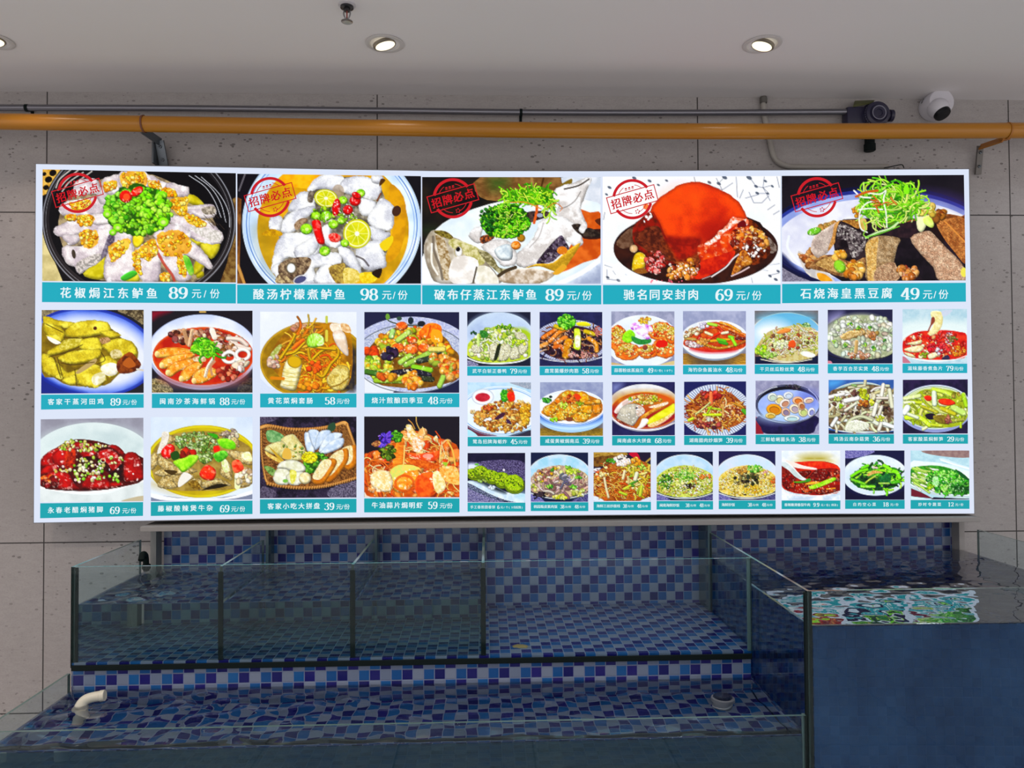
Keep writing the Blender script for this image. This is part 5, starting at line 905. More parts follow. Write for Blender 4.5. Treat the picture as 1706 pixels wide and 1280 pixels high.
@dish
def truffle_stirfry(p):
    p.F('#32345c', c2='#2a2c4e'); p.E(1240,400,430,242,'#c4c8dc'); p.E(1240,400,425,236,'#b4b8d0')
    for k in range(90):
        a=math.radians(k*4); p.L([1240+360*math.cos(a),400+185*math.sin(a),1240+425*math.cos(a),400+238*math.sin(a)], 5, '#4a4c74', a=.8)
    p.L([880,590,1050,622,1240,632,1430,622,1600,580], 14, '#dcdce8'); 
    for k in range(40): p.E(890+k*18, 592+38*math.sin(math.pi*k/40), 4, 7, '#3c3c5c')
    p.E(1240,420,370,196,'#2a1c28', c2='#43283a', ts=40); p.strands(['e',1240,430,350,180], 110, ['#5c3a44','#8a5a3c','#3a2430','#b0763c','#a88478','#2c1c2a'], 15, 120, curl=.8, hl=.2)
    for q,c in (([920,360,1000,310,1060,270],'#d07a2c'),([1000,400,1090,310,1160,270],'#e08a34'),([1060,430,1150,370,1180,360],'#d88438'),([1400,290,1500,320],'#c8b020'),([1060,230,1140,260],'#c8b428'),([1440,370,1520,430,1530,510],'#d8942c'),([1050,470,1120,460,1160,520],'#c86c28'),([890,460,960,430],'#d89a50')): p.L(q, 52, c, sh=.35, ed=.4, R=20, hl=.3, hs=16)
    p.P([1150,430,1190,370,1250,380,1260,430,1220,500,1240,570,1180,605,1140,580,1150,510], '#d8a01c', c2='#b8740f', ts=30, sh=.35, ed=.4, R=24, hl=.4, hs=20); p.P([1270,270,1310,255,1345,290,1345,480,1300,500,1260,470,1275,380], '#b8d020', c2='#d8e05c', ts=30, sh=.3, ed=.3, R=16); p.P([1285,350,1340,340,1335,460,1290,460], '#f0ece0', c2='#d8d4b0', ts=20); p.P([1300,190,1400,180,1460,210,1440,230,1320,225], '#d4d02c', sh=.2)
    p.bits(['e',1185,180,100,76], 140, ['#4aa828','#7dd83c','#2f7a1c','#9cec58'], 11, 22); p.bits(['e',1380,560,180,30], 24, ['#b8847c','#8a5a5c','#d8a898'], 14, 26, hl=.4); p.glints(['e',1240,430,340,170], 50, 4, 10, '#f0d8c8', a=.7); p.strands(['e',1550,290,50,40], 14, ['#a85a50','#c88478'], 12, 60)
@dish
def garlic_scallop(p):
    p.F('#8c90a8', c2='#a4a6bc', ts=50); p.P([600,668,778,620,778,680,600,680], '#c8b888'); p.E(410,400,420,298,'#e2e6f2', c2='#d4dcf0', ts=150); p.P([57,640,200,668,57,668], '#c0a878')
    for x,y,rx,ry in ((130,370,110,150),(240,520,150,100),(620,290,150,110),(660,480,150,110),(470,520,110,80),(740,330,60,100)):
        p.E(x,y,rx,ry,'#d06820', c2='#e08a3c', ts=40, sh=.2, ed=.3, wob=14); p.bits(['e',x,y-ry*.15,rx*.85,ry*.7], 60, ['#e8943c','#f0b45c','#d8601c','#c84a18','#f4d08c'], 10, 24, hl=.3); p.bits(['e',x,y-ry*.45,rx*.6,ry*.4], 50, ['#e8d078','#f0e09c','#d8b850','#c8a840'], 8, 16)
    p.E(630,430,70,46,'#c8280f', wob=10); p.bits(['e',440,165,70,40], 40, ['#e0b83c','#d09020','#f0d870'], 9, 16)
    p.P([180,380,210,300,280,270,330,330,300,400,240,420], '#7dc81c', c2='#a4e038', ts=20, sh=.2); p.P([290,340,400,380,500,370,500,420,380,440,300,400], '#2c7a3c', c2='#3f9048', ts=20)
    for q in ([270,220,330,190,370,220,350,270,290,270],[440,210,510,230,530,290,460,280],[380,320,440,320,500,360,460,380],[330,240,400,230,440,250,480,300,430,340,370,330,340,290]): p.P(q, '#b45cc8', c2='#f0e4f4', ts=26, sh=.2)
    p.E(410,285,62,46,'#f4eef6', soft=8); p.E(440,470,30,30,'#8a4a3c', sh=.3)
@dish
def tofu_chili_fish(p):
    p.F('#a8acc4', c2='#9298b4', ts=70); wood(p,[872,540,1588,540,1588,668,872,668],'#b08028','#d8a83c'); p.P([1040,600,1340,600,1340,668,1040,668], '#3a3a4a', soft=30); p.E(1230,560,330,60,'#5a4a3c', soft=24); p.E(1230,400,385,220,'#8a94a4'); p.E(1230,380,385,220,'#dde2ea'); p.E(1230,350,372,190,'#e8eaf0', c2='#d4dae4')
    p.P([880,400,950,280,1100,210,1250,180,1450,240,1588,340,1588,450,1480,500,1200,525,1000,490,890,450], '#a83418', c2='#c8682c', ts=40); p.P([960,480,1200,500,1480,490,1420,520,1180,530,1020,510], '#c02428', soft=6)
    for q,c in (([1200,200,1350,250,1580,330],'#d0782c'),([1250,230,1420,300,1580,360],'#c05a20'),([1300,190,1400,220,1520,290],'#d89838'),([1400,290,1580,390],'#8a3a18'),([1100,260,1260,240,1330,300],'#c84428'),([1160,380,1260,320,1310,300],'#d03c1c'),([1050,290,1060,340,1050,370],'#b8281c'),([1190,400,1400,380],'#d8a02c'),([1120,440,1280,480,1450,450],'#b88a34'),([1460,450,1580,400],'#a86428'),([900,370,1010,380],'#b89a58'),([1130,300,1200,330],'#e0d4a8'),([1320,310,1380,300],'#e4dcb8'),([920,340,1000,300],'#d0c090'),([1480,370,1588,370],'#6d3430'),([1000,430,1100,450],'#c8a070')): p.L(q, 32, c, sh=.35, ed=.35, R=12, hl=.35, hs=16)
    p.bits([890,300,1060,220,1100,290,960,350,890,360], 40, ['#e4d8b8','#c0a070','#f0ece4','#a87048'], 12, 26, hl=.3); p.bits([890,410,1000,410,1100,450,960,470], 24, ['#d8c8c8','#b89898','#e8e0e4'], 14, 28); p.bits(['e',1100,400,70,40], 24, ['#c88a44','#e0b068'], 12, 22); p.bits(['e',1100,220,60,30], 16, ['#e8e4ec','#c8c0d0'], 14, 24)
    for q,c in (([1270,380,1350,400],'#6cb828'),([1290,410,1370,430],'#4a9a2c'),([1400,350,1440,360],'#7dc83c'),([1430,370,1470,440],'#98d838'),([1160,200,1250,220],'#a8cc4c')): p.L(q, 36, c, sh=.3, ed=.3, R=12)
@dish
def seafood_pancit(p):
    p.F('#7a6460', c2='#6a5450', ts=60); p.P([57,610,778,600,778,693,57,693], '#1c2240', smooth=False); p.E(410,390,420,284,'#cfc8b4'); p.E(410,385,405,270,'#5c9cc4', vg='#e0eaf0'); p.E(410,170,330,60,'#6cb0d0', soft=20)
    p.E(240,330,200,120,'#e2e8ee', soft=20); p.P([57,560,80,480,200,330,400,270,600,250,778,340,778,560,640,640,400,660,160,620], '#b8a868', c2='#c8c090', ts=30)
    p.strands([90,560,150,400,300,300,560,270,760,360,770,520,560,560,340,600,200,560], 220, ['#dce0a4','#c0c868','#eae8d0','#a8b448','#d8c8a8','#b08868','#e4d8cc'], 13, 90, curl=1.0); p.bits([180,440,300,340,560,300,740,400,600,500,340,560,200,540], 50, ['#98784c','#c8a888','#6d5438','#d8dc8c','#a85c3c'], 10, 24)
    p.P([300,330,380,290,460,290,440,330,330,350], '#d8803c', c2='#e8a868', sh=.2); p.P([430,450,490,420,520,470,500,510,440,500], '#d05a2c', sh=.2); p.bits(['e',120,530,60,50], 30, ['#a8cc2c','#7db028','#c8dc5c'], 14, 28); p.bits(['e',220,590,80,30], 24, ['#a4c860','#7dac40','#c0d888'], 14, 28); p.P([570,560,650,550,740,590,700,620,600,600], '#f0f0f0', c2='#d8dccc'); p.P([580,250,640,220,690,260,640,280], '#c0dca8', c2='#4a7038', ts=16); p.bits(['e',350,470,80,50], 30, ['#d8e0a0','#eef0cc'], 12, 24); p.L([120,640,300,672,500,672,700,640], 10, '#d8d0b8')
@dish
def lily_congee_pot(p):
    p.F('#2c2c48'); p.P([880,160,1000,100,1050,130,960,260,880,280], '#8a88b0', soft=14); p.E(1250,390,440,262,'#4a4c54'); p.E(1250,380,420,255,'#a4a898', soft=8)
    p.P([885,400,960,240,1040,160,1200,140,1400,150,1560,200,1622,300,1622,560,1450,640,1200,640,980,590,885,520], '#b8bca0', c2='#98a080', ts=30)
    p.bits([890,420,960,220,1100,160,1500,160,1610,280,1610,540,1450,620,1050,600], 190, ['#e6ecdc','#f2f4ec','#ccd8bc','#b4c49c','#dce0d0','#c8c0a8'], 22, 46, asp=(.5,1), ed=.45, sh=.25, hl=.3)
    p.bits([1000,400,1120,330,1260,300,1440,340,1420,400,1240,380,1080,430], 46, ['#b08a58','#c8a878','#8a6a3c','#d8c0a0'], 16, 34); p.P([1030,390,1120,320,1250,320,1240,370,1080,420], '#a88a50', c2='#d0b888', ts=16, sh=.3); p.bits([1100,560,1240,560,1380,600,1300,630,1150,630], 40, ['#c89a80','#a87050','#e0c8b8'], 12, 26); p.L([1210,440,1200,560], 40, '#b89a68', sh=.3); p.bits(['e',1390,380,50,40], 14, ['#b07850','#d0a888'], 14, 26)
    for x,y in ((1230,285),(1365,285),(1135,240),(1080,480),(1400,500),(1420,530),(1540,430),(950,440),(1300,480)): p.bits(['e',x,y,26,20], 6, ['#7db03c','#4a8c40','#a8d060'], 9, 18)
    p.L([885,590,1000,630,1250,650,1500,625,1622,580], 12, '#1f2030'); p.P([880,600,1000,645,1250,662,1500,640,1622,590,1622,690,880,690], '#1e2440'); p.E(890,680,40,24,'#c08090')
@dish
def chili_fish_bowl(p):
    p.F('#a8c4d0', c2='#bcd0d8', ts=50); p.P([912,230,1200,190,1643,220,1643,420,912,420], '#d4e0e0', soft=14); p.E(1280,470,410,200,'#d8e4e4'); p.P([915,600,980,650,1000,683,915,683], '#b87888')
    p.P([915,440,1000,360,1120,320,1400,310,1560,330,1643,370,1643,600,1500,640,1280,650,1080,630,930,580], '#b81c1c', c2='#d04028', ts=50); p.L([920,600,1080,640,1300,655,1500,645,1643,600], 10, '#e4ecec')
    p.bits([940,420,1120,330,1400,330,1620,380,1620,580,1300,630,1000,580], 150, ['#d02828','#e86c3c','#b01818','#e8b080','#c83030','#f0d8b8','#a82c1c'], 10, 26, hl=.35, hs=16)
    p.P([1230,110,1300,90,1360,110,1370,200,1350,280,1290,350,1220,370,1210,330,1260,250], '#e8e0b4', c2='#d8cc90', ts=30, sh=.2, tx=.1); p.P([1240,170,1270,160,1280,210,1240,260,1210,320,1195,320,1230,240], '#8a4a38'); p.P([1360,90,1480,80,1420,140,1370,150], '#c4c8d8', a=.8)
    for q in ([960,460,1080,430,1130,420,1120,460,1040,480],[930,530,1000,500,1120,480,1150,520,1100,560,1000,560],[1090,600,1140,580,1160,620,1110,640],[1200,590,1280,560,1340,570,1290,620,1220,640],[930,560,1020,580,1060,620,980,610]): p.P(q, '#eae4c8', c2='#d8cc98', ts=20, sh=.25, ed=.25)
    p.bits([1210,460,1330,460,1440,500,1440,560,1300,560,1200,530], 30, ['#cc2434','#b01830','#d83c3c'], 18, 34, hl=.3); p.bits([1460,500,1620,490,1630,590,1480,600], 70, ['#d8802c','#e0a03c','#c8601c','#b84818'], 9, 20); p.bits(['e',1330,550,36,30], 8, ['#f0e8ec','#d8d0dc'], 14, 24); p.strands(['e',1430,400,40,70], 16, ['#c8a0a8','#8a4a68','#e8d0d4'], 8, 60, ang=(60,120)); p.bits(['e',1480,410,60,30], 16, ['#6d6c34','#8a8448'], 10, 20); p.P([1350,640,1420,590,1450,640], '#3a3450'); p.bits(['e',1160,590,40,26], 8, ['#a8b03c','#88a030'], 12, 20)
@dish
def fried_squid(p):
    p.F('#bcd4e4', c2='#a8c8e0', ts=60); p.P([540,50,782,50,782,130,640,90], '#8c98a8', c2='#a8acb8', ts=10); p.P([62,540,260,620,400,662,150,662,62,590], '#6a3a48'); p.P([62,580,180,662,62,662], '#a8d4e4'); p.P([520,662,782,590,782,662], '#3a3848'); p.E(440,370,470,278,'#e2e8f2', c2='#d4e0f0', ts=120); p.ring(440,380,440,258,8,'#5a94cc', a=.8); p.ring(440,384,470,276,8,'#8ab4dc', a=.6)
    p.E(235,215,125,92,'#dce4f0', ed=.2); p.E(232,220,104,74,'#f0f0f6'); p.E(232,220,84,50,'#a82838', c2='#c03c4c', ts=40)
    p.bits([130,400,250,330,400,260,540,250,700,270,778,320,778,480,700,600,520,610,300,590,180,520], 330, ['#c8903c','#e0b460','#a86c28','#d8a44c','#8a5420','#ecd08c','#b87c30'], 14, 32, hl=.25, hs=14); p.P([370,460,440,400,490,400,470,440,400,475], '#4a2840'); p.P([500,470,540,480,560,530,510,510], '#4a3050'); p.bits([640,280,770,320,770,480,700,560], 60, ['#d8a834','#e8c450','#c08c24'], 16, 30); p.bits(['e',290,340,46,26], 10, ['#a84a28','#c05c30'], 14, 26); p.bits(['e',120,390,30,20], 10, ['#d8c090'], 10, 18); p.bits(['e',200,460,60,50], 24, ['#e0b468','#c89040'], 16, 30)
    p.bits(['e',480,200,44,66], 70, ['#4aac2c','#7dd03c','#2f8a24'], 10, 18); p.P([510,180,560,130,590,170,600,250,550,270,520,240], '#e0481c', c2='#d02c14', ts=18, sh=.2); p.bits(['e',550,140,36,18], 10, ['#c89040','#b06c28'], 9, 16)
@dish
def pumpkin_nuggets(p):
    p.F('#9aa2bc', c2='#8890b0', ts=60); wood(p,[885,570,1600,570,1600,658,885,658],'#8a7430','#b89a3c'); p.E(1240,560,330,50,'#4a3c28', soft=20); p.E(1240,420,395,200,'#a4c4e8'); p.E(1240,400,400,190,'#b8d4f0'); p.E(1240,390,400,140,'#1f4ca8', soft=10); p.E(1240,330,385,195,'#e8ecf4', c2='#dce4f0'); p.ring(1240,345,380,190,6,'#c8d8ec')
    K=dict(sh=.3, ed=.4, R=26, hl=.35, hs=24)
    p.P([900,380,1040,260,1140,160,1300,150,1450,200,1580,270,1580,400,1400,490,1280,490,1080,470,960,430], '#a86818', c2='#c88828', ts=30)
    for q,c in (([1120,200,1180,140,1260,150,1290,200,1260,240,1140,240],'#c8b438'),([1290,190,1360,150,1430,190,1450,260,1380,290,1310,270],'#e0b428'),([920,340,1000,300,1080,310,1090,360,1000,440,940,420],'#d8a824'),([1160,360,1220,310,1300,310,1330,370,1260,420,1180,420],'#e8c450'),([1040,430,1090,370,1150,380,1170,460,1120,490,1040,480],'#e0c048'),([1250,450,1300,390,1400,400,1440,450,1400,500,1290,505],'#e4bc4c'),([1320,320,1420,310,1480,330,1460,410,1360,400],'#e0ac28'),([1480,320,1560,300,1580,390,1500,410],'#e08c24'),([1470,260,1560,240,1580,290,1500,300],'#e0b85c'),([1040,270,1090,220,1130,260,1100,310],'#d87c20'),([1380,270,1480,260,1500,300,1400,310],'#d89c24')): p.P(q, c, c2='#c88418', ts=26, **K)
    p.bits(['e',1240,240,100,40], 24, ['#a8481c','#c86020','#e08038'], 14, 28, hl=.3); p.P([1280,180,1330,190,1350,230,1300,250], '#d0481c'); p.bits([930,340,1100,280,1450,280,1450,480,1060,470], 110, ['#ecd060','#f4e088','#d8a838','#c88828'], 7, 14); p.bits(['e',965,250,46,30], 40, ['#4aa43c','#7dcc5c','#2c7a2c'], 9, 16); p.E(1005,215,20,14,'#1c2c24'); p.bits(['e',1150,310,40,40], 20, ['#c4dc48','#a4c430','#e0ec80'], 10, 20); p.bits(['e',1040,470,40,22], 10, ['#98d030'], 14, 22); p.bits(['e',1340,290,40,18], 14, ['#7d9420','#98ac30'], 10, 18); p.P([1180,450,1250,450,1250,490,1190,490], '#7d4a34')
@dish
def soy_fish_platter(p):
    p.F('#30305c', c2='#282850'); p.P([67,70,180,60,130,150,67,170], '#8088b8', soft=14); p.E(430,340,420,272,'#b4b4bc', vg='#8c8c9c'); p.E(430,330,415,258,'#dcdde0', c2='#c4c6cc', ts=120); p.E(440,370,390,210,'#a82c1c', vg='#8c2434'); p.E(440,260,340,90,'#c88a20', c2='#b46c18', ts=60, soft=16); p.ring(440,365,384,204,10,'#d0a040', a=.7)
    p.P([580,190,700,210,778,260,778,290,640,250], '#c85a14', soft=8)
    p.P([90,380,180,270,340,200,480,190,420,250,250,290,140,400], '#efe8e4', c2='#d0b8b0', ts=30, sh=.2); p.bits([290,230,420,190,560,200,640,250,480,300,320,280], 70, ['#d8a84c','#b88830','#c87c40','#a8a030','#e0c880'], 10, 24, hl=.3)
    p.P([120,440,180,330,280,290,380,310,440,380,380,440,310,540,240,540,140,480], '#cac4b4', c2='#a8a498', ts=40, sh=.2, ed=.3, tx=.1); p.P([340,320,400,320,440,380,370,440,340,400], '#dcd8d4', c2='#c0a898', ts=16); p.E(346,345,14,12,'#3c3444'); p.P([380,450,480,380,600,310,700,290,620,350,500,410,420,470], '#b87828', c2='#d8a850', ts=20, sh=.2); p.P([480,330,620,290,700,270,690,300,560,340], '#efe4d4', c2='#d8b890', ts=14)
    p.P([480,470,580,400,700,330,778,290,778,400,660,460,520,530,450,520], '#cccc10', c2='#e0dc48', ts=50, sh=.2, ed=.3); p.P([480,530,640,460,778,380,700,470,580,540,500,560], '#e8e0b0', c2='#d0b060', ts=16); p.P([390,480,450,460,480,490,420,560,350,575], '#f0eae6', sh=.2); p.P([310,560,360,480,390,440,400,480,360,560], '#a86418'); p.P([90,440,140,470,240,520,300,550,200,530,100,470], '#5c2018', c2='#c88a68', ts=14); p.bits(['e',270,250,22,26], 8, ['#6cac28','#a0d048'], 10, 18); p.bits(['e',560,240,40,40], 14, ['#c8d040','#98a828'], 9, 18); p.glints([140,400,300,300,420,300,300,540], 20, 4, 10); p.L([80,470,200,550,400,590,600,580,778,510], 14, '#dcd8dc'); p.L([500,550,640,500,740,430], 7, '#e0a0a0', a=.8)
@dish
def hunan_bacon_shoots(p):
    p.F('#262a5c'); p.E(1240,370,400,298,'#c8d0e2')
    for k in range(80):
        a=math.radians(k*4.5); p.L([1240+250*math.cos(a),380+170*math.sin(a),1240+395*math.cos(a),372+294*math.sin(a)], 6, '#3c4878', a=.85)
    p.P([900,340,1000,230,1080,160,1350,150,1480,220,1580,340,1580,460,1480,540,1300,580,1060,560,960,480], '#8a4a20', c2='#a8642c', ts=30)
    p.strands([910,360,1000,240,1100,160,1350,160,1480,230,1570,340,1570,450,1460,530,1280,570,1060,550,930,460], 260, ['#d08a38','#b8682c','#e0a858','#8a3c24','#a85a34','#ecc890','#7d3028','#c8842c'], 15, 110, curl=.7, hl=.2)
    p.bits([1080,150,1240,150,1300,220,1240,260,1120,230], 24, ['#b82c28','#8c1c20','#d04a34'], 20, 36, hl=.3); p.L([1190,170,1195,290], 34, '#e07c50', sh=.3); p.bits([1000,500,1200,480,1320,520,1260,570,1040,560], 30, ['#8a3438','#5c2430','#a85048','#c07858'], 16, 32)
    for q,c,w in (([1020,410,1100,350,1180,280],'#d0d890',22),([1110,420,1300,420],'#c8e030',34),([1160,340,1300,360],'#b0c830',26),([1150,400,1190,330],'#a8cc30',24),([940,480,985,460],'#c8d840',36),([1330,310,1330,440],'#e0b068',26),([1560,370,1590,400],'#58a030',50),([1450,290,1560,340],'#d09838',20)): p.L(q, w, c, sh=.3, ed=.3)
    p.bits(['e',1190,470,40,24], 8, ['#dcd8d0','#c0b4a8'], 14, 24); p.glints([940,360,1540,300,1520,480,1000,520], 60, 4, 9, '#f4dcb8', a=.7)
@dish
def clam_soup(p):
    p.F('#a0a0b8', c2='#8c8ca8', ts=40); p.P([60,440,140,470,150,638,60,638], '#8a2838', smooth=False); p.P([100,430,740,430,740,560,660,638,200,638,120,560], '#201c40', c2='#2a2450'); p.E(425,300,365,225,'#1a1828'); p.ring(425,300,352,214,14,'#585c78', a=.9); p.L([90,420,220,480,420,505,620,470,740,400], 10, '#c8ccdc', a=.6); p.L([100,190,220,120,300,100], 10, '#d8dce4', a=.8); p.L([660,130,740,200,775,290], 12, '#dcdce8', a=.8)
    p.E(430,315,345,182,'#8ea4dc', c2='#a4b4e4', ts=80); p.E(300,430,200,60,'#b0c8e4', soft=18); p.E(660,230,80,60,'#6c74c0', soft=24); p.bits(['e',480,100,90,26], 20, ['#3c3844','#54505c'], 10, 20)
    def clam(x,y,rx,ry,ro,c,ci):
        p.E(x,y,rx,ry,c,rot=ro,sh=.3,ed=.4,R=16); p.E(x+4,y+4,rx*.66,ry*.62,ci,rot=ro,ed=.3,sh=-.2,R=14)
    for a in ((270,360,90,66,10,'#d89a24','#c07c10'),(330,250,58,56,-20,'#e8e4cc','#d0c488'),(250,220,56,50,0,'#d8e0d8','#b8c8b8'),(540,260,66,50,10,'#e0b494','#c87838'),(660,255,60,36,-10,'#e8dcd4','#c8a898'),(390,290,64,50,-30,'#e8dcd8','#b88870'),(500,350,60,54,20,'#ecd8c0','#a89aa8'),(400,390,52,50,30,'#dcb8a0','#8a7c94'),(430,200,56,44,0,'#dce4ec','#c0ccdc'),(600,390,56,54,0,'#dcd8b0','#b8c480'),(690,390,40,54,20,'#eeeef4','#8c90c0'),(470,460,90,38,0,'#dce8e4','#b0ccd0'),(230,430,60,36,0,'#dcc888','#c8a850'),(580,320,40,50,-20,'#dcb898','#a86c48')): clam(*a)
@dish
def seafood_mushroom(p):
    p.F('#3a5c98', c2='#4a6ca8', ts=70); p.P([890,20,1050,20,1000,90,890,110], '#5898d0', soft=10); p.E(1260,330,420,285,'#c0ccc8'); p.E(1260,330,410,272,'#a8b8b0', c2='#7da0a8', ts=60); p.L([890,560,1050,605,1260,620,1450,612,1628,590], 14, '#d8dcd0'); p.P([890,590,1050,620,1300,632,1628,610,1628,635,890,635], '#2c3044', smooth=False)
    p.P([890,180,1060,110,1200,70,1480,90,1628,160,1628,560,1450,600,1100,600,890,540], '#7d6a50', c2='#5c4c3a', ts=30)
    p.strands([890,200,1100,110,1480,100,1620,170,1620,540,1100,560,890,500], 150, ['#e6e4d0','#d4d0b4','#f2f0e6','#b8b08c','#c8c8a8','#8a7c5c'], 30, 130, curl=.4, ang=(-80,80)); p.bits([900,160,1150,130,1400,180,1600,240,1600,460,1000,480,900,440], 70, ['#6d5444','#8a6c58','#4c3a30','#a48c78'], 14, 30)
    for q,w,c in (([1490,200,1510,80],46,'#ece8dc'),([1120,110,1300,90],30,'#dcd8b4'),([1080,260,1220,230],56,'#eceae4'),([1160,80,1200,90],30,'#98b878'),([1440,230,1560,230],34,'#e0d8cc'),([1400,420,1430,300],50,'#e6e4d8'),([1460,420,1490,330],40,'#dcd8cc'),([890,220,1060,180],46,'#e8e4e0'),([1080,370,1200,290],36,'#e0e0cc'),([930,540,980,460],44,'#e8ecec'),([1040,490,1080,440],34,'#c8c4a0'),([1360,470,1440,520],54,'#d8dccc'),([1460,590,1490,510],44,'#e4e0d4'),([1520,520,1628,560],50,'#e6ece8'),([1580,140,1610,330],50,'#d8d8c0'),([1080,580,1140,480,1260,440,1380,480],40,'#c8ccac')): p.L(q, w, c, sh=.3, ed=.4, R=18)
    p.P([1080,590,1120,500,1220,480,1340,520,1340,570,1240,610,1120,610], '#e4e6d8', c2='#c8ccb8', ts=12, sh=.2, tx=.12); p.bits([1200,140,1300,130,1400,280,1380,310,1260,220], 40, ['#c8d030','#e0e060','#a8b028'], 12, 24); p.bits(['e',1280,290,60,34], 20, ['#b0682c','#c88a40','#8a4820'], 12, 24); p.bits(['e',1030,320,30,16], 8, ['#98b828'], 12, 18); p.bits(['e',980,240,50,24], 10, ['#b8c468'], 12, 20); p.P([1560,380,1628,370,1628,440,1550,440], '#5c4838', soft=8); p.bits(['e',1470,460,50,30], 14, ['#b4bc40','#d0d468'], 10, 18); p.bits(['e',1190,170,40,36], 12, ['#7d5c54','#5c4038'], 14, 24)
@dish
def oil_braised_shoots(p):
    p.F('#241e3c', c2='#34284c', ts=60); p.E(1235,400,400,262,'#b0b8d4', vg='#8c94c0'); p.E(1235,385,385,240,'#dce4e4', c2='#d0dcd4'); p.ring(1235,385,372,228,7,'#4c6c60', a=.7); p.E(1235,380,362,216,'#c4d0b0', vg='#b8c060')
    p.P([890,480,900,350,1000,260,1120,190,1400,200,1560,300,1590,480,1480,590,1250,610,1050,580], '#90a020', c2='#a8b430', ts=40)
    p.bits([900,340,1040,250,1400,230,1580,340,1560,520,1250,600,1000,560,900,460], 120, ['#c0d040','#a4b828','#d8e070','#8ca020','#e8ecb0'], 16, 34, hl=.2); p.strands([920,360,1100,260,1500,280,1570,480,1200,580,940,500], 50, ['#d4e088','#b4c838','#e4ecb8','#98ac28'], 30, 120, curl=.3)
    for q,w,c in (([1210,190,1330,220,1440,270],50,'#c8dc58'),([1220,230,1225,350],56,'#dcead0'),([900,290,1060,260],50,'#d4e0a0'),([900,440,930,390],70,'#e4ece4'),([920,500,1060,500,1170,580],56,'#c8e040'),([1300,400,1440,460],50,'#c0bc30'),([1430,390,1540,450],70,'#bcd878'),([1540,250,1570,370],50,'#a8d030'),([940,460,1040,500],40,'#e0eccc'),([1100,380,1250,440],40,'#b8b838'),([1200,580,1300,590],36,'#c4d040'),([1400,540,1540,520],40,'#a4a848')): p.L(q, w, c, sh=.3, ed=.35, R=20, hl=.3, hs=24)
    p.P([1110,270,1150,255,1190,270,1190,310,1140,315], '#cc3418', sh=.3); p.P([1265,310,1310,290,1400,300,1455,345,1380,370,1290,350], '#cc2814', c2='#e04c24', sh=.3, ed=.3, R=16); p.P([1120,470,1180,450,1240,470,1230,510,1160,520], '#281c30'); p.P([1210,480,1320,470,1400,500,1380,570,1250,550], '#8a7c30', c2='#6d5a28', ts=20, sh=.3); p.bits(['e',1370,520,40,40], 10, ['#8a5048','#a87058'], 14, 26); p.bits(['e',1460,250,40,30], 10, ['#8a8030','#a89848'], 12, 22); p.bits(['e',1150,225,40,24], 12, ['#a8a850','#7d8030'], 10, 18)
@dish
def green_fish_cakes(p):
    p.F('#1f1e38', c2='#26223e'); p.P([67,220,300,170,560,160,778,200,778,420,560,340,240,260], '#3c3454', c2='#6c6488', ts=9, tx=.3); p.P([67,500,300,600,560,690,67,690], '#5c5a80', c2='#8c88a8', ts=9, tx=.3)
    p.P([67,420,200,420,400,480,560,560,778,580,778,683,640,683,480,640,280,560,67,450], '#bcd0e0', c2='#d8e4ee', ts=50); p.P([67,440,300,560,480,640,660,685,560,690,380,640,180,560,67,500], '#2c3048', c2='#8088a0', ts=6); p.P([67,210,140,200,220,240,160,290,67,290], '#d0d8ec', soft=6); p.E(740,600,60,40,'#a8ccdc', soft=12)
    p.P([67,380,200,400,300,440,480,520,540,570,420,540,240,450], '#141c24', soft=6)
    for x,y,rx,ry in ((150,330,110,62),(230,300,90,70),(360,360,105,78),(490,400,95,92),(640,450,128,108)):
        p.E(x+4,y+24,rx,ry,'#6d8410', rot=14, ed=.3, R=20); p.E(x,y,rx,ry,'#a4c020', c2='#88a818', ts=20, rot=14, sh=.25, ed=.4, R=24, tx=.2, wob=8); p.bits(['e',x,y,rx*.8,ry*.75], 36, ['#5c7c10','#c8dc48','#405c0c','#b4cc30'], 6, 13)
    p.E(180,215,26,14,'#6cb050'); p.E(515,285,12,16,'#e0dce8'); p.bits(['e',370,500,40,20], 6, ['#d0dcec'], 14, 24); p.bits(['e',250,420,50,14], 8, ['#90a858'], 12, 20)
def ricebowl(p, x0, x1, y0, cols, n, bgc='#1e2846', inner='#a8c8dc', r0=8, r1=18, st=0):
    cx=(x0+x1)/2; w=(x1-x0)/2
    p.F(bgc); p.P([x0,560,cx-w*.5,y0,x0,y0], '#54548c', c2='#8884b4', ts=8); p.P([x1,580,cx+w*.4,y0,x1,y0], '#3c3c68', c2='#6c6894', ts=8); p.E(cx,360,w*1.12,268,'#d8e0ec'); p.E(cx,345,w*1.08,245,inner, c2='#c0d4e8', ts=90)
    p.P([x0,380,cx-w*.6,270,cx,225,cx+w*.6,270,x1,360,x1,540,cx+w*.5,605,cx,620,cx-w*.5,605,x0,540], cols[0], c2=cols[1], ts=20)
    p.bits([x0,400,cx-w*.5,270,cx,230,cx+w*.5,270,x1,380,x1,530,cx+w*.4,600,cx-w*.4,600,x0,530], n, cols, r0, r1)
    if st: p.strands([x0,400,cx-w*.5,270,cx,230,cx+w*.5,270,x1,380,x1,530,cx+w*.4,595,cx-w*.4,595,x0,530], st, cols, 10, 60, curl=.8)
    p.L([x0,570,cx-w*.5,622,cx,638,cx+w*.5,622,x1,570], 12, '#c8d0c8')
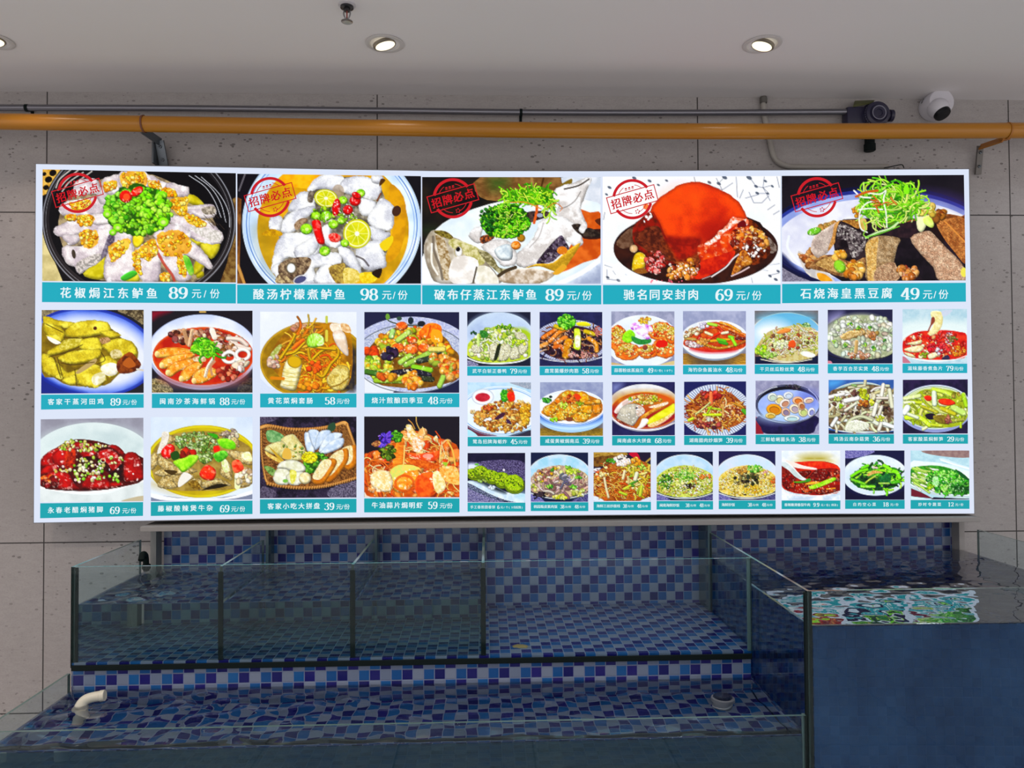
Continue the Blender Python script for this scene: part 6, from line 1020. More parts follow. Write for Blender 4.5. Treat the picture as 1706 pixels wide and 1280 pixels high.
@dish
def beef_rice_noodle(p):
    ricebowl(p, 848, 1556, 677, ['#a88c80','#c8b48c','#e0d8c0','#8a6a60','#b8a898','#b0b840','#d8dc90'], 150, inner='#9cc8dc', r0=14, r1=30)
    p.bits([860,320,1060,250,1200,260,1100,440,900,440], 60, ['#a87c70','#c89c84','#d0b030','#8a6054','#e4d4b8'], 12, 28); p.strands([980,460,1200,340,1340,420,1540,460,1540,560,1000,580], 50, ['#b89c94','#8a6c68','#d8c8c0','#c8b0a4','#a48880'], 30, 110, curl=.4)
    for x,y in ((1080,490),(1380,500),(1440,380),(1130,280),(1310,255)): p.bits(['e',x,y,40,22], 10, ['#6cb038','#98d058','#3c8028'], 10, 20)
    p.bits(['e',1370,300,90,30], 30, ['#b8d040','#d0e068','#98b830'], 11, 20); p.bits(['e',1210,620,90,26], 16, ['#c8c838','#e0e080'], 16, 28); p.bits(['e',1450,570,90,36], 16, ['#c8d080','#e8ecd0','#b0b850'], 18, 32); p.strands(['e',1290,400,60,60], 10, ['#a8a4b0','#686478'], 26, 80); p.strands(['e',930,590,60,20], 8, ['#4c4448','#2c2830'], 24, 80, ang=(-20,20))
@dish
def fried_noodle(p):
    p.F('#2a2038'); p.P([66,66,450,66,440,110,66,130], '#b89a50', c2='#8a6c30', ts=40, st=.3); p.P([66,130,400,110,230,220,66,240], '#7d5c2c', c2='#5c3c1c', ts=30); p.P([500,80,600,68,640,160,560,130], '#b01c3c'); p.P([66,270,160,260,66,320], '#d8dce8'); p.L([700,200,770,140], 20, '#a89048')
    p.P([66,360,180,260,330,180,560,150,680,180,772,260,772,640,660,668,180,668,66,600], '#8a4818', c2='#a8682c', ts=30); p.P([66,600,200,668,66,668], '#d0d8ec'); p.P([640,668,772,610,772,668], '#c8d0e8')
    p.strands([76,380,200,260,560,200,760,280,760,620,180,640,80,560], 330, ['#c8762c','#a8541c','#e0a04c','#8a3a18','#d8601c','#c8a840','#e8c880'], 10, 110, curl=.9); p.strands([450,220,760,240,760,600,560,600,480,360], 60, ['#d8c050','#b8a030','#e8dc90','#98a838'], 22, 90, curl=.6); p.bits([90,280,260,240,280,320,100,420], 24, ['#d8a850','#c8602c','#e8d8a0'], 14, 28)
    for q,w,c in (([200,390,220,500,250,620],30,'#e8dcb4'),([430,390,450,300],36,'#ecdcb0'),([560,480,510,470,600,420],30,'#5c9c38'),([500,510,440,520,520,480],30,'#c8cc48'),([560,260,560,360],26,'#d0c850'),([660,490,640,600],40,'#c0cc48'),([390,560,470,590],34,'#b8cc40'),([490,370,500,450],28,'#dcc890'),([580,400,600,330],50,'#dcdcc0')): p.L(q, w, c, sh=.3, ed=.3)
    p.bits(['e',410,170,110,66], 60, ['#f0ece4','#e0d4c8','#ffffff','#d8c0a8'], 12, 26, ed=.3); p.bits(['e',590,190,50,46], 14, ['#e0a838','#d08c2c','#e8c068'], 16, 30); p.bits(['e',280,170,50,26], 12, ['#3c8028','#5ca838'], 12, 22); p.bits(['e',650,250,60,30], 16, ['#98c048','#c8d868','#70a038'], 10, 20); p.bits(['e',720,560,40,50], 14, ['#c88838','#a85c28'], 16, 30)
@dish
def seafood_fried_rice(p):
    ricebowl(p, 845, 1540, 660, ['#a8b040','#c8d070','#e4e8c0','#78902c','#d8c890','#f0f0e0','#c89850'], 330, r0=8, r1=17, st=60)
    p.strands(['e',1200,360,130,60], 80, ['#6cc438','#98e058','#48981c','#b8ec78'], 9, 46, curl=.5); p.bits(['e',950,430,90,90], 50, ['#5c9c2c','#88c048','#3c6c24'], 10, 20); p.bits(['e',1450,370,70,30], 20, ['#d86c2c','#e08c48','#c88838'], 11, 20); p.bits(['e',1270,480,50,40], 14, ['#4c3c1c','#6c5428','#302810'], 12, 22); p.bits(['e',1130,450,50,28], 10, ['#d8e07c','#e8eca0'], 16, 26); p.glints(['e',1200,430,320,160], 60, 4, 8, a=.8)
@dish
def mushroom_fried_rice(p):
    ricebowl(p, 55, 755, 655, ['#d0b84c','#e0d090','#ecdfb0','#b89a34','#f0e8c8','#c8a040','#dce0a0'], 360, bgc='#2a2850', inner='#ccd4e8', r0=8, r1=16, st=40)
    p.bits(['e',400,400,150,90], 60, ['#4c4c34','#6c6848','#303428','#a8a870','#8c7c4c','#c8b070'], 12, 28); p.bits(['e',500,270,110,40], 50, ['#7dc048','#a4dc68','#58983c','#c4e88c'], 10, 20); p.bits(['e',340,290,70,50], 30, ['#c89c50','#b08038','#d8b870'], 12, 24); p.bits(['e',740,440,30,70], 16, ['#d8803c','#e8a868','#c8682c'], 11, 20); p.bits(['e',460,530,120,50], 60, ['#e0b828','#f0d050','#d09c1c'], 8, 15); p.bits(['e',640,320,60,26], 16, ['#e0b0a0','#e8d8b0','#d8c040'], 12, 22); p.E(380,590,20,10,'#402c14')
@dish
def spicy_beef_soup(p):
    p.F('#d8e0f0', vg='#b8c8d8', c2='#e4eaf4'); p.E(1240,180,280,90,'#d8d4b4', soft=20); p.E(1240,140,150,34,'#a89c48', soft=14)
    p.P([832,240,900,270,1000,200,1250,175,1420,190,1555,270,1555,540,1400,585,1250,600,1050,570,900,540,832,470], '#a82410', c2='#c0401c', ts=50); p.P([832,230,930,290,1000,360,1060,400,900,420,832,400], '#6c1814', c2='#8a3024', ts=20, tx=.2)
    p.P([940,200,1100,180,1300,180,1480,220,1540,270,1380,260,1240,270,1060,240], '#c82c14', c2='#d84c24', ts=30); p.P([832,330,1000,400,1200,300,1400,260,1555,300,1555,540,1250,590,900,540], '#a02814', c2='#781a14', ts=40)
    K=dict(sh=.25, ed=.4, R=26, hl=.3, hs=20, tx=.15)
    for q,c in (([1180,350,1260,280,1380,280,1420,330,1360,410,1240,420,1160,390],'#8c2414'),([1010,320,1130,290,1200,300,1140,370,1060,370],'#782018'),([1080,560,1120,460,1220,440,1250,500,1200,570],'#c4541c'),([1260,560,1400,510,1500,520,1480,560,1300,590],'#a84420'),([840,380,960,330,1000,400,920,520,850,480],'#981c14'),([1420,320,1540,290,1550,420,1440,400],'#b8401c'),([930,440,1000,420,1000,500,940,510],'#c84a1c')): p.P(q, c, c2='#5c1410', ts=24, **K)
    p.P([832,190,930,200,1010,290,1080,370,1140,400,1080,410,990,360,920,290,832,230], '#d8e0e4', c2='#bcc8c8'); p.P([880,170,960,180,1100,230,1260,262,1240,280,1060,265,960,240], '#e4d8d0'); p.L([880,180,960,240,1060,350,1130,400], 12, '#eef2f4')
    p.P([1170,490,1300,440,1470,375,1500,410,1350,480,1210,525], '#88c81c', c2='#b4e048', ts=30, sh=.3, ed=.3, R=12); p.P([970,430,1100,420,1190,400,1170,430,1050,450], '#4c8828', sh=.3); p.P([1130,400,1180,390,1190,420,1140,430], '#3c8c38'); p.P([1120,460,1200,430,1300,430,1240,460], '#d8a83c'); p.L([1390,520,1490,510], 16, '#e0902c'); p.glints([1000,470,1500,300,1500,550,1000,560], 36, 4, 10, '#f8c8a0', a=.8); p.L([832,530,950,590,1250,606,1400,590,1555,545], 10, '#e4dcdc')
@dish
def water_spinach(p):
    p.F('#1e2044'); p.P([60,43,420,43,300,110,60,140], '#5c5a94', c2='#8c88b8', ts=8); p.E(430,350,400,252,'#c0cce4', vg='#d4deee'); p.E(430,340,390,232,'#dce4f2', c2='#ccd8ec', ts=100); p.E(435,390,325,155,'#b8cce4', soft=14); p.P([60,520,200,590,440,612,650,590,795,540,795,652,60,652], '#1c1a38', soft=4)
    p.E(435,400,305,140,'#1c5c20', wob=20, ws=60); p.strands(['e',435,380,290,140], 170, ['#5cb81c','#88dc28','#2f8420','#184c24','#a8ec48','#3c9c24','#103420'], 24, 130, curl=.6, ang=(-60,40), hl=.2)
    p.P([240,360,330,370,470,390,480,450,380,470,260,420], '#122a20', c2='#1c4428', ts=30, soft=6); p.P([480,370,600,330,620,440,560,460,490,420], '#1c5c34', c2='#287844', ts=20, a=.85); p.bits(['e',460,490,60,30], 14, ['#10382c','#1c5034'], 14, 26)
    for q,w,c in (([280,480,340,420,430,360],22,'#b4d850'),([140,400,220,430,300,460],34,'#74c42c'),([140,360,240,300,330,280],40,'#7cd020'),([260,490,420,490],34,'#88d838'),([600,300,690,310,730,380],50,'#84d828'),([540,230,620,280],44,'#8ce02c'),([270,260,340,230],40,'#74cc24'),([640,440,720,430],40,'#58b028'),([480,450,600,450],22,'#a8dc60')): p.L(q, w, c, sh=.3, ed=.35, R=14, hl=.25, hs=20)
    p.P([330,340,400,290,480,300,520,320,420,330,350,360], '#b88c48', c2='#d8b878', ts=14); p.bits(['e',420,255,50,16], 8, ['#d8c8b8','#e8dcd4'], 12, 20)
@dish
def blanched_greens(p):
    p.F('#a8c8d4', c2='#b8d4dc', ts=40); p.P([1040,43,1588,43,1588,130,1300,120,1060,80], '#9a8480', c2='#887070', ts=40); p.P([875,510,1000,560,1150,640,875,610], '#6c2838', smooth=False); p.P([875,610,1120,652,875,652], '#c8dce8', smooth=False); p.P([1150,620,1588,640,1588,652,1120,652], '#242438', smooth=False)
    p.P([868,190,1040,180,1300,210,1588,290,1588,610,1400,610,1150,570,868,470], '#dce8ec', c2='#cce0e0', ts=80); p.P([1220,150,1280,140,1460,210,1588,250,1588,300,1400,230], '#c8dcec'); p.L([1240,160,1420,220,1588,270], 18, '#e4eef8'); p.P([868,480,1000,520,1200,570,1400,600,1588,605,1588,630,1350,625,1100,580,868,500], '#b8c8cc')
    p.P([868,280,960,240,1200,230,1420,290,1588,400,1588,580,1300,570,1060,510,868,450], '#2c7c28', c2='#4c9c30', ts=30); p.strands([870,260,1060,240,1200,400,1060,500,870,440], 60, ['#d8e8b0','#b8d870','#eef4dc','#88b840','#5c9430'], 24, 190, curl=.15, ang=(18,44)); p.strands([1100,320,1400,290,1580,420,1570,570,1280,560,1080,480], 220, ['#3ca428','#5cc438','#1c7420','#88e058','#0f4c1c','#2c8c24','#a8ec7c'], 17, 80, curl=1.1, ang=(30,150), hl=.25)
    p.bits([1120,300,1300,290,1450,340,1380,440,1160,420], 90, ['#58bc30','#88e058','#38942c','#a8f07c'], 10, 24); p.P([1140,380,1200,370,1210,470,1150,490], '#c8e8c0', c2='#90d080', ts=14, a=.9); p.P([1440,290,1500,320,1588,400,1588,420,1480,360], '#14582c'); p.P([1380,470,1560,480,1540,560,1400,560], '#0f441c', soft=10, a=.8); p.bits([1240,460,1320,480,1300,560,1250,560], 30, ['#88d850','#b4ec80'], 9, 18); p.bits(['e',1110,490,50,30], 12, ['#a8d028','#88b820'], 14, 24); p.glints([1120,320,1560,420,1500,560,1150,500], 50, 4, 9, '#e0ffd0', a=.7)
RECTS = {'pepper_bass':((50,260),4.874,102,112,1672,1022),'lemon_bass':((380,260),4.9235,75,152,1582,1047),'steamed_bass':((690,270),5.121,68,128,1590,1040),'red_pork':((990,270),5.121,72,122,1590,1038),'black_tofu':((1290,270),5.0176,62,112,1590,998),'steamed_chicken':((50,500),4.489,85,74,850,698),'satay_seafood':((50,500),4.489,911,82,1664,693),'lily_intestine':((420,500),4.611,62,91,802,715),'fried_beans':((420,500),4.611,862,92,1591,713),'vinegar_trotter':((50,680),4.489,78,80,848,701),'pepper_offal':((50,680),4.489,903,68,1664,690),'snack_basket':((420,680),4.611,60,67,802,691),'butter_prawns':((420,680),4.611,861,65,1593,686),'white_cut_duck':((770, 510),6.824,57,68,777,683),'truffle_stirfry':((770, 510),6.824,880,68,1593,683),'garlic_scallop':((1010, 510),6.824,57,62,775,668),'tofu_chili_fish':((1010, 510),6.824,872,58,1588,665),'seafood_pancit':((1250, 505),6.824,50,86,772,693),'lily_congee_pot':((1250, 505),6.824,880,76,1618,688),'chili_fish_bowl':((1370, 505),6.824,912,68,1645,683),'fried_squid':((770, 630),6.824,62,50,782,662),'pumpkin_nuggets':((770, 630),6.824,885,48,1600,658),'soy_fish_platter':((1010, 630),6.824,67,45,780,652),'hunan_bacon_shoots':((1010, 630),6.824,885,40,1590,650),'clam_soup':((1250, 630),6.824,60,30,778,638),'seafood_mushroom':((1250, 630),6.824,890,21,1628,635),'oil_braised_shoots':((1370, 620),6.5615,880,82,1587,673),'green_fish_cakes':((770, 745),7.417,67,74,778,683),'beef_rice_noodle':((770, 745),7.417,848,68,1556,677),'fried_noodle':((980, 745),7.417,66,65,772,668),'seafood_fried_rice':((980, 745),7.417,845,58,1540,660),'mushroom_fried_rice':((1190, 745),7.417,55,51,755,655),'spicy_beef_soup':((1190, 745),7.417,832,45,1555,655),'water_spinach':((1400, 745),7.417,60,43,790,652),'blanched_greens':((1400, 745),7.417,868,43,1588,648)}

# ------------------------------------------------------------------ backlit menu board
YB = -.120
BROOT = (1.70, YB, 1.75)
board = thing('menu_lightbox', 'wide backlit menu board of dish photographs with turquoise price captions on the wall', 'menu board', BROOT)
def on_board(px, py, lift=0.0): return at_y(px, py, YB-lift)
def np_mesh(name, V, faces, m, parent, col=None):
    me = bpy.data.meshes.new(name); V = np.asarray(V, float)-np.array(BROOT); n = len(faces[0]) if isinstance(faces, np.ndarray) else None
    if n:
        me.vertices.add(len(V)); me.vertices.foreach_set('co', V.astype(np.float32).ravel()); f = faces.astype(np.int32)
        me.loops.add(f.size); me.loops.foreach_set('vertex_index', f.ravel()); me.polygons.add(len(f)); me.polygons.foreach_set('loop_start', np.arange(0, f.size, n, dtype=np.int32))
        me.update(calc_edges=True)
    else: me.from_pydata([tuple(v) for v in V], [], faces)
    if col is not None:
        a = me.color_attributes.new('print', 'FLOAT_COLOR', 'POINT'); a.data.foreach_set('color', col.astype(np.float32).ravel())
    me.materials.append(m); o = bpy.data.objects.new(name, me); COL.objects.link(o); o.parent = parent; return o
def backlit(name, col=None, k=1.0):
    m = mat(name, (0, 0, 0), .35, spec=.15); b = m.node_tree.nodes['Principled BSDF']; b.inputs['Emission Strength'].default_value = k
    if col is None:
        g = N(m); at = g.new('ShaderNodeAttribute'); at.attribute_name = 'print'; g.link(at.outputs['Color'], b.inputs['Emission Color'])
    else: b.inputs['Emission Color'].default_value = (*lin(col), 1)
    m.cycles.emission_sampling = 'NONE'; return m
M_white_b = backlit('backlit_white', (221, 230, 249)); M_print = backlit('backlit_print'); M_teal = backlit('backlit_turquoise', (28, 172, 192)); M_teal2 = backlit('backlit_turquoise_low', (22, 165, 176))
M_text = backlit('backlit_lettering', (232, 246, 250)); M_red = backlit('backlit_red_stamp', (205, 26, 38)); M_alu = mat('lightbox_frame', (.20, .20, .21), .4, metal=.7)
top = [(60, 273.5), (225, 276.5), (390, 279.3), (560, 282.6), (720, 285.2), (1000, 285.4), (1290, 284), (1614, 282)]
bot = [(1623, 855.8), (1400, 856), (1100, 857.3), (790, 859.8), (430, 864.2), (240, 867.6), (56.5, 871.1)]
out = [on_board(*q) for q in top+bot]; n = len(out)
cen = np.mean(out, 0)
rim = [p+np.sign(p-cen)*np.array([.003, 0, .003]) for p in out]
np_mesh('light_panel', [p+np.array([0, -.0002, 0]) for p in out], [list(range(n))[::-1]], M_white_b, board)
fr = [p+np.array([0, .001, 0]) for p in rim]; bk = [np.array([p[0], -.001, p[2]]) for p in rim]
np_mesh('frame', fr+bk, [list(range(n))[::-1], list(range(n, 2*n))]+[[i, (i+1) % n, n+(i+1) % n, n+i] for i in range(n)], M_alu, board)

# lettering: Chinese characters from the built-in font, price figures drawn as contrast strokes
_glyph = {}
def glyph(ch, bold=.018):
    if (ch, bold) not in _glyph:
        cu = bpy.data.curves.new('glyph', 'FONT'); cu.body = ch; cu.resolution_u = 2; cu.fill_mode = 'FRONT'
        o = bpy.data.objects.new('glyph', cu); COL.objects.link(o); dg = bpy.context.evaluated_depsgraph_get(); me = bpy.data.meshes.new_from_object(o.evaluated_get(dg))
        V = np.array([v.co[:2] for v in me.vertices]); F = [list(p.vertices) for p in me.polygons]
        bpy.data.objects.remove(o); bpy.data.curves.remove(cu); bpy.data.meshes.remove(me)
        VV, FF = [], []
        for dx, dy in ((-1, -.5), (1, -.5), (-1, .5), (1, .5)): FF += [[len(VV)*len(V)+i for i in f] for f in F]; VV.append(V+np.array([dx, dy])*bold)
        _glyph[ch, bold] = (np.concatenate(VV), FF)
    return _glyph[ch, bold]
_arc = lambda cx, cy, rx, ry, a0, a1, n=18: [(cx+rx*math.cos(math.radians(a0+(a1-a0)*k/n)), cy+ry*math.sin(math.radians(a0+(a1-a0)*k/n))) for k in range(n+1)]
FIG = {'0': [_arc(.30, .5, .22, .46, 0, 360, 28)], '8': [_arc(.30, .73, .185, .23, 0, 360, 24), _arc(.30, .26, .215, .25, 0, 360, 24)],
       '6': [_arc(.31, .30, .21, .28, 0, 360, 24), [(.10, .32)]+_arc(.42, .45, .32, .51, 180, 100, 10)+[(.44, .93), (.49, .86)]], '9': [_arc(.30, .68, .21, .28, 0, 360, 24), [(.51, .66)]+_arc(.19, .53, .32, .51, 0, -80, 10)+[(.16, .06), (.11, .14)]],
       '3': [[(.10, .80)]+_arc(.27, .74, .19, .22, 150, -90, 16)+_arc(.26, .27, .235, .25, 90, -150, 16)+[(.08, .20)]], '5': [[(.48, .95), (.15, .95)], [(.14, .95), (.13, .52)], [(.13, .52)]+_arc(.27, .31, .225, .29, 120, -150, 16)+[(.07, .18)]],
       '4': [[(.40, 1.0), (.40, .0)], [(.38, .98), (.04, .28)], [(.04, .26), (.56, .26)], [(.26, .02), (.54, .02)]], '7': [[(.06, .95), (.52, .95)], [(.52, .95), (.32, .5), (.22, .0)], [(.07, .95), (.07, .74)]],
       '1': [[(.30, 1.0), (.30, .0)], [(.12, .86), (.30, .98)], [(.14, .02), (.46, .02)]], '2': [[(.10, .74)]+_arc(.30, .73, .20, .23, 170, -20, 12)+[(.40, .42), (.08, .06)], [(.08, .06), (.52, .05)], [(.52, .05), (.52, .22)]], '.': [[(.12, .07), (.12, .02)]]}
def figure(ch):
    V, F = [], []
    for st in FIG[ch]:
        p = np.array(st, float); closed = np.allclose(p[0], p[-1]) and len(p) > 4; L = len(p); base = len(V)
        for i in range(L):
            a = p[(i-1) % (L-1)] if closed and i == 0 else p[max(i-1, 0)]; b = p[1] if closed and i == L-1 else p[min(i+1, L-1)]
            t = (b-a)/(np.hypot(*(b-a))+1e-9); nrm = np.array([-t[1], t[0]]); w = .028+.056*abs(t[1])**1.4
            V += [p[i]+nrm*w, p[i]-nrm*w]
        F += [[base+2*i, base+2*i+1, base+2*i+3, base+2*i+2] for i in range(L-1)]
    return np.array(V), F
class Lettering:
    def __init__(s): s.V, s.F = [], []
    def add(s, V, F, x, y, sx, sy, ang=0):
        b = len(s.V); c, q = math.cos(ang), math.sin(ang)
        for u, v in V: u, v = u*sx, -v*sy; s.V.append((x+u*c-v*q, y+u*q+v*c))
        s.F += [[b+i for i in f] for f in F]
    def han(s, txt, x0, x1, yc, h, slope=0.0, bold=.018):
        n = len(txt); p = (x1-x0-h)/max(1, n-1)
        for k, ch in enumerate(txt):
            if ch == ' ': continue
            V, F = glyph(ch, bold); x = x0+k*p
            if ch in '()/': s.add(V-np.array([V[:, 0].min(), 0]), F, x+h*.3, yc+h*.36+slope*(x-x0), h, h)
            else:
                lo, hi = V.min(0), V.max(0); s.add(V-np.array([(lo[0]+hi[0])/2-.5*1.0, 0]), F, x, yc+h*.37+slope*(x-x0), h*1.02, h*1.02)
    def figs(s, txt, x0, x1, yc, h, slope=0.0):
        w = [.26 if c == '.' else .60 for c in txt]; k = (x1-x0)/sum(w); x = x0
        for c, ww in zip(txt, w): V, F = figure(c); s.add(V, F, x, yc+h*.5+slope*(x-x0), k, h); x += k*ww
    def build(s, name, m, parent, lift):
        P = [on_board(x, y, lift) for x, y in s.V]; return np_mesh(name, P, [f[::-1] for f in s.F], m, parent)
def quad_mesh(name, q, m, parent, lift): return np_mesh(name, [on_board(q[i], q[i+1], lift) for i in (6, 4, 2, 0)], [[0, 1, 2, 3]], m, parent)
def photo(key, crop, sc, rect, quad, seed):
    p = Pic(*rect, sc, .85, seed); DISH[key](p)
    im = p.im; g = im.mean(2, keepdims=True); im = np.clip(g+(im-g)*1.10, 0, 1); im = np.clip(.5+(im-.485)*1.22, 0, 1)
    bl = im.copy(); bl[1:-1, 1:-1] = (im[:-2, 1:-1]+im[2:, 1:-1]+im[1:-1, :-2]+im[1:-1, 2:])/4; im = np.clip(im+.5*(im-bl), 0, 1)
    rs = np.random.RandomState(seed); im = np.clip(im*(1+.02*(rs.rand(*im.shape[:2], 1)-.5)), 0, 1)
    H, Wd = im.shape[:2]; li = np.where(im <= .04045, im/12.92, ((im+.055)/1.055)**2.4)
    c = np.array([on_board(quad[i], quad[i+1], .0004) for i in (0, 2, 4, 6)]); s, t = np.meshgrid(np.linspace(0, 1, Wd), np.linspace(0, 1, H)); s, t = s[..., None], t[..., None]
    V = (c[0]*(1-s)+c[1]*s)*(1-t)+(c[3]*(1-s)+c[2]*s)*t
    idx = np.arange(H*Wd).reshape(H, Wd); F = np.stack([idx[:-1, :-1], idx[1:, :-1], idx[1:, 1:], idx[:-1, 1:]], -1).reshape(-1, 4)
    return np_mesh('dish_photo', V.reshape(-1, 3), F, M_print, board, np.concatenate([li.reshape(-1, 3), np.ones((H*Wd, 1))], 1))
def stamp(cx, cy, r, parent):
    L = Lettering(); a = math.radians(-15.7); ca, sa = math.cos(a), math.sin(a)
    def band(r0, r1, a0, a1, n=40):
        b = len(L.V)
        for k in range(n+1):
            t = math.radians(a0+(a1-a0)*k/n)
            for q in (r0, r1): L.V.append((cx+q*math.cos(t), cy+q*math.sin(t)))
        L.F.extend([[b+2*k, b+2*k+2, b+2*k+3, b+2*k+1] for k in range(n)])
    def bar(x0, y0, x1, y1):
        b = len(L.V); L.V.extend([(cx+x*ca-y*sa, cy+x*sa+y*ca) for x, y in ((x0, y0), (x1, y0), (x1, y1), (x0, y1))]); L.F.append([b+3, b+2, b+1, b])
    band(r*.86, r, 188, 322); band(r*.86, r, 12, 145); band(r*.70, r*.73, 196, 232); band(r*.70, r*.73, 278, 312); band(r*.70, r*.73, 20, 64); band(r*.70, r*.73, 90, 134)
    w, h, t = r*1.24, r*.43, r*.045
    bar(-w, -h, w, -h+t); bar(-w, h-t, w, h); bar(-w, -h, -w+t, h); bar(w-t, -h, w, h)
    for k, ch in enumerate('招牌必点'):
        V, F = glyph(ch, .024); x = -r*.83+k*r*.555; s = r*.52
        L.add(V-np.array([.5, .37]), F, cx+x*ca, cy+x*sa, s, s, a)
    for k in range(3):
        x = (k-1)*r*.17; band_y = -r*.62; bar(x-r*.05, band_y, x+r*.05, band_y+r*.07); bar(x-r*.07, band_y+r*.10, x+r*.05, band_y+r*.13)
    for k in range(5):
        t0 = math.radians(k*72); x, y = r*.60*math.sin(math.radians(8))+r*.09*math.cos(t0), r*.66+r*.09*math.sin(t0); bar(x-r*.03, y-r*.03, x+r*.03, y+r*.03)
    return L.build('signature_stamp', M_red, parent, .0009)

# key, crop, scale, rect in that crop, photo quad px, caption quad px, name + x range, price + range, unit + range, letter heights, text centre y
def rows():
    R = RECTS
    B = [('pepper_bass', (71, 282.2, 393, 288.7, 393, 470.9, 70.3, 468.3), (70.2, 470.3, 393, 473, 393, 505.8, 69.9, 503.5), '花椒焗江东鲈鱼', (100, 262), '89', (281, 313), (319, 365), 488, .008, (129, 321.5), 'bass slices with yellow garlic and green scallion in a black pot'),
         ('lemon_bass', (395.2, 289.5, 701.3, 293.5, 701.3, 472.7, 395.2, 472.7), (395.2, 474.5, 701.3, 474.8, 701.3, 507, 395.2, 506), '酸汤柠檬煮鲈鱼', (421.5, 575), '98', (600, 630), (636, 678), 490.5, .003, (450, 328.5), 'white fish with lemon slices and red chillies in a blue-rimmed bowl'),
         ('steamed_bass', (703.3, 295, 1000.5, 295.4, 1000.7, 473, 703.3, 473), (703.3, 475.4, 1001.8, 475.4, 1001.8, 507.3, 703.3, 507.3), '破布仔蒸江东鲈鱼', (723, 894), '89', (908.5, 939), (944, 985), 491.3, 0, (754.4, 330.5), 'whole steamed bass with parsley on a white platter'),
         ('red_pork', (1004, 294.4, 1300.3, 293.4, 1300.3, 472.3, 1004, 472.7), (1004.5, 475.2, 1300.5, 474.6, 1300.5, 506.3, 1004.5, 507.2), '驰名同安封肉', (1038.5, 1164), '69', (1191.5, 1221), (1226, 1268), 491.3, -.001, (1053.5, 332), 'red braised pork block in dark sauce on a white bowl'),
         ('black_tofu', (1302.4, 293.1, 1605.9, 291.5, 1608.9, 467.3, 1303, 469.3), (1303, 473.3, 1609, 471.3, 1609.3, 502.8, 1303, 505.4), '石烧海皇黑豆腐', (1333, 1486.5), '49', (1501, 1532), (1537, 1579), 489.5, -.006, (1361, 328.8), 'dark tofu slabs topped with green scallion curls')]
    for k, q, c, nm, nx, pr, px, ux, yc, sl, st, lb in B: yield k, q, c, [('h', nm, nx, 18.5)], [(pr, px, 19.5)], [('元/份', (ux[0], ux[1]+1), 16.5)], yc, sl, st, lb, M_teal
    Q = [('steamed_chicken', (69.6, 516.7, 239.4, 516.3, 239.4, 654.8, 68.5, 656), (68.5, 657.8, 239.4, 657, 239.4, 679.5, 68.3, 682.7), '客家干蒸河田鸡', (79.6, 172.5), '89', (183.7, 201.5), (204, 227), 669.8, -.008, 'yellow steamed chicken pieces on a blue-rimmed plate'),
         ('satay_seafood', (253, 518.3, 420.7, 517.8, 420.7, 654.4, 253, 654.4), (253, 656.3, 420.7, 656.3, 420.7, 680, 253, 680), '闽南沙茶海鲜锅', (265.6, 358), '88', (366, 382.5), (385, 407.5), 668.9, 0, 'red soup with prawns and squid rings'),
         ('lily_intestine', (433.4, 519.5, 593.9, 520, 593.9, 655, 433.4, 655), (433.4, 656, 593.9, 656, 593.9, 679.1, 433.4, 679.1), '黄花菜焖套肠', (446, 521), '58', (541, 558.5), (560.5, 581.6), 668, 0, 'yellow lily flower stew in a white bowl'),
         ('fried_beans', (607, 520, 765, 520.2, 765, 654.6, 607, 654.6), (607, 655.8, 765.3, 655.8, 765.3, 678.7, 607, 678.7), '烧汁煎酿四季豆', (619, 704.5), '48', (713, 730), (732, 753), 667.4, 0, 'green beans and golden crumbs on a speckled plate'),
         ('vinegar_trotter', (67.8, 698.9, 238.9, 696.3, 238.9, 835.3, 67, 837), (67, 838.8, 238.5, 836.8, 238.2, 859.8, 66.8, 863.8), '永春老醋焖猪脚', (79.4, 171.4), '69', (182.8, 199.7), (203.5, 226), 850.6, -.018, 'glossy red trotters sprinkled with scallion in a white bowl'),
         ('pepper_offal', (251.2, 695.1, 420.7, 695.1, 420.7, 832.1, 251.2, 835.3), (251.2, 836.8, 420.7, 834.2, 420.7, 856.7, 251.2, 860), '藤椒酸辣煲牛杂', (262.7, 354.5), '69', (366, 382.4), (384.8, 407.5), 847.8, -.015, 'offal with red peppers and green peppercorns in yellow broth'),
         ('snack_basket', (433, 694.7, 593.9, 694.3, 593.9, 829.2, 433, 830.3), (433, 832.2, 593.9, 831.2, 593.9, 854.1, 433, 856.3), '客家小吃大拼盘', (445.6, 533), '39', (540.4, 557), (560, 581.6), 844, -.010, 'pale snacks arranged in a wicker basket'),
         ('butter_prawns', (606.7, 694.1, 765.5, 694.1, 765.5, 828.8, 606.7, 828.8), (606.7, 830.7, 765.5, 830.7, 765.5, 854.1, 606.7, 854.1), '牛油蒜片焗明虾', (619, 704), '59', (713, 729), (732.3, 753), 842.2, 0, 'heap of orange prawns with a purple flower')]
    for k, q, c, nm, nx, pr, px, ux, yc, sl, lb in Q: yield k, q, c, [('h', nm, nx, 10.6)], [(pr, px, 12.2)], [('元/份', (ux[0], ux[1]+1), 9.6)], yc, sl, None, lb, (M_teal if yc < 700 else M_teal2)
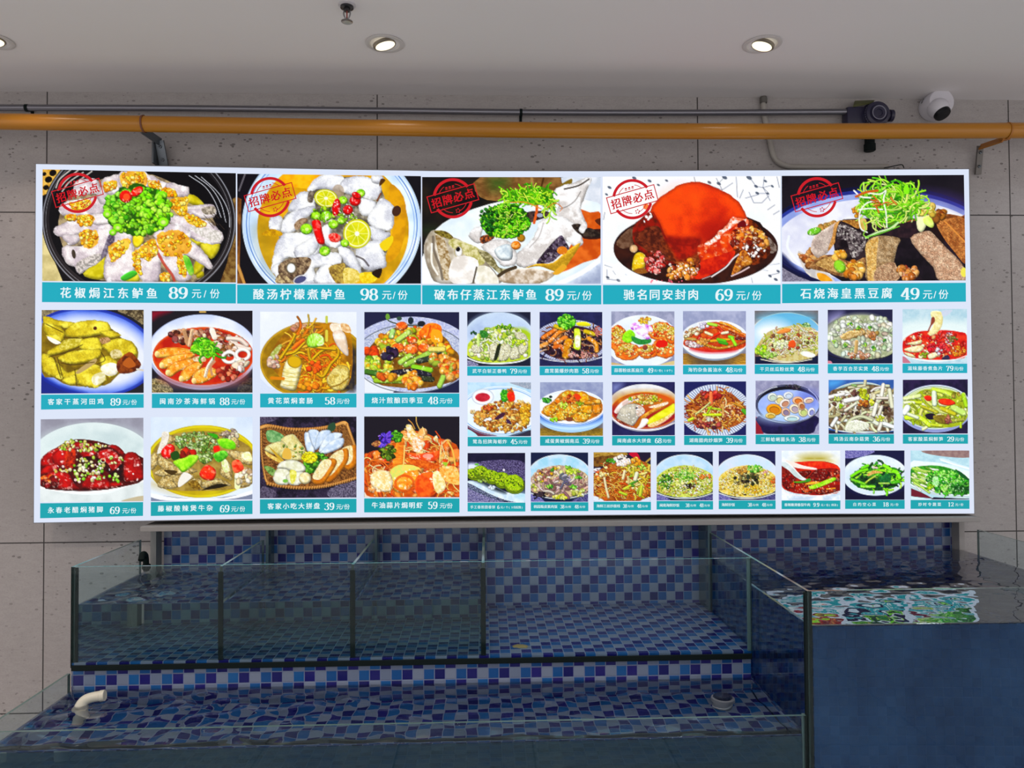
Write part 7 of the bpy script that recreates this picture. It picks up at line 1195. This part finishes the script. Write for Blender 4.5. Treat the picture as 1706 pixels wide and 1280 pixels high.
    T_ = [('white_cut_duck', 778.4, 520, 883.9, 520, 610.1, 610.8, 626.2, '武平白斩正番鸭', '79', '元/份', 'white bowl of pale duck slices in green oil'),
         ('truffle_stirfry', 899, 520, 1003.4, 520, 610.1, 610.7, 625.5, '鹿茸菌爆炒肉筋', '58', '元/份', 'dark mushroom stir-fry topped with a green herb tuft'),
         ('garlic_scallop', 1018.4, 519, 1123.6, 519, 608.2, 609.6, 625, '蒜蓉粉丝蒸扇贝', '49', '元/份(10个)', 'scallops around a purple orchid'),
         ('tofu_chili_fish', 1137.8, 518.5, 1242.7, 518.5, 607.6, 608.9, 623.9, '海钓杂鱼酱油水', '48', '元/份', 'fish in red sauce in a white bowl on a wooden stand'),
         ('seafood_pancit', 1257.3, 517.9, 1363.1, 517.5, 606.6, 607.6, 623.3, '干贝丝瓜粉丝煲', '48', '元/份', 'shredded salad-like noodles in a light blue bowl'),
         ('lily_congee_pot', 1379, 516.4, 1487, 515.8, 605.8, 606.8, 622.2, '香芋百合芡实煲', '48', '元/份', 'white lily petals and mushrooms in a dark bowl'),
         ('chili_fish_bowl', 1503.6, 515.3, 1611, 514.7, 605.1, 606, 621.8, '滋味藤香煮鱼片', '79', '元/份', 'red chilli fish soup with a slice lifted above'),
         ('fried_squid', 779.1, 637.3, 884.6, 637.3, 727, 728.2, 743.9, '鹭岛招牌海蛎炸', '45', '元/份', 'fried golden bits with a small dish of red dip'),
         ('pumpkin_nuggets', 899.7, 637, 1004.6, 637, 726.4, 727.5, 742.8, '咸蛋黄椒焗南瓜', '39', '元/份', 'golden pumpkin chunks on a blue-edged plate'),
         ('soy_fish_platter', 1019.8, 636.6, 1124.3, 636.6, 725.5, 726.4, 742.4, '闽南卤水大拼盘', '68', '元/份', 'whole fish with yellow roe in amber soup'),
         ('hunan_bacon_shoots', 1139.7, 636.2, 1243, 635.6, 725.3, 726.1, 741.7, '湖南腊肉炒烟笋', '39', '元/份', 'brown shredded shoots on a rayed blue plate'),
         ('clam_soup', 1258.8, 634.4, 1364.6, 634.4, 723.5, 724.5, 740.3, '三鲜蛤蜊菌头汤', '38', '元/份', 'clam soup in a black pot'),
         ('seafood_mushroom', 1380.4, 633.2, 1489, 632.9, 723, 723.8, 739.6, '鸡汤云南杂菇煲', '36', '元/份', 'mixed pale mushrooms piled on a plate'),
         ('oil_braised_shoots', 1504.1, 633, 1612.3, 632.2, 722.6, 724, 739.6, '客家酸菜焖鲜笋', '29', '元/份', 'yellow green shoots with two red chilli slices'),
         ('green_fish_cakes', 779, 755.1, 874.9, 754.8, 837.1, 837.8, 852.5, '手工香煎茴香饼', '', '', 'row of green fritters on a long white plate'),
         ('beef_rice_noodle', 884.3, 754.2, 979.8, 754.2, 836.3, 837, 851.8, '桃园粄皮素肉饭', '38', '', 'brown meat shreds in a pale blue bowl'),
         ('fried_noodle', 988.9, 753.8, 1084.1, 753.8, 835, 836.3, 850.4, '海鲜三丝炒面线', '38', '', 'reddish fried noodles topped with white shreds'),
         ('seafood_fried_rice', 1093.9, 752.8, 1187.6, 752.8, 834, 835, 849.2, '闽南海鲜炒饭', '38', '', 'green scallion fried rice in a white bowl'),
         ('mushroom_fried_rice', 1197.4, 752, 1291.8, 751.8, 833.3, 834, 848.5, '海鲜炒饭', '38', '', 'yellow fried rice with dark mushrooms'),
         ('spicy_beef_soup', 1302.2, 751.1, 1399.7, 751.1, 833.3, 834.2, 848.5, '香辣嫩滑番茄牛肉', '9.9', '', 'white spoon in red beef soup'),
         ('water_spinach', 1408, 750.8, 1506.8, 750.8, 832.9, 833.3, 848.1, '白灼空心菜', '18', '元/份', 'bright green water spinach on a white oval plate'),
         ('blanched_greens', 1517, 750.8, 1614.8, 750.8, 832.4, 833.3, 848.1, '炒时令蔬菜', '12', '元/份', 'blanched leafy greens on a white platter')]
    for k, xa, ya, xb, yb, y2, y3, y4, nm, pr, un, lb in T_:
        q = (xa, ya, xb, yb, xb, y2, xa, y2); c = (xa, y3, xb+.4, y3, xb+.4, y4, xa, y4); w = xb-xa; f = lambda a, b: (xa+w*a, xa+w*b); yc = (y3+y4)/2; small = ya > 740
        N_, P_, U_ = [], [], []
        if not small and k != 'garlic_scallop': N_ = [('h', nm, f(.08, .62), 7.4)]; P_ = [(pr, f(.68, .79), 8.4)]; U_ = [(un, f(.80, .945), 6.8)]
        elif k == 'garlic_scallop': N_ = [('h', nm, f(.045, .51), 6.8)]; P_ = [(pr, f(.575, .665), 8.0)]; U_ = [(un, f(.675, .985), 4.6)]
        elif k == 'green_fish_cakes': N_ = [('h', nm, f(.045, .48), 5.6)]; P_ = [('6', f(.515, .555), 6.0)]; U_ = [('元/个(5份起售)', f(.57, .975), 4.6)]
        elif un: N_ = [('h', nm, f(.13, .52), 6.2)]; P_ = [(pr, f(.635, .735), 7.0)]; U_ = [(un, f(.76, .90), 5.0)]
        elif k == 'spicy_beef_soup': N_ = [('h', nm, f(.045, .49), 5.4)]; P_ = [(pr, f(.54, .645), 6.6)]; U_ = [('元/位(例汤)', f(.67, .98), 4.4)]
        else:
            e = .05+.0593*len(nm); N_ = [('h', nm, f(.05, e), 5.6)]; P_ = [('38', f(.515, .585), 6.0), ('48', f(.765, .835), 6.0)]; U_ = [('元/例', f(.595, .70), 4.2), ('元/份', f(.845, .95), 4.2)]
        yield k, q, c, N_, P_, U_, yc, 0.0, None, lb, (M_teal if ya < 600 else M_teal2)
for i, (key, q, c, nm, pr, un, yc, sl, st, lb, mb) in enumerate(rows()):
    crop, sc, rx0, ry0, rx1, ry1 = RECTS[key]
    o = photo(key, crop, sc, (rx0, ry0, rx1, ry1), q, 11+i); o['label'] = 'photograph of '+lb
    quad_mesh('caption_band', c, mb, o, .0004)
    L = Lettering(); L2 = Lettering()
    for _, t, (a, b), h in nm: L.han(t, a, b, yc, h, sl, .022 if h > 9 else .012)
    for t, (a, b), h in pr: L2.figs(t, a, b, yc, h, sl)
    for t, (a, b), h in un: L2.han(t, a, b, yc+h*.08, h, sl, .008)
    L.build('dish_name_lettering', M_text, o, .0008); L2.build('price_lettering', M_text, o, .0008)
    if st: stamp(*st, 33.6, o)
